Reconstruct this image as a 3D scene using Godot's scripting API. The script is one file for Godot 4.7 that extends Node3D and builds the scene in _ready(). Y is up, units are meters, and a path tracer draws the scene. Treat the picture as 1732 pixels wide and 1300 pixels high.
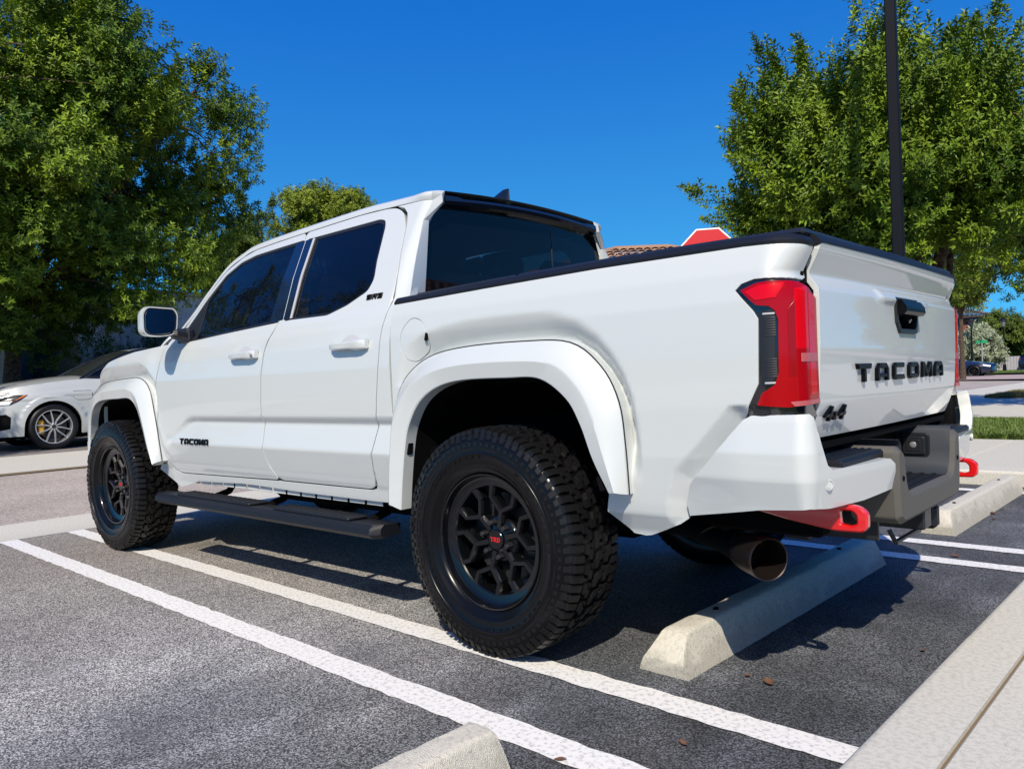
extends Node3D
# A white crew-cab pickup in a parking bay, seen from its rear left corner on a sunny day.

const LOT_TURN := -0.0172
var lot := Basis(Vector3.UP, LOT_TURN)
var M := {}
var used := {}

func _ready() -> void:
	# ---- camera, sky, sun, exposure
	var cam := Camera3D.new()
	cam.name = "camera"
	cam.position = Vector3(-2.9936, 1.005, 2.0039)
	cam.basis = Basis.from_euler(Vector3(-0.0065, -0.8379, -0.038), EULER_ORDER_YXZ)
	cam.fov = 51.83
	cam.near = 0.05
	cam.far = 1500.0
	add_child(cam)
	cam.current = true
	var env := Environment.new()
	env.background_mode = Environment.BG_SKY
	var sm := ProceduralSkyMaterial.new()
	sm.sky_top_color = Color(0.0, 0.354, 0.754)
	sm.sky_horizon_color = Color(0.34, 0.771, 0.996)
	sm.sky_curve = 0.15
	sm.sky_energy_multiplier = 1.0
	sm.ground_bottom_color = Color(0.30, 0.30, 0.29)
	sm.ground_horizon_color = Color(0.45, 0.55, 0.62)
	sm.sun_angle_max = 60.0
	sm.sun_curve = 0.30
	var sky := Sky.new()
	sky.sky_material = sm
	env.sky = sky
	env.tonemap_mode = Environment.TONE_MAPPER_LINEAR
	env.tonemap_exposure = 1.1
	env.sdfgi_enabled = true
	env.ssao_enabled = true
	env.ssil_enabled = true
	var we := WorldEnvironment.new()
	we.name = "environment"
	we.environment = env
	add_child(we)
	var sun := DirectionalLight3D.new()
	sun.name = "sun"
	sun.light_energy = 1.6
	sun.light_color = Color(1.0, 0.955, 0.89)
	sun.light_angular_distance = 0.5
	sun.shadow_enabled = true
	add_child(sun)
	sun.look_at_from_position(Vector3.ZERO, Vector3(0.92, -1.0, -0.58), Vector3.UP)
	make_materials()
	build_setting()
	build_structures()
	build_trees()
	build_truck()
	build_street_things()
	build_cars()
	build_litter()

# ---------------------------------------------------------------- naming
func numbered(called: String) -> String:
	if not used.has(called):
		used[called] = 0
		return called
	used[called] += 1
	return "%s_%03d" % [called, used[called]]

func thing(called: String, label: String, category: String, at := Vector3.ZERO, turn := 0.0, group := "") -> Node3D:
	var o := Node3D.new()
	o.name = numbered(called)
	add_child(o, true)
	o.position = at
	o.rotation.y = turn
	tag(o, label, category, group)
	return o

func tag(o: Node, label: String, category: String, group := "") -> void:
	if label: o.set_meta("label", label)
	if category: o.set_meta("category", category)
	if group: o.set_meta("group", group)

func obj(called: String, mesh: Mesh, mat: Material, parent: Node = self) -> MeshInstance3D:
	var o := MeshInstance3D.new()
	if parent == self:
		o.name = numbered(called)
	else:
		var n := called
		var k := 0
		while parent.has_node(n):
			k += 1
			n = "%s_%03d" % [called, k]
		o.name = n
	o.mesh = mesh
	o.material_override = mat
	parent.add_child(o, true)
	return o

func struct(called: String, mesh: Mesh, mat: Material, label := "") -> MeshInstance3D:
	var o := obj(called, mesh, mat)
	o.set_meta("kind", "structure")
	if label: o.set_meta("label", label)
	return o

# ---------------------------------------------------------------- meshes
class Soup extends RefCounted:
	# triangles listed counter-clockwise seen from outside
	var p := PackedVector3Array()
	var u := PackedVector2Array()
	var c := PackedColorArray()
	var col := Color.WHITE
	var xf := Transform3D.IDENTITY

	func tri(a: Vector3, b: Vector3, d: Vector3) -> void:
		p.append(xf * a); p.append(xf * b); p.append(xf * d)
		c.append(col); c.append(col); c.append(col)

	func quad(a: Vector3, b: Vector3, d: Vector3, e: Vector3) -> void:
		tri(a, b, d)
		tri(a, d, e)

	func box(at: Vector3, size: Vector3, b := Basis.IDENTITY, ch := 0.0) -> void:
		# chamfered box
		var h := size * 0.5
		var k := minf(ch, minf(h.x, minf(h.y, h.z)) * 0.95)
		if k <= 0.0:
			var q := []
			for i in 8:
				q.append(at + b * Vector3(h.x if i & 1 else -h.x, h.y if i & 2 else -h.y, h.z if i & 4 else -h.z))
			for f in [[0, 2, 3, 1], [4, 5, 7, 6], [0, 4, 6, 2], [1, 3, 7, 5], [0, 1, 5, 4], [2, 6, 7, 3]]:
				quad(q[f[0]], q[f[1]], q[f[2]], q[f[3]])
			return
		var ax := [Vector3.RIGHT, Vector3.UP, Vector3.BACK]
		for a in 3:
			var e1: Vector3 = ax[(a + 1) % 3]
			var e2: Vector3 = ax[(a + 2) % 3]
			for s in [-1.0, 1.0]:
				var n: Vector3 = ax[a] * s
				var r1 := h[(a + 1) % 3] - k
				var r2 := h[(a + 2) % 3] - k
				var o: Vector3 = n * h[a]
				var v := [o - e1 * r1 - e2 * r2, o + e1 * r1 - e2 * r2, o + e1 * r1 + e2 * r2, o - e1 * r1 + e2 * r2]
				if s < 0: v.reverse()
				quad(at + b * v[0], at + b * v[1], at + b * v[2], at + b * v[3])
		for a in 3:
			var b1 := (a + 1) % 3
			var b2 := (a + 2) % 3
			var e0: Vector3 = ax[a]
			var e1: Vector3 = ax[b1]
			var e2: Vector3 = ax[b2]
			for s1 in [-1.0, 1.0]:
				for s2 in [-1.0, 1.0]:
					var l := h[a] - k
					var q1: Vector3 = e1 * (s1 * h[b1]) + e2 * (s2 * (h[b2] - k))
					var q2: Vector3 = e1 * (s1 * (h[b1] - k)) + e2 * (s2 * h[b2])
					var v := [q1 - e0 * l, q1 + e0 * l, q2 + e0 * l, q2 - e0 * l]
					if s1 * s2 > 0: v.reverse()
					quad(at + b * v[0], at + b * v[1], at + b * v[2], at + b * v[3])
		for i in 8:
			var s := Vector3(1 if i & 1 else -1, 1 if i & 2 else -1, 1 if i & 4 else -1)
			var x := Vector3(h.x, h.y - k, h.z - k) * s
			var y := Vector3(h.x - k, h.y, h.z - k) * s
			var z := Vector3(h.x - k, h.y - k, h.z) * s
			if s.x * s.y * s.z > 0:
				tri(at + b * x, at + b * y, at + b * z)
			else:
				tri(at + b * x, at + b * z, at + b * y)

	func tube(path: Array, radii: Array, sides := 8, caps := true) -> void:
		var prev := []
		var up := Vector3.UP
		for i in path.size():
			var d: Vector3 = (path[mini(i + 1, path.size() - 1)] - path[maxi(i - 1, 0)]).normalized()
			if absf(d.dot(up)) > 0.95: up = Vector3.RIGHT if absf(d.x) < 0.9 else Vector3.BACK
			var e := d.cross(up).normalized()
			var f := e.cross(d).normalized()
			up = f
			var ring := []
			for k in sides:
				var a := TAU * k / sides
				ring.append(path[i] + (e * cos(a) + f * sin(a)) * float(radii[i]))
			if prev:
				for k in sides:
					var k2 := (k + 1) % sides
					quad(prev[k], ring[k], ring[k2], prev[k2])
					
			if caps and (i == 0 or i == path.size() - 1):
				for k in sides - 2:
					if i == 0: tri(ring[0], ring[k + 2], ring[k + 1])
					else: tri(ring[0], ring[k + 1], ring[k + 2])
			prev = ring

	func lathe(prof: Array, seg := 32, from := 0.0, to := TAU) -> void:
		# profile points (r, h): turns about the local x axis; h runs along x
		for k in seg:
			var a := from + (to - from) * k / seg
			var b := from + (to - from) * (k + 1) / seg
			for i in prof.size() - 1:
				var v: Vector2 = prof[i]
				var w: Vector2 = prof[i + 1]
				var A := Vector3(v.y, v.x * sin(a), v.x * cos(a))
				var B := Vector3(v.y, v.x * sin(b), v.x * cos(b))
				var C := Vector3(w.y, w.x * sin(b), w.x * cos(b))
				var D := Vector3(w.y, w.x * sin(a), w.x * cos(a))
				if v.x < 1e-6: tri(A, C, D)
				elif w.x < 1e-6: tri(A, B, C)
				else: quad(A, B, C, D)

	static func inset(poly: PackedVector2Array, k: float) -> PackedVector2Array:
		# poly counter-clockwise; moves every corner inwards along its mitre
		var out := PackedVector2Array()
		var n := poly.size()
		for i in n:
			var a := (poly[i] - poly[(i + n - 1) % n]).normalized()
			var b := (poly[(i + 1) % n] - poly[i]).normalized()
			var na := Vector2(-a.y, a.x)
			var nb := Vector2(-b.y, b.x)
			var m := na + nb
			var l := maxf(m.dot(na), 0.35)
			out.append(poly[i] + m / l * k)
		return out

	static func ccw(poly: PackedVector2Array) -> PackedVector2Array:
		if Geometry2D.is_polygon_clockwise(poly):
			var q := poly.duplicate()
			q.reverse()
			return q
		return poly

	func prism(poly_in: PackedVector2Array, z0: float, z1: float, ch := 0.0, back := true) -> void:
		# outline in local xy, from z0 up to z1, front edge chamfered
		var poly := Soup.ccw2(poly_in)
		var top := Soup.inset(poly, ch) if ch > 0 else poly
		var zb := z1 - ch
		var n := poly.size()
		for i in n:
			var j := (i + 1) % n
			quad(Vector3(poly[i].x, poly[i].y, z0), Vector3(poly[j].x, poly[j].y, z0), Vector3(poly[j].x, poly[j].y, zb), Vector3(poly[i].x, poly[i].y, zb))
			if ch > 0:
				quad(Vector3(poly[i].x, poly[i].y, zb), Vector3(poly[j].x, poly[j].y, zb), Vector3(top[j].x, top[j].y, z1), Vector3(top[i].x, top[i].y, z1))
		var t := Geometry2D.triangulate_polygon(top)
		for i in range(0, t.size(), 3):
			up_tri(top[t[i]], top[t[i + 1]], top[t[i + 2]], z1, 1.0)
		if back:
			t = Geometry2D.triangulate_polygon(poly)
			for i in range(0, t.size(), 3):
				up_tri(poly[t[i]], poly[t[i + 1]], poly[t[i + 2]], z0, -1.0)

	func up_tri(a: Vector2, b: Vector2, d: Vector2, z: float, s: float) -> void:
		if (b - a).cross(d - a) * s > 0: tri(Vector3(a.x, a.y, z), Vector3(b.x, b.y, z), Vector3(d.x, d.y, z))
		else: tri(Vector3(a.x, a.y, z), Vector3(d.x, d.y, z), Vector3(b.x, b.y, z))

	static func ccw2(poly: PackedVector2Array) -> PackedVector2Array:
		var area := 0.0
		for i in poly.size(): area += poly[i].cross(poly[(i + 1) % poly.size()])
		if area < 0:
			var q := poly.duplicate()
			q.reverse()
			return q
		return poly

	func loft(rows: Array, closed := false) -> void:
		# rows of points; outside is on the left hand of going from row to row
		for i in rows.size() - 1:
			var a: Array = rows[i]
			var b: Array = rows[i + 1]
			var n := a.size()
			for k in (n if closed else n - 1):
				var l := (k + 1) % n
				quad(a[k], b[k], b[l], a[l])

	func done(crease := 35.0, mirror := false) -> ArrayMesh:
		var n := p.size()
		if n == 0: return ArrayMesh.new()
		var v := p
		if mirror:
			v = PackedVector3Array()
			v.resize(n)
			for i in range(0, n, 3):
				v[i] = p[i] * Vector3(-1, 1, 1); v[i + 1] = p[i + 2] * Vector3(-1, 1, 1); v[i + 2] = p[i + 1] * Vector3(-1, 1, 1)
		var fn := PackedVector3Array()
		fn.resize(n / 3)
		var at := {}
		for t in n / 3:
			fn[t] = (v[t * 3 + 1] - v[t * 3]).cross(v[t * 3 + 2] - v[t * 3])
			for k in 3:
				var key := Vector3i((v[t * 3 + k] * 5000.0).round())
				if at.has(key): at[key].append(t)
				else: at[key] = PackedInt32Array([t])
		var lim := cos(deg_to_rad(crease))
		var nn := PackedVector3Array()
		nn.resize(n)
		for t in n / 3:
			var f := fn[t].normalized()
			for k in 3:
				var key := Vector3i((v[t * 3 + k] * 5000.0).round())
				var s := Vector3.ZERO
				for o in at[key]:
					var g: Vector3 = fn[o]
					if g.normalized().dot(f) >= lim: s += g
				nn[t * 3 + k] = s.normalized() if s.length() > 1e-14 else f
		var idx := PackedInt32Array()
		idx.resize(n)
		for t in n / 3:
			idx[t * 3] = t * 3; idx[t * 3 + 1] = t * 3 + 2; idx[t * 3 + 2] = t * 3 + 1
		var arr := []
		arr.resize(Mesh.ARRAY_MAX)
		arr[Mesh.ARRAY_VERTEX] = v
		arr[Mesh.ARRAY_NORMAL] = nn
		arr[Mesh.ARRAY_COLOR] = c
		arr[Mesh.ARRAY_INDEX] = idx
		if u.size() == n: arr[Mesh.ARRAY_TEX_UV] = u
		var m := ArrayMesh.new()
		m.add_surface_from_arrays(Mesh.PRIMITIVE_TRIANGLES, arr)
		return m

func V2(a: Array) -> PackedVector2Array:
	var o := PackedVector2Array()
	for i in range(0, a.size(), 2): o.append(Vector2(a[i], a[i + 1]))
	return o

func tab(t: Array, x: float) -> float:
	# straight lines through pairs (x, value)
	if x <= t[0]: return t[1]
	var n := t.size()
	for i in range(2, n, 2):
		if x < t[i]:
			return t[i - 1] + (t[i + 1] - t[i - 1]) * (x - t[i - 2]) / (t[i] - t[i - 2])
	return t[n - 1]

func smooth_path(pts: PackedVector2Array, per := 6, closed := false) -> PackedVector2Array:
	# Catmull-Rom through the points
	var out := PackedVector2Array()
	var n := pts.size()
	for i in (n if closed else n - 1):
		var a := pts[(i - 1 + n) % n] if closed or i > 0 else pts[0] * 2 - pts[1]
		var b := pts[i]
		var d := pts[(i + 1) % n]
		var e := pts[(i + 2) % n] if closed or i + 2 < n else d * 2 - b
		for k in per:
			out.append(b.cubic_interpolate(d, a, e, float(k) / per))
	if not closed: out.append(pts[n - 1])
	return out

func rounded(poly: PackedVector2Array, r: float, seg := 4) -> PackedVector2Array:
	# corners cut by arcs
	var out := PackedVector2Array()
	var n := poly.size()
	for i in n:
		var a := poly[(i + n - 1) % n]
		var b := poly[i]
		var d := poly[(i + 1) % n]
		var k := minf(r, minf(a.distance_to(b), b.distance_to(d)) * 0.45)
		var p := b + (a - b).normalized() * k
		var q := b + (d - b).normalized() * k
		for j in seg + 1:
			var t := float(j) / seg
			out.append(p.lerp(b, t).lerp(b.lerp(q, t), t))
	return out

class Cut extends RefCounted:
	var P := PackedVector3Array()
	var N := PackedVector3Array()
	var I := PackedInt32Array()
	var f: Callable
	var sgn := 1.0
	var grid := {}

	func add(u: float, v: float) -> int:
		var e := 0.004
		var a: Vector3 = f.call(u + e, v) - f.call(u - e, v)
		var b: Vector3 = f.call(u, v + e) - f.call(u, v - e)
		P.append(f.call(u, v))
		N.append(a.cross(b).normalized() * sgn)
		return P.size() - 1

	func face(a: int, b: int, d: int) -> void:
		var g := (P[b] - P[a]).cross(P[d] - P[a])
		if g.length_squared() < 1e-18: return
		if g.dot(N[a] + N[b] + N[d]) > 0:
			I.append(a); I.append(d); I.append(b)
		else:
			I.append(a); I.append(b); I.append(d)

# a panel cut out of the curved surface f(u, v), with an edge that turns in
func panel(poly_in: PackedVector2Array, holes: Array, f: Callable, du: float, dv: float, deep := 0.014, flip := false) -> ArrayMesh:
	var poly := Soup.ccw2(poly_in)
	var cut := Cut.new()
	cut.f = f
	cut.sgn = -1.0 if flip else 1.0
	var marked := {}
	var loops := [poly]
	for h in holes: loops.append(Soup.ccw2(h))
	for lp: PackedVector2Array in loops:
		for i in lp.size():
			var a := lp[i]
			var b := lp[(i + 1) % lp.size()]
			var n := int(ceil(maxf(absf(a.x - b.x) / du, absf(a.y - b.y) / dv) * 6.0)) + 1
			for k in n + 1:
				var q := a.lerp(b, float(k) / n)
				marked[Vector2i(int(floor(q.x / du)), int(floor(q.y / dv)))] = true
	var lo := poly[0]
	var hi := poly[0]
	for q in poly:
		lo = lo.min(q); hi = hi.max(q)
	for cu in range(int(floor(lo.x / du)), int(floor(hi.x / du)) + 1):
		for cv in range(int(floor(lo.y / dv)), int(floor(hi.y / dv)) + 1):
			if marked.has(Vector2i(cu, cv)):
				var cell := PackedVector2Array([Vector2(cu * du, cv * dv), Vector2((cu + 1) * du, cv * dv), Vector2((cu + 1) * du, (cv + 1) * dv), Vector2(cu * du, (cv + 1) * dv)])
				var got: Array = Geometry2D.intersect_polygons(cell, poly)
				for k in range(1, loops.size()):
					var nxt := []
					for g in got:
						for r in Geometry2D.clip_polygons(g, loops[k]): nxt.append(r)
					got = nxt
				for g: PackedVector2Array in got:
					if g.size() < 3: continue
					var t := Geometry2D.triangulate_polygon(g)
					var ids := []
					for q in g: ids.append(cut.add(q.x, q.y))
					if t.is_empty():
						for i in range(1, g.size() - 1): cut.face(ids[0], ids[i], ids[i + 1])
					for i in range(0, t.size(), 3): cut.face(ids[t[i]], ids[t[i + 1]], ids[t[i + 2]])
			else:
				var mid := Vector2((cu + 0.5) * du, (cv + 0.5) * dv)
				if not Geometry2D.is_point_in_polygon(mid, poly): continue
				var out := false
				for k in range(1, loops.size()):
					if Geometry2D.is_point_in_polygon(mid, loops[k]): out = true
				if out: continue
				var q := []
				for o in [Vector2i(0, 0), Vector2i(1, 0), Vector2i(1, 1), Vector2i(0, 1)]:
					var key: Vector2i = Vector2i(cu, cv) + o
					if not cut.grid.has(key): cut.grid[key] = cut.add(key.x * du, key.y * dv)
					q.append(cut.grid[key])
				cut.face(q[0], q[1], q[2])
				cut.face(q[0], q[2], q[3])
	for li in loops.size():
		var lp: PackedVector2Array = loops[li]
		var outw := 1.0 if li == 0 else -1.0
		for i in lp.size():
			var a := lp[i]
			var b := lp[(i + 1) % lp.size()]
			if a.distance_to(b) < 1e-5: continue
			var n := maxi(int(ceil(maxf(absf(a.x - b.x) / (du * 2), absf(a.y - b.y) / (dv * 2)))), 1)
			var dir := (b - a).normalized()
			var side := Vector2(dir.y, -dir.x) * outw
			var prev := []
			for k in n + 1:
				var q := a.lerp(b, float(k) / n)
				var s := cut.add(q.x, q.y)
				var p0 := cut.P[s]
				var nn := cut.N[s]
				var o: Vector3 = (f.call(q.x + side.x * 0.002, q.y + side.y * 0.002) - p0).normalized()
				var chain := [s]
				cut.P.append(p0 + o * 0.0012 - nn * 0.0012); cut.N.append((o + nn).normalized()); chain.append(cut.P.size() - 1)
				cut.P.append(p0 + o * 0.0012 - nn * 0.0012); cut.N.append(o); chain.append(cut.P.size() - 1)
				cut.P.append(p0 + o * 0.0012 - nn * deep); cut.N.append(o); chain.append(cut.P.size() - 1)
				if prev:
					for m in [0, 2]:
						cut.face(prev[m], chain[m], chain[m + 1])
						cut.face(prev[m], chain[m + 1], prev[m + 1])
				prev = chain
	var arr := []
	arr.resize(Mesh.ARRAY_MAX)
	arr[Mesh.ARRAY_VERTEX] = cut.P
	arr[Mesh.ARRAY_NORMAL] = cut.N
	arr[Mesh.ARRAY_INDEX] = cut.I
	var mesh := ArrayMesh.new()
	mesh.add_surface_from_arrays(Mesh.PRIMITIVE_TRIANGLES, arr)
	return mesh

func mirrored(m: ArrayMesh) -> ArrayMesh:
	if m.get_surface_count() == 0: return m
	var arr := m.surface_get_arrays(0)
	var v: PackedVector3Array = arr[Mesh.ARRAY_VERTEX]
	var n: PackedVector3Array = arr[Mesh.ARRAY_NORMAL]
	var i: PackedInt32Array = arr[Mesh.ARRAY_INDEX]
	for k in v.size():
		v[k].x = -v[k].x
		n[k].x = -n[k].x
	for k in range(0, i.size(), 3):
		var t := i[k + 1]
		i[k + 1] = i[k + 2]
		i[k + 2] = t
	arr[Mesh.ARRAY_VERTEX] = v
	arr[Mesh.ARRAY_NORMAL] = n
	arr[Mesh.ARRAY_INDEX] = i
	var o := ArrayMesh.new()
	o.add_surface_from_arrays(Mesh.PRIMITIVE_TRIANGLES, arr)
	return o

# both sides of the truck from one left-hand mesh
func pair(called: String, m: ArrayMesh, mat: Material, parent: Node) -> MeshInstance3D:
	if m.get_surface_count() == 0: return null
	var o := obj(called, m, mat, parent)
	obj(called, mirrored(m), mat, parent)
	return o

func words(text: String, height: float, depth: float, bold := true, font_name := "Droid Sans") -> TextMesh:
	var t := TextMesh.new()
	var f := SystemFont.new()
	f.font_names = PackedStringArray([font_name])
	f.font_weight = 700 if bold else 400
	t.font = f
	t.font_size = 64
	t.pixel_size = height / 46.0
	t.depth = depth
	t.text = text
	return t

# ---------------------------------------------------------------- materials
func mat(called: String, c: Color, rough := 0.6, metal := 0.0) -> StandardMaterial3D:
	# c holds real-world (linear) base colours
	var m := StandardMaterial3D.new()
	m.resource_name = called
	m.albedo_color = c.linear_to_srgb()
	m.roughness = rough
	m.metallic = metal
	M[called] = m
	return m

func noise_tex(freq: float, seed_: int, size := 512, type := FastNoiseLite.TYPE_SIMPLEX_SMOOTH, octaves := 4, ramp: Array = [], as_normal := false, bump := 4.0, cells := false) -> NoiseTexture2D:
	var n := FastNoiseLite.new()
	if cells: n.cellular_return_type = FastNoiseLite.RETURN_CELL_VALUE
	n.noise_type = type
	n.seed = seed_
	n.frequency = freq
	n.fractal_octaves = octaves
	if octaves <= 1: n.fractal_type = FastNoiseLite.FRACTAL_NONE
	var t := NoiseTexture2D.new()
	t.width = size
	t.height = size
	t.seamless = true
	t.noise = n
	if as_normal:
		t.as_normal_map = true
		t.bump_strength = bump
	elif ramp:
		var g := Gradient.new()
		var off := PackedFloat32Array()
		var cs := PackedColorArray()
		for i in range(0, ramp.size(), 2):
			off.append(ramp[i])
			var k = ramp[i + 1]
			cs.append(k if k is Color else Color(k, k, k))
		g.offsets = off
		g.colors = cs
		t.color_ramp = g
	return t

func triplanar(m: StandardMaterial3D, scale: float, world := true) -> void:
	m.uv1_triplanar = true
	m.uv1_world_triplanar = world
	m.uv1_scale = Vector3.ONE * scale
	m.uv1_triplanar_sharpness = 4.0

func make_materials() -> void:
	# truck
	var m := mat("white_paint", Color(0.52, 0.555, 0.55), 0.40)
	m.clearcoat_enabled = true
	m.clearcoat = 1.0
	m.clearcoat_roughness = 0.03
	m = mat("black_gloss", Color(0.006, 0.007, 0.009), 0.12)
	m.clearcoat_enabled = true
	m.clearcoat = 1.0
	m.clearcoat_roughness = 0.04
	m = mat("black_plastic", Color(0.006, 0.0075, 0.011), 0.5)
	m.metallic_specular = 0.4
	m.heightmap_enabled = true
	m.heightmap_texture = noise_tex(0.12, 3, 256, FastNoiseLite.TYPE_SIMPLEX, 2)
	m.heightmap_scale = 0.05
	triplanar(m, 8.0, false)
	mat("letter_black", Color(0.003, 0.003, 0.004), 0.3)
	M.letter_black.metallic_specular = 0.25
	mat("lens_grey", Color(0.16, 0.17, 0.18), 0.2)
	mat("satin_black", Color(0.012, 0.013, 0.016), 0.38)
	mat("underbody", Color(0.0035, 0.0035, 0.004), 0.85)
	M.underbody.metallic_specular = 0.2
	m = mat("bumper_grey", Color(0.078, 0.074, 0.065), 0.6)
	m.heightmap_enabled = true
	m.heightmap_texture = M.black_plastic.heightmap_texture
	m.heightmap_scale = 0.04
	triplanar(m, 9.0, false)
	mat("cheek_grey", Color(0.026, 0.032, 0.042), 0.55)
	m = mat("rubber", Color(0.006, 0.006, 0.0065), 0.42)
	m.metallic_specular = 0.4
	mat("tyre_side", Color(0.0035, 0.0035, 0.004), 0.26)
	M.tyre_side.metallic_specular = 0.35
	m = mat("wheel_black", Color(0.003, 0.0035, 0.0045), 0.22)
	m.metallic_specular = 0.35
	m.clearcoat_enabled = true
	m.clearcoat = 0.5
	m.clearcoat_roughness = 0.06
	mat("steel", Color(0.45, 0.45, 0.46), 0.35, 1.0)
	mat("dark_steel", Color(0.02, 0.02, 0.021), 0.5, 0.2)
	mat("red_gloss", Color(0.55, 0.006, 0.008), 0.25)
	M.red_gloss.clearcoat_enabled = true
	M.red_gloss.clearcoat = 1.0
	M.red_gloss.clearcoat_roughness = 0.05
	mat("red_print", Color(0.55, 0.01, 0.012), 0.5)
	m = mat("lamp_red", Color(0.30, 0.0008, 0.004), 0.14)
	m.metallic_specular = 0.3
	m.clearcoat_enabled = true
	m.clearcoat = 0.35
	m.clearcoat_roughness = 0.02
	m = mat("lamp_deep_red", Color(0.24, 0.0008, 0.003), 0.16)
	m.metallic_specular = 0.3
	m.clearcoat_enabled = true
	m.clearcoat = 0.35
	m.clearcoat_roughness = 0.02
	m = mat("lamp_bright_red", Color(0.55, 0.001, 0.008), 0.14)
	m.metallic_specular = 0.3
	m.clearcoat_enabled = true
	m.clearcoat = 0.4
	m.clearcoat_roughness = 0.02
	m = mat("lamp_clear", Color(0.42, 0.10, 0.11), 0.2)
	m = mat("tinted_glass", Color(0.002, 0.003, 0.006), 0.02)
	m.transparency = BaseMaterial3D.TRANSPARENCY_ALPHA
	m.albedo_color.a = 0.84
	m.metallic_specular = 0.4
	m = mat("clear_glass", Color(0.05, 0.06, 0.06), 0.02)
	m.transparency = BaseMaterial3D.TRANSPARENCY_ALPHA
	m.albedo_color.a = 0.45
	mat("mirror_glass", Color(0.35, 0.4, 0.45), 0.03, 1.0)
	mat("cloth_dark", Color(0.02, 0.02, 0.022), 0.9)
	mat("exhaust_tip", Color(0.075, 0.058, 0.052), 0.36, 0.9)
	mat("light_grey", Color(0.42, 0.43, 0.45), 0.4)
	# ground
	m = mat("asphalt", Color(1, 1, 1), 0.86)
	m.vertex_color_use_as_albedo = true
	m.albedo_texture = noise_tex(0.19, 11, 1024, FastNoiseLite.TYPE_CELLULAR, 1, [0.0, 0.30, 0.25, 0.46, 0.6, 0.72, 0.9, 0.95, 1.0, 1.0], false, 0, true)
	m.uv1_scale = Vector3(1.2, 1.2, 1)
	m.normal_enabled = true
	m.normal_texture = noise_tex(0.19, 11, 1024, FastNoiseLite.TYPE_CELLULAR, 1, [], true, 3.0)
	m.normal_scale = 1.0
	m = mat("road_asphalt", Color(1, 1, 1), 0.9)
	m.vertex_color_use_as_albedo = true
	m.albedo_texture = noise_tex(0.2, 21, 512, FastNoiseLite.TYPE_CELLULAR, 1, [0.0, 0.7, 0.5, 0.85, 1.0, 1.0], false, 0, true)
	m.uv1_scale = Vector3(0.8, 0.8, 1)
	m = mat("concrete", Color(0.555, 0.54, 0.465), 0.85)
	m.albedo_texture = noise_tex(0.035, 31, 1024, FastNoiseLite.TYPE_SIMPLEX_SMOOTH, 6, [0.0, 0.87, 0.4, 0.95, 0.6, 0.99, 1.0, 1.0])
	m.normal_enabled = true
	m.normal_texture = noise_tex(0.4, 32, 512, FastNoiseLite.TYPE_SIMPLEX, 2, [], true, 1.1)
	triplanar(m, 1.3)
	m = mat("stop_concrete", Color(0.56, 0.54, 0.455), 0.9)
	m.vertex_color_use_as_albedo = true
	m.albedo_texture = noise_tex(0.06, 35, 512, FastNoiseLite.TYPE_SIMPLEX_SMOOTH, 5, [0.0, 0.82, 0.3, 0.93, 0.5, 0.98, 1.0, 1.0])
	m.normal_enabled = true
	m.normal_texture = noise_tex(0.22, 36, 512, FastNoiseLite.TYPE_SIMPLEX, 3, [], true, 2.2)
	triplanar(m, 1.7)
	m = mat("paint_line", Color(0.74, 0.74, 0.71), 0.75)
	m.albedo_texture = noise_tex(0.03, 41, 1024, FastNoiseLite.TYPE_SIMPLEX, 7, [0.0, 0.74, 0.25, 0.90, 0.42, 0.98, 1.0, 1.0])
	m.normal_enabled = true
	m.normal_texture = noise_tex(0.19, 11, 1024, FastNoiseLite.TYPE_CELLULAR, 1, [], true, 3.0)
	m.normal_scale = 0.35
	m.uv1_scale = Vector3(1.2, 1.2, 1)
	mat("soil", Color(0.16, 0.115, 0.06), 0.95)
	m = mat("earth_grass", Color(0.10, 0.15, 0.035), 0.95)
	m.albedo_texture = noise_tex(0.02, 51, 512, FastNoiseLite.TYPE_SIMPLEX, 6, [0.0, 0.5, 0.5, 0.8, 1.0, 1.0])
	triplanar(m, 0.25)
	m = mat("grass_blade", Color(1, 1, 1), 0.6)
	m.vertex_color_use_as_albedo = true
	m.backlight_enabled = true
	m.backlight = Color(0.35, 0.4, 0.15)
	# plants
	for a in [["leaf", Color(0.20, 0.25, 0.05)], ["leaf_silver", Color(0.3, 0.32, 0.22)]]:
		m = mat(a[0], Color(1, 1, 1), 0.5)
		m.metallic_specular = 0.35
		m.vertex_color_use_as_albedo = true
		m.backlight_enabled = true
		m.backlight = a[1]
	m = mat("bark", Color(0.16, 0.105, 0.07), 0.9)
	m.albedo_texture = noise_tex(0.03, 61, 256, FastNoiseLite.TYPE_SIMPLEX, 4, [0.0, 0.35, 0.5, 0.75, 1.0, 1.0])
	m.normal_enabled = true
	m.normal_texture = noise_tex(0.06, 62, 256, FastNoiseLite.TYPE_SIMPLEX, 4, [], true, 8.0)
	triplanar(m, 1.2)
	m = mat("dry_leaf", Color(0.13, 0.06, 0.03), 0.8)
	# street and buildings
	mat("pole_paint", Color(0.004, 0.005, 0.008), 0.5)
	M.pole_paint.metallic_specular = 0.3
	mat("sign_red", Color(0.50, 0.012, 0.014), 0.4)
	mat("sign_white", Color(0.78, 0.78, 0.76), 0.4)
	mat("sign_green", Color(0.01, 0.25, 0.10), 0.4)
	mat("galvanised", Color(0.45, 0.46, 0.45), 0.5, 0.7)
	m = mat("stucco_white", Color(0.72, 0.71, 0.68), 0.9)
	m.albedo_texture = noise_tex(0.01, 71, 256, FastNoiseLite.TYPE_SIMPLEX, 5, [0.0, 0.86, 1.0, 1.0])
	m.normal_enabled = true
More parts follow.
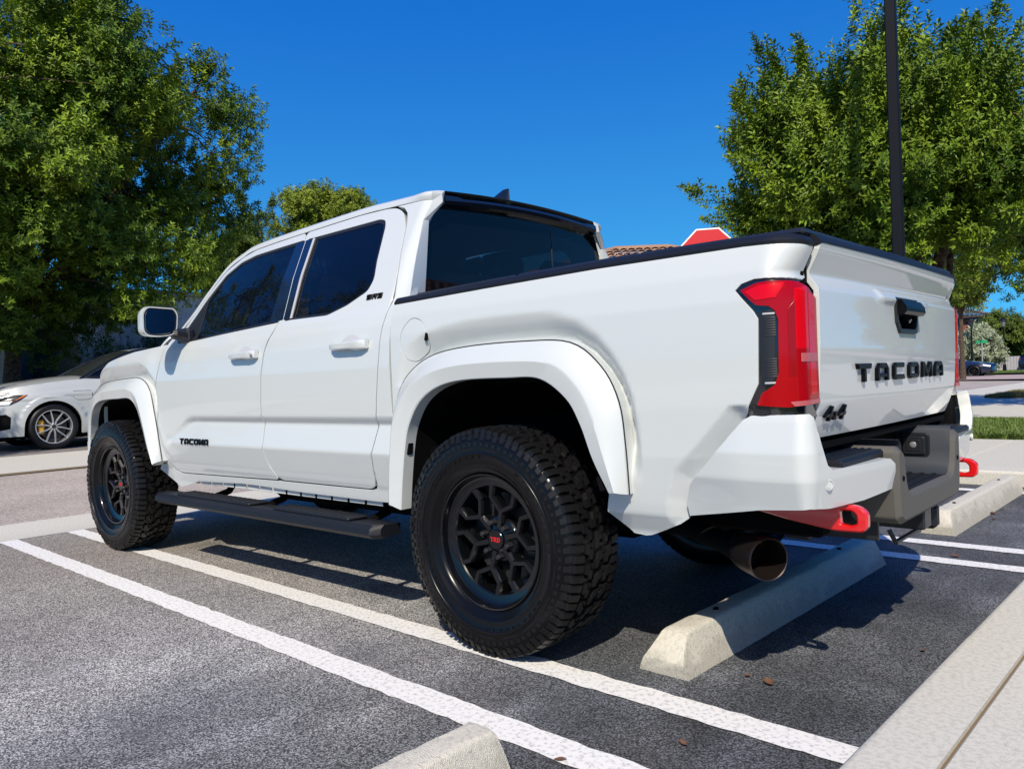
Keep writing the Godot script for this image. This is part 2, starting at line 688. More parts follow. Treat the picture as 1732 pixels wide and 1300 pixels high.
	m.normal_texture = noise_tex(0.12, 72, 256, FastNoiseLite.TYPE_SIMPLEX, 3, [], true, 1.5)
	triplanar(m, 0.4)
	mat("stucco_cream", Color(0.55, 0.47, 0.34), 0.9)
	mat("stucco_grey", Color(0.34, 0.34, 0.35), 0.9)
	m = mat("roof_tile", Color(1, 1, 1), 0.85)
	m.vertex_color_use_as_albedo = true
	mat("wood_brown", Color(0.06, 0.035, 0.022), 0.7)
	mat("shutter_red", Color(0.22, 0.06, 0.04), 0.7)
	mat("shade_black", Color(0.012, 0.012, 0.014), 0.8)  # near-black that stands in for deep porch shade
	m = mat("window_pane", Color(0.02, 0.025, 0.03), 0.04)
	mat("fence_grey", Color(0.36, 0.36, 0.37), 0.7)
	# cars
	m = mat("silver_white_paint", Color(0.40, 0.425, 0.425), 0.4)
	m.clearcoat_enabled = true
	m.clearcoat = 1.0
	m.clearcoat_roughness = 0.03
	m = mat("navy_paint", Color(0.004, 0.008, 0.028), 0.3)
	m.clearcoat_enabled = true
	m.clearcoat = 1.0
	m.clearcoat_roughness = 0.03
	mat("machined", Color(0.72, 0.73, 0.75), 0.28, 0.85)
	mat("caliper_gold", Color(0.45, 0.26, 0.03), 0.4)
	mat("lamp_white", Color(0.75, 0.78, 0.8), 0.15)
	mat("amber", Color(0.6, 0.16, 0.02), 0.2)

# ---------------------------------------------------------------- setting
func L(x: float, z: float, y := 0.0) -> Vector3:
	return lot * Vector3(x, y, z)

func street_y(z: float) -> float:
	# the street rises from its gutter to the far side
	return tab([-40.0, 0.2, -16.0, 0.2, -12.6, 0.15, -5.2, 0.0], z)

func sheet(xs: Array, zs: Array, height: Callable, colour: Callable) -> ArrayMesh:
	var P := PackedVector3Array()
	var N := PackedVector3Array()
	var U := PackedVector2Array()
	var C := PackedColorArray()
	var I := PackedInt32Array()
	for z in zs:
		for x in xs:
			P.append(L(x, z, height.call(x, z)))
			var e := 0.05
			N.append((lot * Vector3(height.call(x - e, z) - height.call(x + e, z), 2 * e, height.call(x, z - e) - height.call(x, z + e))).normalized())
			U.append(Vector2(x, z))
			C.append(colour.call(x, z))
	var n := xs.size()
	for j in zs.size() - 1:
		for i in n - 1:
			var a := j * n + i
			for k in [a, a + 1, a + n, a + 1, a + n + 1, a + n]: I.append(k)
	var arr := []
	arr.resize(Mesh.ARRAY_MAX)
	arr[Mesh.ARRAY_VERTEX] = P
	arr[Mesh.ARRAY_NORMAL] = N
	arr[Mesh.ARRAY_TEX_UV] = U
	arr[Mesh.ARRAY_COLOR] = C
	arr[Mesh.ARRAY_INDEX] = I
	var m := ArrayMesh.new()
	m.add_surface_from_arrays(Mesh.PRIMITIVE_TRIANGLES, arr)
	return m

func steps(a: float, b: float, d: float) -> Array:
	var n := maxi(int(round(absf(b - a) / d)), 1)
	var o := []
	for i in n + 1: o.append(a + (b - a) * i / n)
	return o

func build_setting() -> void:
	var patch := FastNoiseLite.new()
	patch.seed = 5
	patch.frequency = 0.55
	patch.fractal_octaves = 4
	var fine := FastNoiseLite.new()
	fine.seed = 9
	fine.frequency = 3.0
	fine.fractal_octaves = 3
	var flat := func(_x: float, _z: float) -> float: return 0.0
	# one sheet to the horizon
	var g := obj("ground", sheet(steps(-700, 700, 100), steps(-700, 700, 100), func(_x, _z): return -0.12, func(_x, _z): return Color.WHITE), M.earth_grass)
	g.set_meta("kind", "structure")
	# parking lot: worn grey towards the street, newer dark seal coat by the wheel stops
	var lotn := Node3D.new()
	lotn.name = "parking_lot"
	lotn.set_meta("kind", "structure")
	add_child(lotn)
	var tone := func(x: float, z: float) -> Color:
		var n := patch.get_noise_2d(x * 0.8, z * 0.8)
		var n2 := fine.get_noise_2d(x, z)
		var k := smoothstep(-0.75, 0.55, z + n * 1.1 + 0.12 * (x + 1.0))
		var worn := Color(0.58, 0.57, 0.55) * (1.0 + 0.5 * n + 0.22 * n2)
		if z < -1.0: worn = worn.lerp(Color(0.56, 0.51, 0.44), clampf((-1.0 - z) / 2.5, 0, 0.8))
		var seal := Color(0.165, 0.178, 0.195) * (1.0 + 0.7 * n + 0.4 * n2)
		var scuff := clampf(fine.get_noise_2d(x * 0.35 + 40.0, z * 1.7) * 2.2 - 0.35, 0, 1)
		var c := worn.lerp(seal, k) * (1.0 + 0.7 * scuff * k)
		# oil drips in the middle of the bay
		var spots := [Vector2(-0.55, -2.95), Vector2(-0.6, -1.1), Vector2(0.3, -3.0)]
		for s in spots:
			c = c * (1.0 - 0.5 * exp(-pow((Vector2(x, z) - s).length() / 0.13, 2.0)))
		c.a = 1.0
		return c
	obj("asphalt_surface", sheet(steps(-9, 4.35, 0.09), steps(-4.37, 1.40, 0.09), flat, tone), M.asphalt, lotn)
	var k := 0
	for x0 in [-4.27, -3.83, -1.395, -0.959, 1.385, 1.80, 3.95]:
		var wob := 700 + k
		k += 1
		var Pn := []
		for z in steps(-4.36, 1.36, 0.045):
			var a := 0.005 * fine.get_noise_2d(z * 9.0, wob) * 2.0
			var b := 0.005 * fine.get_noise_2d(z * 9.0, wob + 40) * 2.0
			Pn.append([x0 + a, x0 + 0.116 + b, z])
		var so := Soup.new()
		var uv := PackedVector2Array()
		for i in Pn.size() - 1:
			var p: Array = Pn[i]
			var q: Array = Pn[i + 1]
			so.quad(L(p[0], p[2], 0.004), L(q[0], q[2], 0.004), L(q[1], q[2], 0.004), L(p[1], p[2], 0.004))
			for v in [[p[0], p[2]], [q[0], q[2]], [q[1], q[2]], [p[0], p[2]], [q[1], q[2]], [p[1], p[2]]]: uv.append(Vector2(v[0], v[1]))
		so.u = uv
		obj("painted_line", so.done(), M.paint_line, lotn)
	# shallow concrete gutter, street, far apron
	var dip := func(_x: float, z: float) -> float: return -0.035 * sin(clampf((z + 5.2) / 0.83, 0, 1) * PI) + 0.002
	struct("gutter", sheet(steps(-40, 90, 2.0), steps(-5.2, -4.37, 0.104), dip, func(_x, _z): return Color.WHITE), M.concrete)
	var up := func(_x: float, z: float) -> float: return street_y(z)
	struct("road", sheet(steps(-40, 90, 0.5), steps(-8.9, -5.2, 0.37), up, func(x: float, z: float) -> Color:
		return Color(0.50, 0.44, 0.375) * (1.0 + 0.25 * patch.get_noise_2d(x, z) + 0.15 * fine.get_noise_2d(x, z))), M.road_asphalt)
	struct("earth_strip", sheet(steps(-40, 90, 1.0), [-9.08, -8.9], func(x: float, z: float) -> float: return street_y(z) + 0.012 + 0.006 * fine.get_noise_2d(x, z), func(_x, _z): return Color.WHITE), M.soil)
	struct("far_apron", sheet(steps(-40, 90, 2.0), steps(-11.6, -9.08, 0.42), up, func(_x, _z): return Color.WHITE), M.concrete)
	struct("far_parking_strip", sheet(steps(-40, 90, 1.0), steps(-15.2, -11.6, 0.6), up, func(x: float, z: float) -> Color:
		return Color(0.24, 0.22, 0.20) * (1.0 + 0.3 * patch.get_noise_2d(x, z))), M.road_asphalt)
	struct("far_lawn", sheet(steps(-60, 44, 4.0), [-60.0, -20.0, -15.2], func(_x, _z): return 0.24, func(_x, _z): return Color.WHITE), M.earth_grass)
	# kerb and sidewalk behind the bays
	kerb_run("kerb", L(-9, 1.36), L(4.35, 1.36), 0.175, 0.12, 1.5)
	kerb_run("kerb", L(4.35, 1.36), L(4.35, -4.37), 0.175, 0.12, 1.5)
	var walk := Node3D.new()
	walk.name = "sidewalk"
	walk.set_meta("kind", "structure")
	add_child(walk)
	var jt := Soup.new()
	jt.box(L(-2.3, 1.539, 0.055), Vector3(13.3, 0.106, 0.009), lot)
	obj("joint", jt.done(), M.soil, walk)
	for i in 8:
		slab(walk, -7.65 + i * 1.5, 1.5445, 1.494, 1.49)
		slab(walk, -7.65 + i * 1.5, 3.04, 1.494, 1.49)
	var side := Node3D.new()
	side.name = "footpath"
	side.set_meta("kind", "structure")
	add_child(side)
	for i in 6:
		slab(side, 4.533, -4.37 + i * 1.5, 2.76, 1.494)
	# verge with a tree, then pale paving out to the cross street
	struct("verge", sheet(steps(7.3, 10.4, 0.31), steps(-4.3, 7.0, 0.5), func(_x, _z): return 0.10, func(_x, _z): return Color.WHITE), M.earth_grass)
	struct("pavement", sheet(steps(10.4, 90.0, 1.99), steps(-5.1, 12.0, 1.9), func(_x, _z): return 0.03, func(_x, _z): return Color.WHITE), M.concrete)
	struct("cross_street", sheet(steps(41.0, 53.0, 3.0), steps(-60.0, 40.0, 10.0), func(_x, z): return street_y(z) + 0.05, func(_x, _z): return Color(0.52, 0.40, 0.37)), M.road_asphalt)
	grass_patch("verge_grass", 7.32, 10.38, -3.6, 2.4, 0.10, 26000, 71, Color(0.085, 0.15, 0.022), Color(0.16, 0.22, 0.04))
	grass_patch("dry_grass_island", 20.5, 24.5, -3.0, 2.0, 0.05, 9000, 72, Color(0.14, 0.15, 0.03), Color(0.27, 0.18, 0.07))
	grass_patch("far_verge_grass", 56.0, 66.0, -13.0, 0.0, 0.2, 9000, 73, Color(0.10, 0.17, 0.03), Color(0.16, 0.22, 0.05))
	struct("far_verge", sheet(steps(55.0, 120.0, 5.0), steps(-40.0, 20.0, 5.0), func(_x, _z): return 0.21, func(_x, _z): return Color.WHITE), M.earth_grass)

func kerb_run(called: String, a: Vector3, b: Vector3, width: float, high: float, piece: float) -> void:
	# a row of kerb lengths, rounded on the road side (left of a -> b)
	var root := Node3D.new()
	root.name = numbered(called)
	root.set_meta("kind", "structure")
	add_child(root)
	var n := maxi(int(round(a.distance_to(b) / piece)), 1)
	var d := (b - a).normalized()
	var s := d.cross(Vector3.UP).normalized()
	for i in n:
		var p := a.lerp(b, float(i) / n) + d * 0.002
		var q := a.lerp(b, float(i + 1) / n) - d * 0.002
		var rows := []
		for e in [p, q]:
			var row := []
			for v in [[0, -0.05], [0, high - 0.028], [0.004, high - 0.012], [0.013, high - 0.003], [0.028, high], [width, high], [width, -0.05]]:
				row.append(e + s * v[0] + Vector3(0, v[1], 0))
			rows.append(row)
		var so := Soup.new()
		so.loft([rows[1], rows[0]])
		for k in range(1, 6):
			so.tri(rows[0][0], rows[0][k + 1], rows[0][k])
			so.tri(rows[1][0], rows[1][k], rows[1][k + 1])
		obj("kerb_stone", so.done(50), M.concrete, root)

func slab(parent: Node, x: float, z: float, w: float, d: float) -> void:
	var so := Soup.new()
	so.box(L(x + w / 2, z + d / 2, 0.06), Vector3(w, 0.12, d), lot, 0.006)
	obj("paving_slab", so.done(30), M.concrete, parent)

func multimesh(called: String, mesh: Mesh, m: Material, xf: Array, cols: Array, parent: Node = self) -> MultiMeshInstance3D:
	var mm := MultiMesh.new()
	mm.transform_format = MultiMesh.TRANSFORM_3D
	mm.use_colors = true
	mm.mesh = mesh
	mm.instance_count = xf.size()
	for i in xf.size():
		mm.set_instance_transform(i, xf[i])
		mm.set_instance_color(i, cols[i])
	var o := MultiMeshInstance3D.new()
	o.name = numbered(called) if parent == self else called
	o.multimesh = mm
	o.material_override = m
	o.set_meta("kind", "stuff")
	parent.add_child(o, true)
	return o

func grass_patch(called: String, x0: float, x1: float, z0: float, z1: float, y: float, n: int, sd: int, a: Color, b: Color) -> void:
	var r := RandomNumberGenerator.new()
	r.seed = sd
	var so := Soup.new()
	for i in 6:
		var t := r.randf() * TAU
		var d := Vector3(cos(t), 0, sin(t))
		var s := Vector3(-d.z, 0, d.x) * 0.006
		var o := d * r.randf() * 0.03
		var h := r.randf_range(0.07, 0.12)
		var mid := o + Vector3(0, h * 0.6, 0) + d * 0.012
		so.quad(o - s, o + s, mid + s * 0.8, mid - s * 0.8)
		so.tri(mid - s * 0.8, mid + s * 0.8, o + Vector3(0, h, 0) + d * 0.045)
	var xf := []
	var cols := []
	for i in n:
		xf.append(Transform3D(Basis(Vector3.UP, r.randf() * TAU).scaled(Vector3(1.2, r.randf_range(0.6, 1.15), 1.2)), L(r.randf_range(x0, x1), r.randf_range(z0, z1), y)))
		cols.append(a.lerp(b, pow(r.randf(), 1.4)) * r.randf_range(0.8, 1.2))
	multimesh(called, so.done(60), M.grass_blade, xf, cols)

# ---------------------------------------------------------------- buildings, fence
func plain_box(called: String, at: Vector3, size: Vector3, m: Material, parent: Node, ch := 0.01) -> MeshInstance3D:
	var so := Soup.new()
	so.box(at, size, Basis.IDENTITY, ch)
	return obj(called, so.done(30), m, parent)

# a tiled hip roof over a box w x d; rows of barrel tiles as real ribs
func hip_roof(parent: Node, w: float, d: float, y: float, rise: float, over: float, pitch_tile: float, sd: int, base: Color) -> void:
	var r := RandomNumberGenerator.new()
	r.seed = sd
	var so := Soup.new()
	var hw := w / 2 + over
	var hd := d / 2 + over
	var rl := maxf(hw - hd, 0.0)
	var rz := maxf(hd - hw, 0.0)
	var run := minf(hw, hd)
	for f in 4:
		var b := Basis(Vector3.UP, f * PI / 2)
		var half := hw if f % 2 == 0 else hd
		var n := int(half * 2 / pitch_tile)
		for i in n:
			var x0 := -half + i * pitch_tile
			var xm := x0 + pitch_tile / 2
			var up := minf(run, half - absf(xm))
			var course := 0.42
			var k := int(up / course) + 1
			for j in k:
				var t0 := j * course
				var t1 := minf(up, t0 + course)
				if t1 - t0 < 0.05: continue
				so.col = base * r.randf_range(0.62, 1.3)
				var dist := (hd if f % 2 == 0 else hw)
				var rr := pitch_tile * 0.5
				var prev := []
				for s in 5:
					var a := PI * s / 4
					var px := xm - cos(a) * rr
					var lift := sin(a) * rr * 0.7
					var p0 := b * Vector3(px, y + rise * t0 / run + lift + 0.035, dist - t0)
					var p1 := b * Vector3(px, y + rise * t1 / run + lift * 0.8, dist - t1)
					if prev: so.quad(prev[0], p0, p1, prev[1])
					prev = [p0, p1]
	so.col = base * 0.9
	# ridge and hip caps, soffit
	var a1 := Vector3(-rl, y + rise, -rz)
	var a2 := Vector3(rl, y + rise, rz)
	if rl + rz > 0: so.tube([a1 + Vector3(0, 0.04, 0), a2 + Vector3(0, 0.04, 0)], [0.12, 0.12], 8)
	for sx in [-1.0, 1.0]:
		for sz in [-1.0, 1.0]:
			var e := Vector3(rl * sx, y + rise + 0.04, rz * sz)
			so.tube([Vector3(hw * sx, y + 0.05, hd * sz), e], [0.12, 0.12], 8)
	obj("roof", so.done(50), M.roof_tile, parent)
	var sf := Soup.new()
	sf.box(Vector3(0, y - 0.09, 0), Vector3(hw * 2 - 0.06, 0.17, hd * 2 - 0.06))
	obj("eaves", sf.done(), M.wood_brown, parent)

func window_in(parent: Node, at: Vector3, w: float, h: float, facing: Basis, frame: Material, panes := 2) -> void:
	# frame on the wall with set-back panes; facing turns +z outwards
	var fr := Soup.new()
	fr.xf = Transform3D(facing, at)
	for s in [-1.0, 1.0]:
		fr.box(Vector3(s * (w / 2 - 0.04), 0, 0.03), Vector3(0.08, h, 0.12))
		fr.box(Vector3(0, s * (h / 2 - 0.04), 0.03), Vector3(w - 0.16, 0.08, 0.12))
	for i in panes - 1:
		fr.box(Vector3(-w / 2 + w * (i + 1) / panes, 0, 0.02), Vector3(0.05, h - 0.16, 0.08))
	var f := obj("window", fr.done(), frame, parent)
	var pw := w / panes
	for i in panes:
		var so := Soup.new()
		so.xf = fr.xf
		so.box(Vector3(-w / 2 + pw * (i + 0.5), 0, 0.01), Vector3(pw - 0.09, h - 0.16, 0.02))
		obj("pane", so.done(), M.window_pane, f)

func build_structures() -> void:
	var E := Basis.IDENTITY
	# white house across the street, in the shade of the big tree
	var h := thing("house", "white rendered house in shade behind the large left tree and the silver car", "house", Vector3(6.65, 0.2, -22.0), LOT_TURN)
	plain_box("wall", Vector3(2.2, 1.7, 0), Vector3(8.8, 3.4, 6.0), M.stucco_white, h)
	plain_box("wall", Vector3(-6.45, 2.9, 0.3), Vector3(5.3, 5.8, 6.6), M.stucco_white, h)
	plain_box("porch_back_wall", Vector3(-3.0, 1.7, -2.0), Vector3(1.56, 3.4, 0.2), M.shade_black, h)  # back wall coloured near black in place of the porch's deep shade
	plain_box("porch_roof", Vector3(-3.0, 2.95, 1.0), Vector3(1.58, 0.9, 4.0), M.stucco_white, h)
	plain_box("door", Vector3(-3.0, 1.1, -1.87), Vector3(1.0, 2.2, 0.06), M.wood_brown, h)
	plain_box("pilaster", Vector3(0.2, 1.7, 3.08), Vector3(0.35, 3.4, 0.16), M.stucco_white, h)
	plain_box("coping", Vector3(2.2, 3.46, 0), Vector3(9.0, 0.12, 6.2), M.stucco_grey, h)
	plain_box("coping", Vector3(-6.45, 5.86, 0.3), Vector3(5.5, 0.12, 6.8), M.stucco_grey, h)
	window_in(h, Vector3(3.6, 1.8, 3.01), 1.8, 1.3, E, M.wood_brown, 3)
	window_in(h, Vector3(-6.2, 4.3, 3.61), 1.6, 1.3, E, M.wood_brown, 2)
	# tiled house whose ridge shows above the bed cover
	h = thing("house", "house whose brown barrel tile roof shows just left of the red stop sign", "house", Vector3(23.1, 0.24, -14.5), -0.84)
	plain_box("wall", Vector3(0, 1.95, 0), Vector3(9.0, 3.9, 7.0), M.stucco_cream, h)
	hip_roof(h, 9.0, 7.0, 4.05, 1.52, 0.6, 0.30, 4, Color(0.33, 0.20, 0.125))
	window_in(h, Vector3(-1.6, 2.6, 3.51), 1.6, 1.3, E, M.wood_brown)
	window_in(h, Vector3(1.8, 2.6, 3.51), 1.6, 1.3, E, M.wood_brown)
	plain_box("door", Vector3(0.1, 1.05, 3.52), Vector3(1.0, 2.1, 0.08), M.wood_brown, h)
	# far houses at the cross street
	h = thing("house", "cream two-storey house with dark tiled roof and red shutters beyond the silver bush", "house", Vector3(86.5, 0.1, -19.3), 0.0)
	plain_box("wall", Vector3(0, 2.55, 0), Vector3(9.0, 5.1, 9.0), M.stucco_cream, h)
	hip_roof(h, 9.0, 9.0, 5.25, 1.5, 0.7, 0.36, 6, Color(0.15, 0.115, 0.105))
	var wf := Basis(Vector3.UP, 0)
	for s in [Vector2(-2.9, 4.3), Vector2(0.4, 4.3), Vector2(2.8, 4.3)]:
		window_in(h, Vector3(s.x, s.y, 4.51), 1.0, 1.4, wf, M.wood_brown)
	var ws := Basis(Vector3.UP, -PI / 2)
	for s in [Vector2(-1.2, 4.6), Vector2(2.5, 4.6), Vector2(3.75, 4.6)]:
		window_in(h, Vector3(-4.51, s.y, s.x), 0.9, 1.4, ws, M.wood_brown)
	plain_box("shutter", Vector3(-4.54, 4.6, 3.1), Vector3(0.06, 1.5, 0.36), M.shutter_red, h)
	h = thing("house", "bright white house at the right edge beyond the grey fence", "house", Vector3(81.0, 0.1, -6.5), 0.0)
	plain_box("wall", Vector3(0, 2.05, 0), Vector3(8.0, 4.1, 8.0), M.stucco_white, h)
	hip_roof(h, 8.0, 8.0, 4.15, 1.0, 0.4, 0.36, 7, Color(0.2, 0.15, 0.12))
	for s in [-2.2, 0.3, 2.6]: window_in(h, Vector3(-4.01, 2.9, s), 0.7, 1.6, ws, M.wood_brown, 1)
	# stands behind the camera and shows in the rear window's reflection
	h = thing("house", "pale grey-tan building mirrored in the cab's rear window", "house", Vector3(8.0, 0.1, 17.0), 0.0)
	plain_box("wall", Vector3(0, 2.2, 0), Vector3(15.0, 4.4, 7.0), M.stucco_cream, h)
	hip_roof(h, 15.0, 7.0, 4.5, 1.7, 0.5, 0.36, 9, Color(0.25, 0.16, 0.11))
	var wb := Basis(Vector3.UP, PI)
	for x in [-5.0, -1.5, 2.0, 5.5]: window_in(h, Vector3(x, 2.0, -3.51), 1.4, 1.4, wb, M.wood_brown)
	# fence at the far verge, board by board
	var f := thing("fence", "grey vertical board fence beyond the dark blue car", "fence", Vector3(66.5, 0.2, -6.4), 0.0)
	for i in 44:
		var so := Soup.new()
		so.box(Vector3(0, 0.55, -4.4 + i * 0.2), Vector3(0.03, 1.1, 0.188), E, 0.006)
		obj("board", so.done(30), M.fence_grey, f)
	for i in 5: plain_box("post", Vector3(0.08, 0.58, -4.4 + i * 2.15), Vector3(0.1, 1.16, 0.1), M.fence_grey, f)
	for y in [0.25, 0.85]: plain_box("rail", Vector3(0.045, y, -0.1), Vector3(0.05, 0.09, 8.8), M.fence_grey, f)
	# dark metal railing by the bush
	f = thing("railing", "thin dark green metal railing between the silver bush and the grey fence", "railing", Vector3(65.0, 0.2, -13.8), 0.0)
	for i in 22: plain_box("picket", Vector3(0, 0.7, i * 0.14), Vector3(0.02, 1.4, 0.02), M.pole_paint, f, 0.0)
	for y in [0.12, 1.34]: plain_box("rail", Vector3(0.022, y, 1.5), Vector3(0.02, 0.04, 3.1), M.pole_paint, f, 0.0)

# ---------------------------------------------------------------- trees
func sprig(n: int, leaf_len: float, leaf_wide: float, stem: float, sd: int, droop := 0.0) -> ArrayMesh:
	var r := RandomNumberGenerator.new()
	r.seed = sd
	var so := Soup.new()
	for i in n:
		var t := float(i) / (n - 1)
		var o := Vector3(0, stem * (t - 0.35), 0)
		var a := i * 2.4 + r.randf() * 0.5
		var out := Vector3(cos(a), lerpf(0.05, 1.1, t * t) - droop + r.randf_range(-0.2, 0.25), sin(a)).normalized()
		var l := leaf_len * r.randf_range(0.75, 1.15)
		var w := leaf_wide * r.randf_range(0.8, 1.15) * 0.5
		var s := out.cross(Vector3.UP).normalized()
		s = s.rotated(out, r.randf_range(-0.7, 0.7))
		var nn := s.cross(out).normalized()
		if nn.y < 0: nn = -nn
		var mid := o + out * l * 0.45 + nn * l * 0.05
		var tip := o + out * l - nn * l * 0.08
		var e1 := mid + s * w + nn * w * 0.45
		var e2 := mid - s * w + nn * w * 0.45
		so.tri(o, e1, mid); so.tri(mid, e1, tip)
		so.tri(o, mid, e2); so.tri(mid, tip, e2)
	return so.done(20)

func tree(called: String, label: String, at: Vector3, o: Dictionary, group := "") -> Node3D:
	var r := RandomNumberGenerator.new()
	r.seed = o.seed
	var nz := FastNoiseLite.new()
	nz.seed = o.seed
	nz.frequency = 1.0
	var root := thing(called, label, o.get("category", "tree"), at, 0.0, group)
	var cc: Vector3 = o.centre
	var rad: Vector3 = o.radii
	var fork: Vector3 = o.get("fork", Vector3(0, cc.y - rad.y * 0.75, 0))
	# clumps
	var clumps := []
	var tries := 0
	var n_clumps: int = o.clumps
	while clumps.size() < n_clumps and tries < 40000:
		tries += 1
		var d := Vector3(r.randfn(), r.randfn(), r.randfn()).normalized()
		var k := pow(r.randf(), 0.42) * (1.0 + 0.28 * nz.get_noise_3dv(d * 1.7) + 0.12 * nz.get_noise_3dv(d * 5.0))
		var p := cc + d * k * rad
		if d.y < 0: p.y = cc.y + d.y * k * rad.y * o.get("flat_bottom", 0.8)
		var okay := true
		for q in clumps:
			if q.distance_to(p) < o.clump * o.get("apart", 0.75):
				okay = false
				break
		if o.has("clear") and p.y < o.clear[2] and p.dot(Vector3(0.669, 0, 0.743)) > o.clear[0] and p.dot(Vector3(0.669, 0, 0.743)) < o.clear[1]: okay = false
		if okay: clumps.append(p)
	# limbs
	var wood := Soup.new()
	var tr: float = o.trunk
	var lean: Vector3 = o.get("lean", Vector3.ZERO)
	var path := []
	var radii := []
	for i in 7:
		var t := i / 6.0
		path.append(Vector3.ZERO.lerp(fork, t) + lean * sin(t * PI) + Vector3(r.randf_range(-1, 1), 0, r.randf_range(-1, 1)) * tr * 0.15)
		radii.append(tr * (1.35 - 0.35 * minf(1, t * 4)) * (1.0 - 0.25 * t))
	path[0] = Vector3(0, -0.1, 0)
	wood.tube(path, radii, 12)
	obj("trunk", wood.done(60), M.bark, root)
	var br := Soup.new()
	var spine := []
	var ends := []
	for i in int(o.limbs):
		var best := Vector3.ZERO
		var far := -1.0
		for q: Vector3 in clumps:
			var m := q.distance_to(fork) * 0.25
			for e: Vector3 in ends: m = minf(m, q.distance_to(e)) if ends.size() > 1 else m
			if m > far:
				far = m
				best = q
		ends.append(best)
		var pts := []
		var rr := []
		var bend := Vector3(r.randf_range(-0.2, 0.2), 0.25, r.randf_range(-0.2, 0.2)) * fork.distance_to(best) * 0.35
		for j in 8:
			var t := j / 7.0
			var p := fork.lerp(best, t) + bend * sin(t * PI)
			p += Vector3(r.randf_range(-1, 1), r.randf_range(-1, 1), r.randf_range(-1, 1)) * 0.05
			if j == 0: p = fork - Vector3(0, tr * 0.4, 0)
			pts.append(p)
			rr.append(maxf(tr * 0.62 * (1.0 - t) + 0.012, 0.012))
			spine.append([p, rr[-1]])
		br.tube(pts, rr, 7)
	for q: Vector3 in clumps:
		if r.randf() > o.get("twigs", 0.8): continue
		var b: Array = spine[0]
		for s in spine:
			if s[0].distance_to(q) < b[0].distance_to(q): b = s
		var m: Vector3 = b[0].lerp(q, 0.5) + Vector3(r.randf_range(-0.1, 0.1), r.randf_range(0, 0.15), r.randf_range(-0.1, 0.1))
		br.tube([b[0], m, q], [minf(b[1], 0.03), 0.014, 0.006], 5, false)
	for lb in o.get("heavy_limbs", []):
		var pts := []
		for i in range(0, lb[1].size(), 2): pts.append(fork + Vector3(0.669, 0, 0.743) * float(lb[1][i]) + Vector3(0, lb[1][i + 1], 0))
		var rr := []
		for i in pts.size(): rr.append(lerpf(lb[0], lb[0] * 0.55, float(i) / (pts.size() - 1)))
		br.tube(pts, rr, 9)
	obj("branch", br.done(60), M.bark, root).set_meta("kind", "stuff")
	# leaves
	var xf := []
	var cols := []
	var a: Color = o.leaf_a
	var b2: Color = o.leaf_b
	var per: int = o.sprigs
	for q: Vector3 in clumps:
		var out := (q - (cc - Vector3(0, rad.y * 0.5, 0))).normalized()
		var tint := r.randf()
		var cr: float = o.clump * r.randf_range(0.7, 1.2)
		for i in int(per * r.randf_range(0.7, 1.3)):
			var d := Vector3(r.randfn(), r.randfn() * 0.8, r.randfn()).normalized() * pow(r.randf(), 0.5) * cr
			var up := (out * 0.7 + d.normalized() * 0.7 + Vector3(0, 0.55, 0) + Vector3(r.randf_range(-1, 1), r.randf_range(-1, 1), r.randf_range(-1, 1)) * 0.5).normalized()
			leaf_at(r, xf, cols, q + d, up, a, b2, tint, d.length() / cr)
		# upright shoots at the top and ends of limbs
		if r.randf() < o.get("shoots", 0.0) and out.y > -0.3:
			var dir := (Vector3(0, 1, 0) + out * Vector3(1, 0, 1) * 0.5).normalized()
			if out.y < 0.25: dir = (out + Vector3(0, 0.35, 0)).normalized()
			var ln: float = o.get("shoot_len", 0.9) * r.randf_range(0.5, 1.2)
			for i in int(ln * 46):
				var t := r.randf()
				var p := q + dir * (cr * 0.5 + ln * t) + Vector3(r.randfn(), r.randfn(), r.randfn()) * 0.13 * (1.15 - t)
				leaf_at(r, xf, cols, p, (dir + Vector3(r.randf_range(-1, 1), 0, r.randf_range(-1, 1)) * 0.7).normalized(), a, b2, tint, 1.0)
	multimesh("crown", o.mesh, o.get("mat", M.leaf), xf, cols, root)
	return root

func leaf_at(r: RandomNumberGenerator, xf: Array, cols: Array, p: Vector3, up: Vector3, a: Color, b: Color, tint: float, young: float) -> void:
	var e := up.cross(Vector3(0.3, 0.2, 0.9)).normalized()
	var bs := Basis(e, up, e.cross(up)) * Basis(Vector3.UP, r.randf() * TAU)
	xf.append(Transform3D(bs.scaled(Vector3.ONE * r.randf_range(0.75, 1.2)), p))
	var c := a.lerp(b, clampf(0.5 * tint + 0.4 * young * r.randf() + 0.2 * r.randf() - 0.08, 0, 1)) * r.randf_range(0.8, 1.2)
	c.a = 1.0
	cols.append(c)

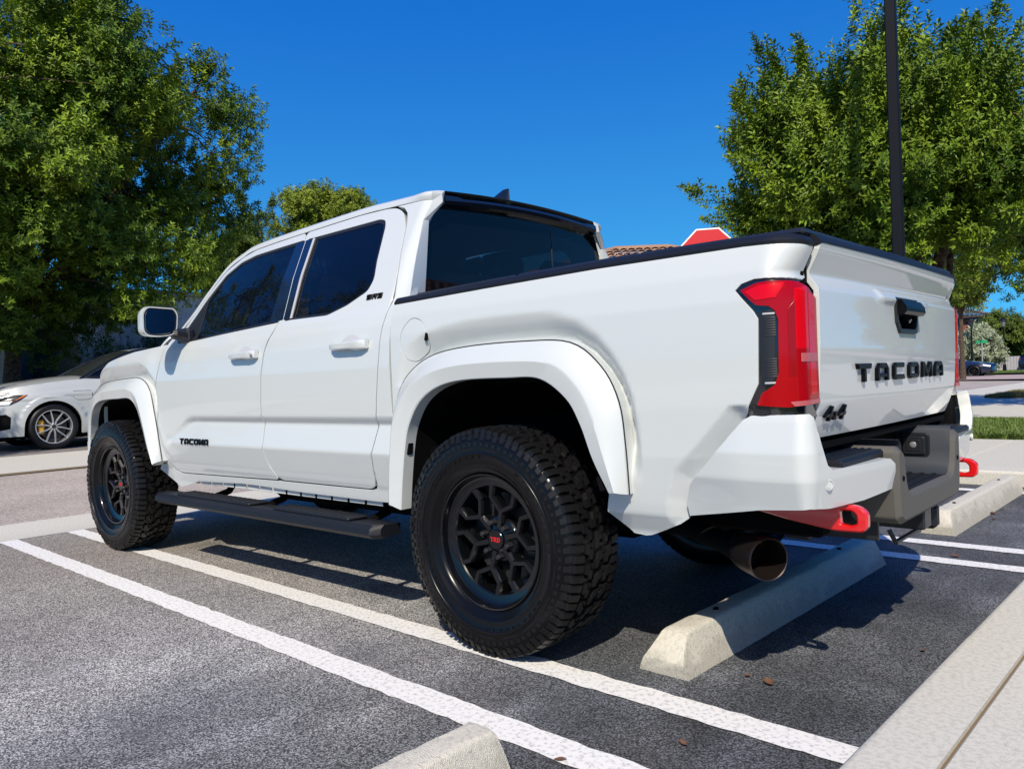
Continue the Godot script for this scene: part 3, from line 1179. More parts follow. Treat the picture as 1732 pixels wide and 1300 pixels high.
func build_trees() -> void:
	var broad := sprig(13, 0.100, 0.042, 0.16, 3)
	var broad2 := sprig(12, 0.088, 0.034, 0.15, 4)
	var small := sprig(12, 0.07, 0.03, 0.2, 5)
	var big := sprig(9, 0.22, 0.09, 0.3, 6)
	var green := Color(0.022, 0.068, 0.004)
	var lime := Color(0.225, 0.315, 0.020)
	tree("oak_tree", "large dense leafy tree at the left edge behind the silver car", Vector3(2.1, 0.2, -16.2), {
		"seed": 101, "centre": Vector3(0.25, 5.35, 0.4), "radii": Vector3(4.1, 4.05, 4.1), "clumps": 270, "clump": 0.64, "sprigs": 115, "limbs": 9, "trunk": 0.19,
		"leaf_a": green, "leaf_b": lime, "mesh": broad, "shoots": 0.35, "shoot_len": 0.7, "fork": Vector3(0.1, 2.3, 0), "flat_bottom": 0.92, "apart": 0.8})
	tree("oak_tree", "rounded leafy tree with upright shoots behind the tailgate and black lamp pole", Vector3(9.33, 0.1, -1.22), {
		"heavy_limbs": [[0.085, [0.0, -0.05, 0.10, 0.18, 0.24, 0.48, 0.33, 0.95]], [0.075, [0.0, -0.05, 0.20, 0.0, 0.40, 0.22, 0.47, 0.50, 0.52, 1.0]]], "clear": [-0.5, 0.95, 2.55],
		"seed": 202, "centre": Vector3(-0.18, 3.6, -0.26), "radii": Vector3(2.0, 1.62, 2.05), "clumps": 165, "clump": 0.45, "sprigs": 108, "limbs": 9, "trunk": 0.16,
		"leaf_a": green, "leaf_b": lime, "mesh": broad2, "shoots": 0.75, "shoot_len": 0.75, "fork": Vector3(-0.1, 1.45, 0.0), "lean": Vector3(0.12, 0, -0.1), "flat_bottom": 0.95, "apart": 0.75})
	tree("oak_tree", "dark leafy tree cut by the right edge of the picture", Vector3(16.2, 0.05, -0.5), {
		"seed": 203, "centre": Vector3(0, 4.3, 0), "radii": Vector3(2.4, 2.5, 2.4), "clumps": 130, "clump": 0.55, "sprigs": 50, "limbs": 8, "trunk": 0.15,
		"leaf_a": green, "leaf_b": lime, "mesh": broad2, "shoots": 0.5, "fork": Vector3(0, 1.9, 0)})
	tree("small_tree", "slender yellow-green tree with open crown above the cab roof", Vector3(14.8, 0.24, -23.1), {
		"seed": 301, "centre": Vector3(0, 6.9, 0), "radii": Vector3(1.9, 1.45, 1.8), "clumps": 80, "clump": 0.5, "sprigs": 80, "limbs": 9, "trunk": 0.11,
		"leaf_a": Color(0.09, 0.15, 0.010), "leaf_b": Color(0.28, 0.33, 0.03), "mesh": broad, "shoots": 0.1, "shoot_len": 0.4, "twigs": 1.0, "apart": 0.7, "fork": Vector3(0, 4.0, 0)})
	tree("small_tree", "leafy tree between the large left tree and the cab windscreen pillar", Vector3(12.0, 0.24, -24.0), {
		"seed": 302, "centre": Vector3(0, 4.9, 0), "radii": Vector3(2.6, 2.0, 2.2), "clumps": 90, "clump": 0.55, "sprigs": 46, "limbs": 8, "trunk": 0.12,
		"leaf_a": green, "leaf_b": Color(0.16, 0.21, 0.03), "mesh": broad, "shoots": 0.5})
	# hedge in front of the white house
	tree("hedge", "low clipped hedge against the white house wall behind the silver car", Vector3(6.0, 0.2, -18.2), {
		"seed": 303, "category": "hedge", "centre": Vector3(0, 1.05, 0), "radii": Vector3(1.6, 1.05, 0.55), "clumps": 80, "clump": 0.3, "sprigs": 36, "limbs": 6, "trunk": 0.04,
		"leaf_a": Color(0.03, 0.06, 0.01), "leaf_b": Color(0.10, 0.13, 0.02), "mesh": small, "fork": Vector3(0, 0.2, 0), "apart": 0.8})
	# right background
	tree("bush", "large rounded silver-green bush behind the dark blue car", Vector3(58.4, 0.15, -10.7), {
		"seed": 305, "category": "bush", "centre": Vector3(0, 1.6, 0), "radii": Vector3(1.8, 1.55, 1.75), "clumps": 110, "clump": 0.45, "sprigs": 30, "limbs": 6, "trunk": 0.08,
		"leaf_a": Color(0.22, 0.27, 0.16), "leaf_b": Color(0.42, 0.46, 0.33), "mesh": big, "mat": M.leaf_silver, "fork": Vector3(0, 0.4, 0), "flat_bottom": 1.0})
	tree("street_tree", "green street tree beside the far street lamp left of the white house", Vector3(68.9, 0.2, -10.7), {
		"seed": 306, "centre": Vector3(0, 2.9, 0), "radii": Vector3(1.6, 1.7, 1.8), "clumps": 80, "clump": 0.5, "sprigs": 26, "limbs": 7, "trunk": 0.14,
		"leaf_a": Color(0.05, 0.09, 0.012), "leaf_b": Color(0.16, 0.21, 0.035), "mesh": big, "fork": Vector3(0, 1.5, 0)})
	tree("street_tree", "yellow-green tree seen between the limbs of the tree behind the tailgate", Vector3(42.0, 0.2, -7.8), {
		"seed": 307, "centre": Vector3(0, 4.6, 0), "radii": Vector3(1.2, 1.2, 1.2), "clumps": 60, "clump": 0.5, "sprigs": 26, "limbs": 7, "trunk": 0.12,
		"leaf_a": Color(0.09, 0.14, 0.012), "leaf_b": Color(0.22, 0.26, 0.04), "mesh": big, "fork": Vector3(0, 3.2, 0)})
	tree("bush", "light green bush by the fence at the right edge", Vector3(70.0, 0.2, -8.6), {
		"seed": 308, "category": "bush", "centre": Vector3(0, 1.1, 0), "radii": Vector3(1.2, 1.0, 2.4), "clumps": 70, "clump": 0.45, "sprigs": 26, "limbs": 6, "trunk": 0.08,
		"leaf_a": Color(0.09, 0.13, 0.015), "leaf_b": Color(0.22, 0.26, 0.05), "mesh": big, "fork": Vector3(0, 0.3, 0)})
	# added out of view on the right so the tailgate mirrors less blue sky
	for q in [[Vector3(33.0, 0.05, 7.5), 402, "nearest of three unseen trees added to tone down the tailgate reflection"], [Vector3(41.0, 0.05, 12.0), 403, "middle of three unseen trees added to tone down the tailgate reflection"], [Vector3(52.0, 0.05, 17.0), 404, "farthest of three unseen trees added to tone down the tailgate reflection"]]:
		tree("oak_tree", q[2], q[0], {
			"seed": q[1], "centre": Vector3(0, 4.6, 0), "radii": Vector3(3.6, 3.6, 3.8), "clumps": 120, "clump": 0.8, "sprigs": 40, "limbs": 7, "trunk": 0.2,
			"leaf_a": green, "leaf_b": lime, "mesh": big, "fork": Vector3(0, 1.8, 0), "flat_bottom": 1.0}, "unseen trees added for the tailgate reflection")
	# stands left of the camera and shows in the front window's reflection
	tree("oak_tree", "leafy tree mirrored in the front side window of the pickup truck", Vector3(-4.4, 0.15, -12.4), {
		"seed": 401, "centre": Vector3(0, 4.2, 0), "radii": Vector3(2.8, 2.8, 2.8), "clumps": 110, "clump": 0.6, "sprigs": 44, "limbs": 8, "trunk": 0.17,
		"leaf_a": green, "leaf_b": lime, "mesh": broad2, "shoots": 0.4, "fork": Vector3(0, 1.8, 0)})

# ---------------------------------------------------------------- pickup truck
# x right, y up, z towards the tail; rear axle at z = 0, front axle at z = -3.35
const DOOR := [0.40, 0.835, 0.48, 0.842, 0.55, 0.855, 0.60, 0.874, 0.712, 0.909, 0.822, 0.886, 0.832, 0.882, 0.866, 0.906, 0.95, 0.912, 1.08, 0.915, 1.18, 0.909, 1.25, 0.897, 1.30, 0.880, 1.335, 0.862, 1.55, 0.774, 1.78, 0.658, 1.835, 0.625, 1.9, 0.585]
const FLAT := [0.40, 0.835, 0.48, 0.848, 0.55, 0.864, 0.60, 0.882, 0.70, 0.897, 0.85, 0.905, 0.95, 0.912, 1.08, 0.915, 1.18, 0.909, 1.25, 0.894, 1.30, 0.868, 1.335, 0.84]
const BED := [0.45, 0.85, 0.50, 0.865, 0.60, 0.885, 0.75, 0.905, 0.90, 0.912, 1.10, 0.914, 1.20, 0.913, 1.28, 0.902, 1.34, 0.885, 1.38, 0.872, 1.42, 0.86]
const FLARE_OUT := [-0.565, 0.50, -0.553, 0.62, -0.535, 0.78, -0.512, 0.91, -0.441, 1.025, -0.301, 1.101, -0.105, 1.130, 0.189, 1.134, 0.397, 1.118, 0.517, 1.035, 0.581, 0.921, 0.600, 0.78, 0.608, 0.63]
const FLARE_MID := [-0.515, 0.52, -0.510, 0.62, -0.493, 0.76, -0.468, 0.865, -0.400, 0.965, -0.270, 1.035, -0.100, 1.066, 0.170, 1.070, 0.350, 1.052, 0.455, 0.975, 0.515, 0.870, 0.555, 0.75, 0.590, 0.64]
const FLARE_IN := [-0.455, 0.50, -0.440, 0.62, -0.415, 0.76, -0.385, 0.845, -0.320, 0.930, -0.215, 0.985, -0.080, 1.008, 0.140, 1.010, 0.290, 1.003, 0.400, 0.935, 0.455, 0.850, 0.500, 0.74, 0.560, 0.635]
const FRONT_OUT := [-0.60, 0.60, -0.585, 0.70, -0.56, 0.80, -0.52, 0.91, -0.441, 0.995, -0.301, 1.058, -0.105, 1.085, 0.189, 1.098, 0.400, 1.096, 0.520, 1.030, 0.582, 0.870, 0.622, 0.73, 0.655, 0.60]
const FRONT_MID := [-0.555, 0.61, -0.540, 0.70, -0.518, 0.78, -0.475, 0.865, -0.400, 0.935, -0.270, 0.992, -0.100, 1.022, 0.170, 1.035, 0.345, 1.032, 0.460, 0.965, 0.530, 0.830, 0.585, 0.70, 0.645, 0.585]
const FRONT_IN := [-0.505, 0.62, -0.490, 0.70, -0.468, 0.76, -0.425, 0.835, -0.340, 0.905, -0.225, 0.950, -0.080, 0.970, 0.140, 0.976, 0.320, 0.975, 0.425, 0.918, 0.495, 0.800, 0.555, 0.67, 0.620, 0.575]
const R_CORNER := 0.09
const S_CORNER := 1.058
var flare_line: PackedVector2Array
var flare_line_f: PackedVector2Array
var seam_line: PackedVector2Array

func off_line(q: Vector2, line: PackedVector2Array) -> float:
	var d := 9.0
	for i in line.size() - 1:
		d = minf(d, Geometry2D.get_closest_point_to_segment(q, line[i], line[i + 1]).distance_to(q))
	return d

func body_raw(z: float, y: float) -> float:
	var a: float
	if z > -0.5375 and y < (1.342 if z < -0.45 else 1.395):
		a = tab(BED, y)
		# box bulge over the wheel: undercut between its crease and the flare
		if y > 0.6 and z < 0.85:
			var d := maxf(0.0, off_line(Vector2(z, y), flare_line) - 0.014)
			var band := 0.088 if z < 0.35 else lerpf(0.088, 0.045, clampf((z - 0.35) / 0.3, 0, 1))
			var fade := smoothstep(-0.52, -0.30, z) * smoothstep(0.66, 0.80, y)
			if y > 1.0 or z > 0.3: a -= 0.046 * pow(clampf(1.0 - d / band, 0, 1), lerpf(1.15, 2.0, smoothstep(0.25, 0.45, z))) * fade
		if z > 0.45 and y < 0.90:
			a -= 0.035 * clampf(1.0 - off_line(Vector2(z, y), seam_line) / 0.055, 0, 1)
			a -= 0.03 * clampf((0.565 - y) / 0.06, 0, 1)
		return a
	a = tab(DOOR, y)
	if y < 1.335:
		if z < -1.9:
			var f := tab(FLAT, y)
			if y < 0.868:
				var zd := -2.36 + (y - 0.857) * 1.92
				a = lerpf(f, a, clampf((z - zd) / 0.085, 0, 1))
			else:
				a = lerpf(f, a, smoothstep(-2.36, -1.9, z))
			if z < -2.6 and y > 0.6:
				var d := maxf(0.0, off_line(Vector2(z, y), flare_line_f) - 0.012)
				a -= 0.040 * clampf(1.0 - d / 0.085, 0, 1) * smoothstep(-2.66, -2.80, z) * smoothstep(0.8, 1.0, y)
				a += 0.012 * smoothstep(-2.66, -2.85, z) * smoothstep(1.02, 1.14, y) * smoothstep(1.28, 1.20, y)
	else:
		a -= 0.04 * pow(clampf((-1.7 - z) / 0.8, 0, 1.3), 2.0)
		a -= 0.03 * smoothstep(-0.60, -0.51, z)
	if z < -3.2: a -= 0.13 * pow((-3.2 - z) / 0.7, 2.0)
	return a

func body_w(z: float, y: float) -> float:
	return 0.25 * body_raw(z, y - 0.006) + 0.5 * body_raw(z, y) + 0.25 * body_raw(z, y + 0.006)

func skin(s: float, y: float) -> Vector3:
	var a := body_w(minf(s, S_CORNER), y)
	if s <= S_CORNER: return Vector3(-a, y, s)
	var deep := tab([1.225, 0.09, 1.262, 0.073, 1.272, 0.066, 1.335, 0.099, 1.36, 0.105], y)
	var t := (s - S_CORNER) / R_CORNER
	if t < PI / 2: return Vector3(-(a - R_CORNER * (1.0 - cos(t))), y, S_CORNER + deep * sin(t))
	return Vector3(-(a - R_CORNER) + (s - S_CORNER - R_CORNER * PI / 2), y, S_CORNER + deep)

func proud(k: float) -> Callable:
	# the same skin moved outwards by k
	return func(s: float, y: float) -> Vector3:
		var e := 0.004
		var n: Vector3 = (skin(s, y + e) - skin(s, y - e)).cross(skin(s + e, y) - skin(s - e, y)).normalized()
		return skin(s, y) - n * k

func shifted(flat: Array, dz: float, dy: float) -> PackedVector2Array:
	var o := PackedVector2Array()
	for i in range(0, flat.size(), 2): o.append(Vector2(flat[i] + dz, flat[i + 1] + dy * clampf((flat[i + 1] - 0.6) / 0.4, 0, 1)))
	return o

func wheel_flare(dz: float, dy: float, base: Callable, w_top: float) -> Array:
	# [flare, dark lining, dark shadow line] for the left side
	var fr := dz < -1.0
	var a := smooth_path(shifted(FRONT_OUT if fr else FLARE_OUT, dz, dy), 5)
	var b := smooth_path(shifted(FRONT_MID if fr else FLARE_MID, dz, dy), 5)
	var c := smooth_path(shifted(FRONT_IN if fr else FLARE_IN, dz, dy), 5)
	var rows := []
	var lining := []
	var seal := []  # path of the dark tube drawn as the flare's shadow line
	var thin := []
	for i in a.size():
		var taper := func(z: float) -> float: return 0.10 * pow(maxf(0.0, -3.35 - z) / 0.62, 2.0) if z < -3.35 else 0.0
		var ta: float = taper.call(a[i].x)
		var tb: float = taper.call(b[i].x)
		var tc: float = taper.call(c[i].x)
		var pa := Vector3(-0.865 + ta, a[i].y, a[i].x)
		var pa1 := Vector3(-(w_top - 0.052) + ta, a[i].y, a[i].x)
		var pa2 := Vector3(-(w_top - 0.046) + ta, lerpf(a[i].y, b[i].y, 0.08), lerpf(a[i].x, b[i].x, 0.08))
		var pm := Vector3(-(w_top - 0.020) + lerpf(ta, tb, 0.5), lerpf(a[i].y, b[i].y, 0.5), lerpf(a[i].x, b[i].x, 0.5))
		var pb := Vector3(-(w_top - 0.003) + tb, lerpf(a[i].y, b[i].y, 0.94), lerpf(a[i].x, b[i].x, 0.94))
		var pb2 := Vector3(-(w_top) + tb, lerpf(b[i].y, c[i].y, 0.06), lerpf(b[i].x, c[i].x, 0.06))
		var pc := Vector3(-(w_top - 0.012) + tc, lerpf(b[i].y, c[i].y, 0.95), lerpf(b[i].x, c[i].x, 0.95))
		var pc2 := Vector3(-(w_top - 0.016) + tc, c[i].y, c[i].x)
		var pd := Vector3(-0.90 + tc, c[i].y, c[i].x)
		rows.append([pa, pa1, pa2, pm, pb, pb2, pc, pc2, pd])
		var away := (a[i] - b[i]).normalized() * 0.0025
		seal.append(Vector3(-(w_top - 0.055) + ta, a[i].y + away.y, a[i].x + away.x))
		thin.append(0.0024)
		lining.append([pd + Vector3(0, 0.004, 0), Vector3(-0.52, c[i].y + 0.004, c[i].x)])
	var so := Soup.new()
	so.loft(rows)
	for e in [rows[0], rows[rows.size() - 1]]:
		for k in range(1, 8): so.tri(e[0], e[k], e[k + 1])
	var li := Soup.new()
	li.loft(lining)
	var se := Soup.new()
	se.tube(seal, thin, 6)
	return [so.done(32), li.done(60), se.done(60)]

func build_truck() -> void:
	seam_line = V2([0.984, 0.858, 0.886, 0.753, 0.810, 0.679, 0.786, 0.614, 0.779, 0.567])
	flare_line = smooth_path(shifted(FLARE_OUT, 0, 0), 2)
	flare_line_f = smooth_path(shifted(FRONT_OUT, -3.35, 0), 2)
	var t := thing("pickup_truck", "white crew-cab pickup truck with black wheels parked over the wheel stop", "pickup truck")
	truck_body(t)
	truck_cab(t)
	truck_tail(t)
	truck_under(t)
	truck_wheels(t)

func truck_body(t: Node3D) -> void:
	var W: Material = M.white_paint
	var K := 0.0025
	# front door
	var win_f := V2([-2.56, 1.345, -2.47, 1.425, -2.375, 1.525, -2.24, 1.662, -2.10, 1.722, -1.95, 1.744, -1.55, 1.759, -1.468, 1.761, -1.405, 1.328, -2.32, 1.288, -2.50, 1.283])
	var door_f := V2([-2.627, 1.286, -2.60, 1.345, -2.50, 1.440, -2.391, 1.550, -2.259, 1.690, -2.10, 1.752, -1.966, 1.778, -1.493, 1.802, -1.478, 1.74, -1.43, 1.40, -1.442, 1.308, -1.507, 1.215, -1.542, 1.071, -1.559, 0.936, -1.570, 0.835, -1.565, 0.709, -1.555, 0.62, -1.50, 0.548, -2.416, 0.533, -2.56, 0.533, -2.65, 0.552, -2.72, 0.605, -2.772, 0.782, -2.758, 0.946, -2.699, 1.107])
	var m := panel(Soup.inset(Soup.ccw2(rounded(door_f, 0.03, 3)), K), [rounded(win_f, 0.02, 3)], skin, 0.02, 0.0105, 0.02)
	pair("front_door", m, W, t)
	# rear door
	var win_r := V2([-1.458, 1.761, -1.396, 1.761, -0.872, 1.768, -0.825, 1.755, -0.806, 1.72, -0.752, 1.466, -0.774, 1.415, -0.90, 1.362, -1.035, 1.328, -1.341, 1.331, -1.395, 1.328])
	var door_r := V2([-1.488, 1.802, -1.053, 1.818, -0.85, 1.815, -0.77, 1.805, -0.705, 1.772, -0.668, 1.72, -0.651, 1.690, -0.602, 1.502, -0.581, 1.372, -0.593, 1.285, -0.605, 1.22, -0.616, 1.099, -0.651, 0.888, -0.713, 0.636, -0.721, 0.585, -0.737, 0.56, -0.77, 0.550, -1.495, 0.548, -1.55, 0.62, -1.560, 0.709, -1.565, 0.835, -1.554, 0.936, -1.537, 1.071, -1.502, 1.215, -1.437, 1.308, -1.425, 1.40, -1.473, 1.74])
	m = panel(Soup.inset(Soup.ccw2(rounded(door_r, 0.045, 4)), K), [rounded(win_r, 0.02, 3)], skin, 0.02, 0.0105, 0.02)
	pair("rear_door", m, W, t)
	# rocker with its turned-under flange
	var rock := V2([-2.765, 0.60, -2.715, 0.598, -2.645, 0.545, -2.56, 0.527, -2.416, 0.527, -1.5, 0.541, -0.77, 0.544, -0.73, 0.552, -0.712, 0.575, -0.705, 0.62, -0.56, 0.62, -0.548, 0.50, -0.75, 0.497, -1.3, 0.498, -1.84, 0.508, -2.37, 0.490, -2.60, 0.443, -2.84, 0.54])
	m = panel(rock, [], skin, 0.02, 0.0105, 0.03)
	pair("rocker_panel", m, W, t)
	var fl := Soup.new()
	var r := RandomNumberGenerator.new()
	r.seed = 8
	for i in 14:
		var z := -2.45 + i * 0.128
		fl.box(Vector3(-0.825, 0.487, z), Vector3(0.006, 0.026, 0.11), Basis.IDENTITY, 0.002)
	pair("rocker_flange", fl.done(), W, t)
	# rear cab corner between door and bed
	var corner := V2([-0.645, 0.888, -0.610, 1.099, -0.599, 1.22, -0.587, 1.285, -0.575, 1.372, -0.596, 1.502, -0.645, 1.690, -0.657, 1.725, -0.678, 1.765, -0.715, 1.795, -0.768, 1.811, -0.62, 1.808, -0.553, 1.803, -0.553, 1.76, -0.560, 1.712, -0.534, 1.52, -0.512, 1.37, -0.545, 1.345, -0.545, 0.50, -0.56, 0.62, -0.700, 0.62, -0.705, 0.64])
	m = panel(corner, [], skin, 0.015, 0.012, 0.05)
	pair("cab_corner", m, W, t)
	# front fender
	var fen := V2([-2.632, 1.286, -2.705, 1.107, -2.764, 0.946, -2.778, 0.782, -2.727, 0.605, -2.70, 0.60, -2.77, 0.70, -2.85, 0.86, -2.92, 0.955, -3.05, 0.995, -3.5, 0.985, -3.66, 0.93, -3.74, 0.82, -3.78, 0.74, -3.93, 0.74, -3.93, 0.98, -3.86, 1.06, -3.70, 1.145, -3.45, 1.215, -3.06, 1.265])
	m = panel(fen, [], skin, 0.02, 0.0125, 0.02)
	pair("front_fender", m, W, t)
	# bed side
	var bed := V2([-0.530, 1.332, 0.0, 1.346, 0.5, 1.357, 1.0, 1.358, 1.16, 1.352, 1.216, 1.347, 1.222, 1.335, 1.243, 1.262, 1.216, 1.254, 1.114, 1.257, 1.041, 1.259, 1.003, 1.249, 0.984, 1.231, 1.012, 1.198, 1.038, 1.168, 1.052, 1.144, 1.045, 0.965, 1.003, 0.884, 0.984, 0.860, 0.886, 0.755, 0.810, 0.681, 0.784, 0.615, 0.777, 0.560, 0.751, 0.541, 0.695, 0.516, 0.635, 0.492, 0.614, 0.488, 0.57, 0.492, 0.498, 0.562, 0.52, 0.64, 0.50, 0.75, 0.44, 0.90, 0.38, 0.97, 0.28, 1.03, -0.2, 1.03, -0.33, 0.95, -0.41, 0.82, -0.45, 0.62, -0.46, 0.50, -0.530, 0.50])
	var fuel := rounded(V2([-0.405, 1.272, -0.335, 1.252, -0.305, 1.19, -0.318, 1.13, -0.395, 1.083, -0.445, 1.100, -0.478, 1.16, -0.462, 1.225]), 0.05, 5)
	m = panel(bed, [fuel], skin, 0.0135, 0.0105, 0.014)
	obj("bed_side", m, W, t)
	m = panel(bed, [], skin, 0.03, 0.02, 0.03)
	obj("bed_side", mirrored(m), W, t)
	var fd := obj("fuel_door", panel(Soup.inset(Soup.ccw2(fuel), 0.0045), [], proud(0.0), 0.012, 0.012, 0.012), W, t)
	var notch := Soup.new()
	notch.box(skin(-0.316, 1.185) + Vector3(-0.001, 0, 0), Vector3(0.012, 0.034, 0.016), Basis(Vector3.RIGHT, 0.3), 0.004)
	obj("finger_notch", notch.done(), M.underbody, fd)
	# wheel flares and linings
	for f in [[0.0, 0.0, 0.968], [-3.35, 0.0, 0.962]]:
		var two := wheel_flare(f[0], f[1], skin, f[2])
		pair("wheel_flare", two[0], W, t)
		pair("wheel_arch_liner", two[1], M.underbody, t)
		pair("flare_shadow_line", two[2], M.satin_black, t)  # thin dark tube stands in for the shadow gap round the flare
	# tabs of the liner seen inside the rear arch
	var tabs := Soup.new()
	for q in [[-0.392, 0.87, 0.3], [-0.425, 0.745, 0.15], [0.515, 0.66, -0.3]]:
		tabs.box(Vector3(-0.925, q[1], q[0]), Vector3(0.03, 0.05, 0.02), Basis(Vector3.RIGHT, q[2]), 0.004)
	obj("liner_tab", tabs.done(), M.underbody, t)
	# door handles: cup in the door and a strap over it
	for z in [[-1.69, "front"], [-0.805, "rear"]]:
		var at := skin(z[0], 1.178)
		var d := Soup.new()
		d.xf = Transform3D(Basis(Vector3(0, 0, 1), 0.05), at)
		d.loft(handle_rows())
		for e in [0, 8]:
			var rw: Array = handle_rows()[e]
			for k in range(1, rw.size() - 1):
				if e == 0: d.tri(rw[0], rw[k + 1], rw[k])
				else: d.tri(rw[0], rw[k], rw[k + 1])
		var hnd := obj("door_handle", d.done(50), W, t)
		obj("door_handle", d.done(50, true), W, t)
		var cup := Soup.new()
		for i in 9:
			for j in 6:
				cup.tri(cup_pt(at, i, j), cup_pt(at, i, j + 1), cup_pt(at, i + 1, j + 1))
				cup.tri(cup_pt(at, i, j), cup_pt(at, i + 1, j + 1), cup_pt(at, i + 1, j))
		obj("handle_cup", cup.done(60), M.light_grey, hnd)
	var lock := Soup.new()
	lock.xf = Transform3D(Basis.IDENTITY, skin(-1.575, 1.181) + Vector3(-0.0425, 0, 0))
	lock.lathe([Vector2(0, 0), Vector2(0.008, 0), Vector2(0.0095, 0.003)], 14)
	obj("key_lock", lock.done(), M.light_grey, t)
	# badges: letters stand on the door
	badge(t, "TACOMA", -2.282, 0.724, 0.034, 0.345)
	badge(t, "SR5", -0.709, 1.384, 0.024, 0.112)

func handle_rows() -> Array:
	var rows := []
	for i in 9:
		var u := i / 8.0
		var z := lerpf(-0.128, 0.128, u)
		var e := 1.0 - pow(absf(u * 2 - 1), 6.0)
		var out := 0.022 + 0.018 * e
		var h := 0.017 + 0.006 * smoothstep(0.55, 0.8, u)
		h *= 0.8 + 0.2 * e
		rows.append([Vector3(-0.001, h, z), Vector3(-out * 0.7, h, z), Vector3(-out, h * 0.6, z), Vector3(-out, -h * 0.55, z), Vector3(-out * 0.75, -h * 1.0, z), Vector3(-0.014, -h * 1.05, z), Vector3(-0.001, -h * 0.8, z)])
	return rows

func cup_pt(at: Vector3, i: int, j: int) -> Vector3:
	# a shallow eyebrow that stands just proud above and below the handle
	var a := PI * i / 9.0
	var rr := j / 6.0
	var p := Vector2(cos(a) * 0.072, sin(a) * 0.05 - 0.004) * rr
	var s := skin(at.z + p.x, at.y + p.y)
	return s + Vector3(-0.0015 - 0.004 * (1.0 - rr), 0, 0)

func badge(t: Node3D, text: String, z: float, y: float, high: float, long: float) -> void:
	var holder := Node3D.new()
	holder.name = "badge"
	t.add_child(holder, true)
	var n := text.length()
	for i in n:
		var so := Soup.new()
		var zz := z - long / 2 + long * (i + 0.5) / n
		var p := skin(zz, y)
		var slope := (body_w(zz, y + 0.02) - body_w(zz, y - 0.02)) / 0.04
		so.xf = Transform3D(Basis(Vector3(0, 0, 1), Vector3(-slope, 1, 0).normalized(), Vector3(-1, -slope, 0).normalized()), p)
		glyph(so, text[i], long / n * 0.80, high, 0.007)
		obj("letter", so.done(20), M.letter_black, holder)

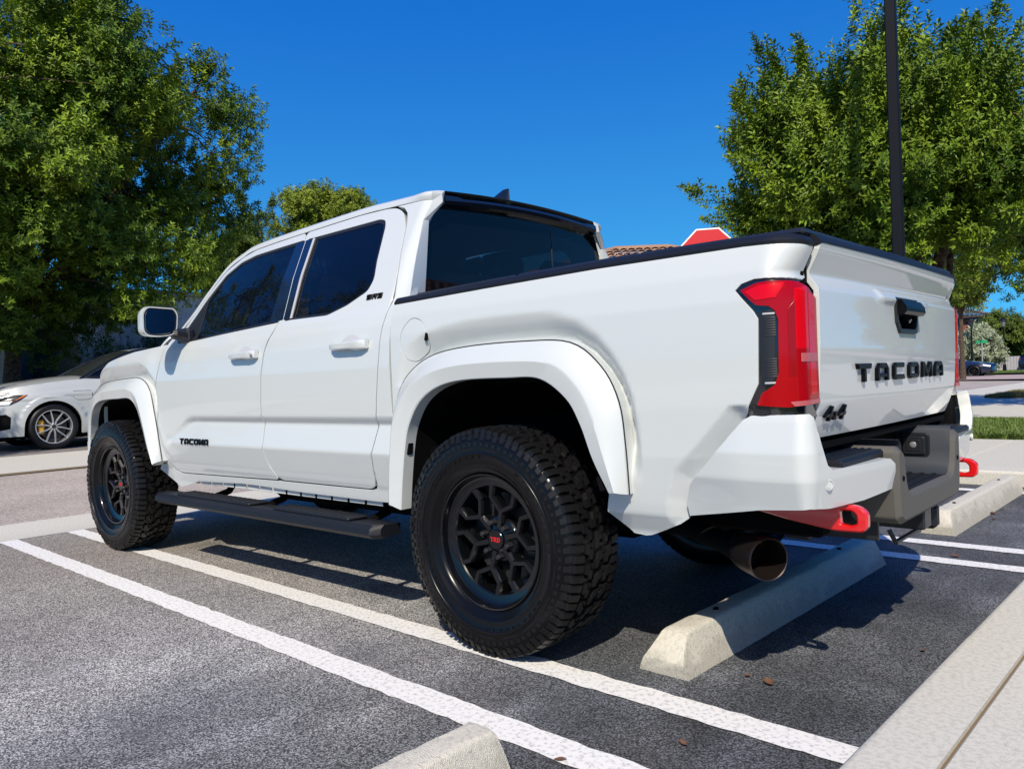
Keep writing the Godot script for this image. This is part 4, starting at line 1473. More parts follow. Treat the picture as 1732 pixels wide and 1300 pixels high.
# block letters built from bars; x to the right, y up, on z = 0
func glyph(so: Soup, ch: String, w: float, h: float, d: float) -> void:
	var b := minf(w * 0.27, h * 0.30)
	var x0 := -w / 2
	var x1 := w / 2
	var y0 := -h / 2
	var y1 := h / 2
	var c := minf(d * 0.25, b * 0.2)
	var polys := []
	match ch:
		"T":
			polys = [[x0, y1, x0 + b * 0.5, y1 - b, x1 - b * 0.5, y1 - b, x1, y1], [-b * 0.62, y0, b * 0.62, y0, b * 0.62, y1 - b, -b * 0.62, y1 - b]]
		"A":
			polys = [[x0, y0, x0 + b * 1.25, y0, x0 + b * 1.25, y1 - b, x0 + w * 0.34, y1, x0 + w * 0.2, y1, x0, y1 - h * 0.30], [x1, y0, x1 - b * 1.25, y0, x1 - b * 1.25, y1 - b, x1 - w * 0.34, y1, x1 - w * 0.2, y1, x1, y1 - h * 0.30],
				[x0 + b * 1.25, y1 - b, x1 - b * 1.25, y1 - b, x1 - w * 0.34, y1, x0 + w * 0.34, y1], [x0 + b * 1.25, y0 + h * 0.2, x1 - b * 1.25, y0 + h * 0.2, x1 - b * 1.25, y0 + h * 0.2 + b * 0.7, x0 + b * 1.25, y0 + h * 0.2 + b * 0.7]]
		"C":
			polys = [[x0, y0 + h * 0.2, x0 + w * 0.16, y0, x0 + b * 1.25, y0 + b, x0 + b * 1.25, y1 - b, x0 + w * 0.16, y1, x0, y1 - h * 0.2], [x0 + w * 0.16, y1, x0 + b * 1.25, y1 - b, x1 - b * 0.3, y1 - b, x1, y1], [x0 + w * 0.16, y0, x1, y0, x1 - b * 0.3, y0 + b, x0 + b * 1.25, y0 + b]]
		"O":
			polys = [[x0, y0 + h * 0.2, x0 + w * 0.16, y0, x0 + b * 1.25, y0 + b, x0 + b * 1.25, y1 - b, x0 + w * 0.16, y1, x0, y1 - h * 0.2], [x1, y0 + h * 0.2, x1 - w * 0.16, y0, x1 - b * 1.25, y0 + b, x1 - b * 1.25, y1 - b, x1 - w * 0.16, y1, x1, y1 - h * 0.2],
				[x0 + w * 0.16, y1, x0 + b * 1.25, y1 - b, x1 - b * 1.25, y1 - b, x1 - w * 0.16, y1], [x0 + w * 0.16, y0, x1 - w * 0.16, y0, x1 - b * 1.25, y0 + b, x0 + b * 1.25, y0 + b]]
		"M":
			polys = [[x0, y0, x0 + b * 1.05, y0, x0 + b * 1.05, y1 - b * 1.1, x0 + w * 0.22, y1, x0, y1], [x1, y0, x1 - b * 1.05, y0, x1 - b * 1.05, y1 - b * 1.1, x1 - w * 0.22, y1, x1, y1],
				[x0 + b * 1.05, y1 - b * 1.1, x0 + w * 0.22, y1, 0, y0 + h * 0.45, 0, y0 + h * 0.05], [x1 - b * 1.05, y1 - b * 1.1, x1 - w * 0.22, y1, 0, y0 + h * 0.45, 0, y0 + h * 0.05]]
		"S":
			polys = [[x0, y1, x1, y1, x1 - b * 0.4, y1 - b, x0 + b, y1 - b, x0, y1 - b * 0.6], [x0, y1 - b * 0.6, x0 + b, y1 - b, x0 + b, b * 0.5, x0, -b * 0.1], [x0, -b * 0.1, x0 + b, b * 0.5, x1, b * 0.5, x1 - b, -b * 0.5, x0 + b * 0.3, -b * 0.5], [x1, b * 0.5, x1 - b, -b * 0.5, x1 - b, y0 + b, x1, y0 + b * 0.6], [x1, y0 + b * 0.6, x1 - b, y0 + b, x0 + b * 0.4, y0 + b, x0, y0, x1 - b * 0.2, y0]]
		"R":
			polys = [[x0, y0, x0 + b, y0, x0 + b, y1, x0, y1], [x0 + b, y1, x0 + b, y1 - b, x1 - b, y1 - b, x1, y1], [x1, y1, x1 - b, y1 - b, x1 - b, 0, x1, -b * 0.5], [x0 + b, b * 0.4, x0 + b, -b * 0.5, x1 - b * 1.1, -b * 0.5, x1 - b * 1.0, b * 0.4], [0, -b * 0.5, b * 1.2, -b * 0.5, x1, y0, x1 - b * 1.2, y0]]
		"5":
			polys = [[x0, y1, x1, y1, x1 - b * 0.4, y1 - b, x0 + b, y1 - b], [x0, y1, x0 + b, y1 - b, x0 + b, -b * 0.1, x0, -b * 0.1], [x0 + b, b * 0.6, x1, b * 0.6, x1 - b, -b * 0.3, x0 + b, -b * 0.3], [x1, b * 0.6, x1 - b, -b * 0.3, x1 - b, y0 + b, x1, y0], [x1, y0, x1 - b, y0 + b, x0 + b * 0.4, y0 + b, x0, y0]]
		"4":
			polys = [[x1 - w * 0.18 - b, y0, x1 - w * 0.18, y0, x1 - w * 0.18, y1, x1 - w * 0.18 - b, y1], [x0, y0 + h * 0.28, x1 - w * 0.18 - b, y0 + h * 0.28, x1 - w * 0.18 - b, y0 + h * 0.28 + b * 0.9, x0 + b * 0.8, y0 + h * 0.28 + b * 0.9, x0, y0 + h * 0.36], [x1 - w * 0.18, y0 + h * 0.28, x1, y0 + h * 0.28, x1, y0 + h * 0.28 + b * 0.9, x1 - w * 0.18, y0 + h * 0.28 + b * 0.9],
				[x0, y0 + h * 0.36, x0 + b * 0.8, y0 + h * 0.28 + b * 0.9, x1 - w * 0.18 - b, y1 - b * 0.9, x1 - w * 0.18 - b, y1]]
		"X":
			polys = [[x0, y1, x0 + b * 1.2, y1, x1, y0, x1 - b * 1.2, y0], [x1, y1, x1 - b * 1.2, y1, x0, y0, x0 + b * 1.2, y0]]
	var k := 0.0
	for p in polys:
		so.prism(V2(p), 0.0, d - k, c)
		k += 0.0002

# ---------------------------------------------------------------- cab roof, glass, inside
const ROOF_EDGE := [-2.70, 1.266, -2.626, 1.348, -2.499, 1.443, -2.389, 1.553, -2.258, 1.693, -2.10, 1.754, -1.966, 1.780, -1.493, 1.804, -1.053, 1.820, -0.84, 1.817, -0.66, 1.812, -0.552, 1.804]

func roof_rows() -> Array:
	var line := smooth_path(V2(ROOF_EDGE), 6)
	var rows := []
	for i in line.size():
		var a := line[maxi(i - 1, 0)]
		var b := line[mini(i + 1, line.size() - 1)]
		var d := (b - a).normalized()
		var n := Vector2(-d.y, d.x)
		if n.y < 0: n = -n
		var p := line[i]
		var s := skin(p.x, p.y)
		var back := smoothstep(-0.72, -0.56, p.x)
		var row := []
		for k in [[0.0, 0.014], [0.0, 0.0], [0.012, 0.0015], [0.024, 0.007], [0.034, 0.018], [0.041, 0.036], [0.046, 0.065], [0.049, 0.10]]:
			row.append(s + Vector3(k[1] - (0.03 * back if k[0] > 0.01 else 0.0) * k[0] / 0.05, n.y * k[0], n.x * k[0]))
		rows.append(row)
	return rows

func truck_cab(t: Node3D) -> void:
	var W: Material = M.white_paint
	var rows := roof_rows()
	var so := Soup.new()
	so.loft(rows)
	var last: Array = rows[rows.size() - 1]
	for k in range(1, last.size() - 1): so.tri(last[0], last[k], last[k + 1])
	pair("roof_rail", so.done(40), W, t)
	# roof skin between the rails
	var rf := Soup.new()
	var rr := []
	for i in rows.size():
		var e: Vector3 = rows[i][7]
		if e.z < -2.13: continue
		var row := []
		for k in 17:
			var u := k / 16.0 * 2.0 - 1.0
			row.append(Vector3(-u * e.x * -1.0, e.y + 0.022 * (1.0 - u * u), e.z))
		rr.append(row)
	rf.loft(rr)
	obj("roof", rf.done(50), W, t)
	# windscreen
	var ws := Soup.new()
	rr = []
	for i in rows.size():
		var e: Vector3 = rows[i][7]
		if e.z > -2.10: continue
		var row := []
		for k in 9:
			var u := k / 8.0 * 2.0 - 1.0
			row.append(Vector3(u * absf(e.x), e.y + 0.01, e.z - 0.12 * (1 - u * u)))
		rr.append(row)
	ws.loft(rr)
	obj("windscreen", ws.done(60), M.tinted_glass, t)
	# side glass, black frames and pillar trim
	var edge_f := V2([-2.366, 1.530, -2.24, 1.667, -2.10, 1.727, -1.95, 1.749, -1.55, 1.764, -1.46, 1.766, -1.397, 1.323, -2.318, 1.283])
	var gf := V2([-2.352, 1.515, -2.24, 1.650, -2.10, 1.710, -1.95, 1.732, -1.56, 1.746, -1.545, 1.746, -1.517, 1.342, -2.31, 1.304])
	pair("side_window", panel(gf, [], proud(-0.010), 0.04, 0.03, 0.003), M.tinted_glass, t)
	pair("window_seal", panel(edge_f, [gf], proud(-0.006), 0.03, 0.02, 0.006), M.satin_black, t)
	var gr := V2([-1.380, 1.748, -0.878, 1.754, -0.838, 1.741, -0.822, 1.71, -0.770, 1.468, -0.788, 1.425, -0.90, 1.378, -1.035, 1.343, -1.335, 1.346])
	var edge_r := V2([-1.466, 1.766, -0.87, 1.773, -0.82, 1.760, -0.80, 1.72, -0.746, 1.466, -0.770, 1.410, -0.90, 1.356, -1.035, 1.322, -1.341, 1.325, -1.401, 1.322])
	pair("side_window", panel(gr, [], proud(-0.010), 0.04, 0.03, 0.003), M.tinted_glass, t)
	pair("window_seal", panel(edge_r, [gr], proud(-0.006), 0.03, 0.02, 0.006), M.satin_black, t)
	pair("pillar_trim", panel(V2([-1.547, 1.750, -1.470, 1.753, -1.407, 1.337, -1.521, 1.331]), [], proud(0.0005), 0.03, 0.02, 0.006), M.black_gloss, t)
	pair("pillar_trim", panel(V2([-1.464, 1.753, -1.402, 1.755, -1.346, 1.340, -1.401, 1.337]), [], proud(0.0005), 0.03, 0.02, 0.006), M.black_gloss, t)
	pair("weather_strip", panel(V2([-1.400, 1.755, -1.388, 1.755, -1.333, 1.341, -1.344, 1.340]), [], proud(0.002), 0.03, 0.02, 0.006), M.light_grey, t)
	# mirror base plate in the corner of the front window
	pair("window_corner", panel(V2([-2.553, 1.342, -2.468, 1.419, -2.372, 1.520, -2.318, 1.292, -2.497, 1.287]), [], proud(-0.003), 0.02, 0.02, 0.008), M.satin_black, t)
	# rear face of the cab
	var rim := []
	for q in [[-0.513, 1.343], [-0.512, 1.37], [-0.534, 1.52], [-0.547, 1.62], [-0.560, 1.712]]:
		var p := skin(q[0], q[1])
		var wx := lerpf(0.705, 0.643, clampf((q[1] - 1.36) / 0.37, 0, 1))
		rim.append([p, Vector3(-(absf(p.x) - 0.003), p.y, p.z + 0.001), Vector3(-wx - 0.002, p.y, -0.540 - 0.02 * clampf((q[1] - 1.36) / 0.37, 0, 1)), Vector3(-wx, p.y, -0.545 - 0.02 * clampf((q[1] - 1.36) / 0.37, 0, 1)), Vector3(-wx + 0.005, p.y, -0.575 - 0.02 * clampf((q[1] - 1.36) / 0.37, 0, 1))])
	var strip := Soup.new()
	strip.loft(rim)
	# winglet where the roof kicks out past the glass
	var A := skin(-0.560, 1.712)
	var B := skin(-0.553, 1.76)
	var D := skin(-0.553, 1.804)
	var tip := Vector3(-0.585, 1.834, -0.536)
	var low: Array = rim[4]
	var C := Vector3(-0.588, 1.797, -0.530)
	var C2 := Vector3(-0.566, 1.797, -0.545)
	strip.tri(A, C, B)
	strip.tri(B, C, D)
	strip.tri(D, C, tip)
	strip.tri(A, low[1], C)
	strip.tri(low[1], low[2], C)
	strip.tri(low[2], low[3], C)
	strip.tri(low[3], C2, C)
	strip.quad(C, C2, Vector3(-0.562, 1.836, -0.545), tip)
	for k in range(1, 7): strip.tri(tip, last[k + 1], last[k])
	strip.tri(tip, Vector3(-0.562, 1.836, -0.545), last[7])
	pair("cab_rear_pillar", strip.done(25), W, t)
	var back := Soup.new()
	back.box(Vector3(0, 0.95, -0.56), Vector3(1.62, 0.80, 0.02))
	obj("cab_back_panel", back.done(), W, t)
	# rear window in three panes with thin black dividers
	for q in [[-0.69, 0.205, 0], [0.21, 0.69, 2]]:
		var g := Soup.new()
		var n := 6
		for i in n:
			var v0 := i / float(n)
			var v1 := (i + 1) / float(n)
			g.quad(rear_pt(q[0], v0), rear_pt(q[1], v0), rear_pt(q[1], v1), rear_pt(q[0], v1))
		obj("rear_window", g.done(), M.tinted_glass, t)
	var fr := Soup.new()
	fr.box(Vector3(0.207, 1.50, -0.566), Vector3(0.014, 0.34, 0.012), Basis.IDENTITY, 0.003)
	obj("window_divider", fr.done(), M.satin_black, t)
	fr = Soup.new()
	fr.box(Vector3(0, 1.345, -0.555), Vector3(1.44, 0.05, 0.03), Basis.IDENTITY, 0.006)
	obj("rear_window_seal", fr.done(), M.satin_black, t)
	# black lip over the rear window
	var lip := Soup.new()
	lip.loft(lip_rows(), false)
	obj("rear_spoiler", lip.done(30), M.black_gloss, t)
	# shark fin aerial
	var fin := Soup.new()
	var prev := []
	for q in [[0.0, 0.030, 0.10], [0.35, 0.024, 0.088], [0.75, 0.012, 0.055], [1.0, 0.004, 0.022]]:
		var row := []
		var y = 1.866 + q[0] * 0.104
		for k in 12:
			var a := TAU * k / 12
			row.append(Vector3(cos(a) * q[1], y, -0.655 - 0.006 * q[0] + (sin(a) - 1.0) * q[2]))
		if prev: fin.loft([row, prev], true)
		prev = row
	for k in range(1, 11): fin.tri(prev[0], prev[k + 1], prev[k])
	obj("aerial_fin", fin.done(40), M.black_gloss, t)
	# hood, cowl, nose
	var hood := Soup.new()
	var hr := []
	for i in 17:
		var z := lerpf(-4.12, -2.66, i / 16.0)
		var row := []
		var half := tab([-4.12, 0.66, -3.9, 0.755, -3.6, 0.805, -3.2, 0.84, -2.66, 0.848], z)
		var ye := tab([-4.12, 1.00, -3.95, 1.06, -3.7, 1.15, -3.45, 1.218, -3.06, 1.268, -2.66, 1.282], z)
		for k in 15:
			var u := k / 14.0 * 2.0 - 1.0
			var bulge := 0.045 * (1.0 - pow(absf(u), 3.0)) + 0.018 * smoothstep(0.62, 0.5, absf(u))
			row.append(Vector3(u * half, ye + bulge * (0.5 + 0.5 * i / 16.0), z))
		hr.append(row)
	hr.reverse()
	hood.loft(hr)
	obj("hood", hood.done(45), W, t)
	var nose := Soup.new()
	nose.box(Vector3(0, 0.60, -4.02), Vector3(1.62, 0.24, 0.28), Basis.IDENTITY, 0.05)
	obj("front_bumper", nose.done(), W, t)
	nose = Soup.new()
	nose.box(Vector3(0, 0.87, -4.05), Vector3(1.0, 0.28, 0.10), Basis.IDENTITY, 0.02)
	obj("grille", nose.done(), M.black_plastic, t)
	for s in [-1.0, 1.0]:
		nose = Soup.new()
		nose.box(Vector3(s * 0.62, 0.90, -3.99), Vector3(0.24, 0.15, 0.14), Basis(Vector3.UP, s * -0.35), 0.02)
		obj("headlight", nose.done(), M.lamp_white, t)
	# mirrors
	for s in [-1.0, 1.0]:
		mirror_unit(t, s)
	# inside
	var tub := Soup.new()
	tub.box(Vector3(0, 0.86, -1.66), Vector3(1.60, 0.62, 2.05))
	obj("cabin_floor", tub.done(), M.cloth_dark, t)
	tub = Soup.new()
	tub.box(Vector3(0, 1.20, -2.44), Vector3(1.52, 0.20, 0.42), Basis(Vector3.RIGHT, 0.1), 0.05)
	obj("dashboard", tub.done(), M.cloth_dark, t)
	for q in [[-0.40, -1.62], [0.40, -1.62]]:
		tub = Soup.new()
		tub.box(Vector3(q[0], 1.33, q[1] + 0.12), Vector3(0.50, 0.52, 0.13), Basis(Vector3.RIGHT, 0.22), 0.05)
		tub.box(Vector3(q[0], 1.655, q[1] + 0.20), Vector3(0.27, 0.17, 0.10), Basis(Vector3.RIGHT, 0.15), 0.04)
		obj("front_seat", tub.done(), M.cloth_dark, t)
	tub = Soup.new()
	tub.box(Vector3(0, 1.30, -0.76), Vector3(1.36, 0.46, 0.14), Basis(Vector3.RIGHT, 0.2), 0.05)
	for x in [-0.42, 0.0, 0.42]: tub.box(Vector3(x, 1.575, -0.71), Vector3(0.26, 0.13, 0.09), Basis(Vector3.RIGHT, 0.15), 0.035)
	obj("rear_seat", tub.done(), M.cloth_dark, t)
	tub = Soup.new()
	var ring := []
	var rad := []
	for i in 25:
		var a := TAU * i / 24
		ring.append(Vector3(-0.40 + cos(a) * 0.185, 1.285 + sin(a) * 0.17, -2.10 - sin(a) * 0.075))
		rad.append(0.016)
	tub.tube(ring, rad, 8, false)
	tub.box(Vector3(-0.40, 1.275, -2.12), Vector3(0.16, 0.10, 0.05), Basis(Vector3.RIGHT, -0.4), 0.03)
	tub.box(Vector3(-0.40, 1.285, -2.11), Vector3(0.34, 0.03, 0.025), Basis(Vector3.RIGHT, -0.4), 0.01)
	obj("steering_wheel", tub.done(), M.satin_black, t)
	tub = Soup.new()
	tub.box(Vector3(0, 1.795, -1.35), Vector3(1.10, 0.02, 1.45))
	obj("headliner", tub.done(), M.stucco_grey, t)

func rear_pt(x: float, v: float) -> Vector3:
	var y := lerpf(1.345, 1.80, v)
	var wx := x * lerpf(1.02, 0.935, clampf((y - 1.36) / 0.37, 0, 1)) if absf(x) > 0.5 else x
	return Vector3(wx, y, -0.568 - 0.022 * v + 0.02 * (1.0 - pow(x / 0.7, 2.0)))

func lip_rows() -> Array:
	var rows := []
	for i in 31:
		var u := i / 30.0 * 2.0 - 1.0
		var x := u * 0.566
		var raised := smoothstep(0.80, 0.90, absf(u)) * 0.011
		var zt := -0.538 + 0.014 * (1.0 - u * u)
		rows.append([Vector3(x, 1.868 - 0.028 * u * u + raised * 0.4, -0.72), Vector3(x, 1.848 - 0.024 * u * u + raised, zt - 0.03), Vector3(x, 1.842 - 0.024 * u * u + raised, zt), Vector3(x, 1.830 - 0.024 * u * u, zt + 0.004), Vector3(x, 1.815 - 0.024 * u * u, zt - 0.008), Vector3(x, 1.806 - 0.022 * u * u, -0.60)])
	return rows

func mirror_unit(t: Node3D, s: float) -> void:
	# s = -1 left. housing tapers forwards; glass faces the tail
	var c := Vector3(s * 1.030, 1.395, -2.36)
	var so := Soup.new()
	var outline := rounded(V2([-0.100, -0.072, -0.015, -0.082, 0.088, -0.068, 0.098, 0.045, 0.080, 0.080, -0.075, 0.085, -0.100, 0.05]), 0.05, 5)
	var rows := []
	for q in [[0.0, 0.93], [0.0, 1.0], [-0.03, 1.02], [-0.07, 0.97], [-0.11, 0.80], [-0.135, 0.52], [-0.145, 0.2]]:
		var row := []
		for v in outline: row.append(c + Vector3(v.x * q[1] * -s, v.y * q[1] - (1.0 - q[1]) * 0.02, q[0]))
		rows.append(row)
	if s > 0: rows.reverse()
	so.loft(rows, true)
	var m := obj("door_mirror", so.done(50), M.white_paint, t)
	var inner := Soup.new()
	inner.xf = Transform3D(Basis(Vector3(-s, 0, 0), Vector3.UP, Vector3(0, 0, 1)) if s < 0 else Basis(Vector3(-1, 0, 0), Vector3.UP, Vector3(0, 0, 1)), c + Vector3(0, 0, -0.012))
	var ring := PackedVector2Array()
	for v in outline: ring.append(v * 0.95)
	inner.prism(ring, -0.01, 0.008, 0.003)
	obj("mirror_surround", inner.done(30), M.satin_black, m)
	var gl := Soup.new()
	gl.xf = inner.xf
	var g := PackedVector2Array()
	for v in outline: g.append(v * 0.85)
	gl.prism(g, 0.0, 0.0095, 0.002)
	obj("mirror_glass", gl.done(30), M.mirror_glass, m)
	var arm := Soup.new()
	arm.box(Vector3(s * 0.905, 1.325, -2.385), Vector3(0.12, 0.06, 0.075), Basis(Vector3.BACK, s * 0.25), 0.018)
	arm.box(Vector3(s * 0.868, 1.325, -2.40), Vector3(0.05, 0.085, 0.12), Basis.IDENTITY, 0.015)
	obj("mirror_arm", arm.done(), M.satin_black, m)

# ---------------------------------------------------------------- tailgate, lamps, bumper, bed cover
func gate(x: float, y: float) -> Vector3:
	var z := tab([0.78, 1.128, 0.80, 1.134, 0.905, 1.168, 1.06, 1.176, 1.228, 1.178, 1.262, 1.152, 1.272, 1.144, 1.335, 1.178, 1.36, 1.184, 1.40, 1.186], y)
	var zs := 0.5 * z + 0.25 * tab([0.78, 1.128, 0.80, 1.134, 0.905, 1.168, 1.06, 1.176, 1.228, 1.178, 1.262, 1.152, 1.272, 1.144, 1.335, 1.178, 1.36, 1.184, 1.40, 1.186], y + 0.005) + 0.25 * tab([0.78, 1.128, 0.80, 1.134, 0.905, 1.168, 1.06, 1.176, 1.228, 1.178, 1.262, 1.152, 1.272, 1.144, 1.335, 1.178, 1.36, 1.184, 1.40, 1.186], y - 0.005)
	# stamped pad round the handle
	var pad := smoothstep(0.30, 0.26, absf(x)) * smoothstep(1.262, 1.254, y) * smoothstep(1.20, 1.226, y)
	return Vector3(x, y, zs - 0.013 * pow(x / 0.75, 2.0) + 0.010 * pad)

func bumper_skin(s: float, y: float) -> Vector3:
	var t1 := [0.55, 0.875, 0.57, 0.882, 0.625, 0.898, 0.700, 0.925, 0.775, 0.930, 0.862, 0.912, 0.89, 0.902]
	var w := 0.5 * tab(t1, y) + 0.25 * tab(t1, y - 0.004) + 0.25 * tab(t1, y + 0.004)
	if s < 1.14: w -= 0.02 * smoothstep(1.0, 0.78, s)
	var r := 0.055
	var tilt := w - 0.93
	if s <= 1.14: return Vector3(-w, y, s)
	var a := (s - 1.14) / r
	var zz: float
	var x: float
	if a < PI / 2:
		x = -(w - r * (1.0 - cos(a)))
		zz = 1.14 + r * sin(a)
	else:
		x = -(w - r) + (s - 1.14 - r * PI / 2)
		zz = 1.14 + r + 0.066 * (1.0 - pow(x / 0.875, 2.0))
	return Vector3(x, y, zz + tilt * 0.55 * smoothstep(1.14, 1.23, s))

func bs(x: float) -> float:
	# arc length of bumper_skin where it reaches x (left half)
	return 1.14 + 0.055 * PI / 2 + 0.870 + x

func truck_tail(t: Node3D) -> void:
	var W: Material = M.white_paint
	# tailgate skin with a cut for the handle
	var cut := V2([-0.125, 1.236, 0.125, 1.236, 0.140, 1.190, 0.115, 1.112, -0.080, 1.112, -0.115, 1.150])
	var gp := rounded(V2([-0.747, 1.357, 0.747, 1.357, 0.745, 1.262, 0.755, 1.225, 0.755, 0.88, 0.725, 0.802, -0.725, 0.802, -0.755, 0.88, -0.755, 1.225, -0.745, 1.262]), 0.02, 3)
	obj("tailgate", panel(gp, [cut], gate, 0.03, 0.0085, 0.016), W, t)
	# handle: black bezel, deep pocket, beak with the camera under it
	var bz := Soup.new()
	bz.xf = Transform3D(Basis.IDENTITY, Vector3(0, 0, 1.150))
	var outer := Soup.ccw2(V2([-0.123, 1.234, 0.123, 1.234, 0.138, 1.190, 0.113, 1.114, -0.078, 1.114, -0.113, 1.150]))
	var inner := Soup.inset(outer, 0.014)
	for i in outer.size():
		var j := (i + 1) % outer.size()
		var a := Vector3(outer[i].x, outer[i].y, 0)
		var b := Vector3(outer[j].x, outer[j].y, 0)
		var c := Vector3(inner[j].x, inner[j].y, 0)
		var d := Vector3(inner[i].x, inner[i].y, 0)
		var zf := Vector3(0, 0, 0.036)
		bz.quad(a, b, b + zf, a + zf)
		bz.quad(a + zf, b + zf, c + zf, d + zf)
		bz.quad(d + zf, c + zf, c - zf, d - zf)
	var zi := -0.036
	var tr := Geometry2D.triangulate_polygon(inner)
	for i in range(0, tr.size(), 3): bz.up_tri(inner[tr[i]], inner[tr[i + 1]], inner[tr[i + 2]], zi, 1.0)
	var hb := obj("tailgate_handle", bz.done(25), M.satin_black, t)
	var beak := Soup.new()
	var pr := []
	for x in [-0.105, -0.098, 0.112, 0.122]:
		var k := 1.0 if absf(x) < 0.115 and x > -0.10 else 0.9
		pr.append([Vector3(x, 1.228, 1.178), Vector3(x, 1.226, 1.196 * (0.15 + 0.85 * k) + 0.0), Vector3(x, 1.205, 1.212), Vector3(x, 1.186, 1.214), Vector3(x, 1.176, 1.205), Vector3(x, 1.172, 1.170)])
	for row in pr:
		row[1].z = 1.198
	beak.loft(pr)
	for e in [pr[0], pr[3]]:
		for k in range(1, 5): beak.tri(e[0], e[k], e[k + 1])
	obj("pull_beak", beak.done(30), M.letter_black, hb)
	var cam := Soup.new()
	cam.xf = Transform3D(Basis(Vector3.RIGHT, 0.5) * Basis(Vector3.UP, -PI / 2), Vector3(0.02, 1.158, 1.186))
	cam.lathe([Vector2(0, 0.006), Vector2(0.008, 0.004), Vector2(0.010, 0.0), Vector2(0.011, -0.02)], 14)
	obj("reversing_camera", cam.done(), M.black_gloss, hb)
	# lettering
	var holder := Node3D.new()
	holder.name = "tailgate_lettering"
	t.add_child(holder, true)
	var xs := [-0.432, -0.264, -0.096, 0.078, 0.254, 0.428]
	var wd := [0.150, 0.135, 0.135, 0.140, 0.150, 0.135]
	for i in 6:
		var so := Soup.new()
		so.xf = Transform3D(Basis.IDENTITY, gate(xs[i], 0.984) + Vector3(0, 0, 0.0005))
		glyph(so, "TACOMA"[i], wd[i] * 0.86, 0.058, 0.011)
		obj("letter", so.done(20), M.letter_black, holder)
	holder = Node3D.new()
	holder.name = "drive_badge"
	t.add_child(holder, true)
	for q in [["4", -0.682, 0.060, 0.046, 0.872], ["X", -0.633, 0.026, 0.024, 0.864], ["4", -0.585, 0.060, 0.046, 0.872]]:
		var so := Soup.new()
		var slope := (gate(q[1], q[4] + 0.02).z - gate(q[1], q[4] - 0.02).z) / 0.04
		so.xf = Transform3D(Basis(Vector3.RIGHT, Vector3(0, 1, slope).normalized(), Vector3(0, -slope, 1).normalized()), gate(q[1], q[4]) + Vector3(0, 0, 0.0005))
		glyph(so, q[0], q[2], q[3], 0.010)
		obj("letter", so.done(20), M.letter_black, holder)
	# tail lamps
	var lo := V2([0.988, 1.23, 1.004, 1.245, 1.041, 1.2545, 1.1027, 1.2525, 1.1557, 1.2515, 1.1871, 1.249, 1.2372, 1.236, 1.2719, 1.215, 1.2739, 0.868, 1, 0.866, 1.005, 0.884, 1.048, 0.965, 1.0555, 1.144, 1.041, 1.17, 1.016, 1.2])
	var lens := V2([1.006, 1.227, 1.05, 1.243, 1.0845, 1.245, 1.1374, 1.243, 1.1681, 1.239, 1.2124, 1.225, 1.264, 1.2, 1.2649, 0.906, 1.1805, 0.905, 1.1209, 0.901, 1.045, 0.908, 1.0588, 0.938, 1.0936, 0.962, 1.1044, 0.995, 1.1076, 1.14, 1.1002, 1.164, 1.0845, 1.179, 1.052, 1.184, 1.034, 1.199])
	var inset := V2([1.058, 1.163, 1.0895, 1.168, 1.0977, 1.148, 1.0944, 0.982, 1.0811, 0.962, 1.058, 0.96])
	var lamp := pair("tail_light", panel(lo, [], proud(-0.004), 0.015, 0.012, 0.03), M.black_gloss, t)
	var right: Node = t.get_child(t.get_child_count() - 1)
	for side in 2:
		var par: Node = lamp if side == 0 else right
		var defs := [["lens", lens, 0.008, M.lamp_red], ["vent_insert", inset, 0.002, M.satin_black]]
		for d in defs:
			var m := panel(d[1], [], proud(d[2]), 0.010, 0.010, 0.016)
			obj(d[0], m if side == 0 else mirrored(m), d[3], par)
		# deeper inner bands and the clear strip behind the lens surface
		var lift := 0.0088
		for d in [["light_bar", V2([1.150, 1.222, 1.195, 1.228, 1.200, 1.060, 1.150, 1.060]), M.lamp_bright_red], ["light_bar", V2([1.206, 1.216, 1.246, 1.206, 1.246, 0.935, 1.206, 0.93]), M.lamp_bright_red], ["light_bar", V2([1.130, 0.985, 1.150, 0.985, 1.150, 1.190, 1.130, 1.165]), M.lamp_deep_red], ["light_bar", V2([1.02, 1.222, 1.06, 1.236, 1.125, 1.238, 1.10, 1.20, 1.05, 1.197]), M.lamp_bright_red], ["reverse_strip", V2([1.165, 1.046, 1.256, 1.046, 1.256, 1.024, 1.165, 1.024]), M.lamp_clear], ["lower_trim", V2([1.13, 0.914, 1.262, 0.918, 1.262, 0.907, 1.14, 0.903]), M.lamp_clear]]:
			var m := panel(d[1], [], proud(lift), 0.012, 0.012, 0.001)
			lift += 0.0004
			obj(d[0], m if side == 0 else mirrored(m), d[2], par)
		for i in 8:
			for y0 in [1.098, 0.985]:
				var y: float = y0 + i * 0.0068
				var m := panel(V2([1.070, y - 0.0014, 1.100, y - 0.0014, 1.100, y + 0.0014, 1.070, y + 0.0014]), [], proud(0.0036), 0.012, 0.012, 0.002)
				obj("vent_rib", m if side == 0 else mirrored(m), M.satin_black, par)
		for y in [1.158, 0.968]:
			var m := panel(V2([1.068, y - 0.0013, 1.098, y - 0.0013, 1.098, y + 0.0013, 1.068, y + 0.0013]), [], proud(0.004), 0.012, 0.012, 0.002)
			obj("bright_edge", m if side == 0 else mirrored(m), M.light_grey, par)
	# painted bumper corners
	var cap := V2([0.998, 0.866, 1.02, 0.877, 1.19, 0.881, 1.208, 0.872, 1.238, 0.800, 1.268, 0.738, bs(-0.80), 0.722, bs(-0.43), 0.718, bs(-0.395), 0.700, bs(-0.385), 0.66, bs(-0.39), 0.622, bs(-0.62), 0.612, bs(-0.82), 0.615, 1.18, 0.625, 1.03, 0.613, 0.792, 0.572, 0.790, 0.612, 0.815, 0.672, 0.892, 0.748])
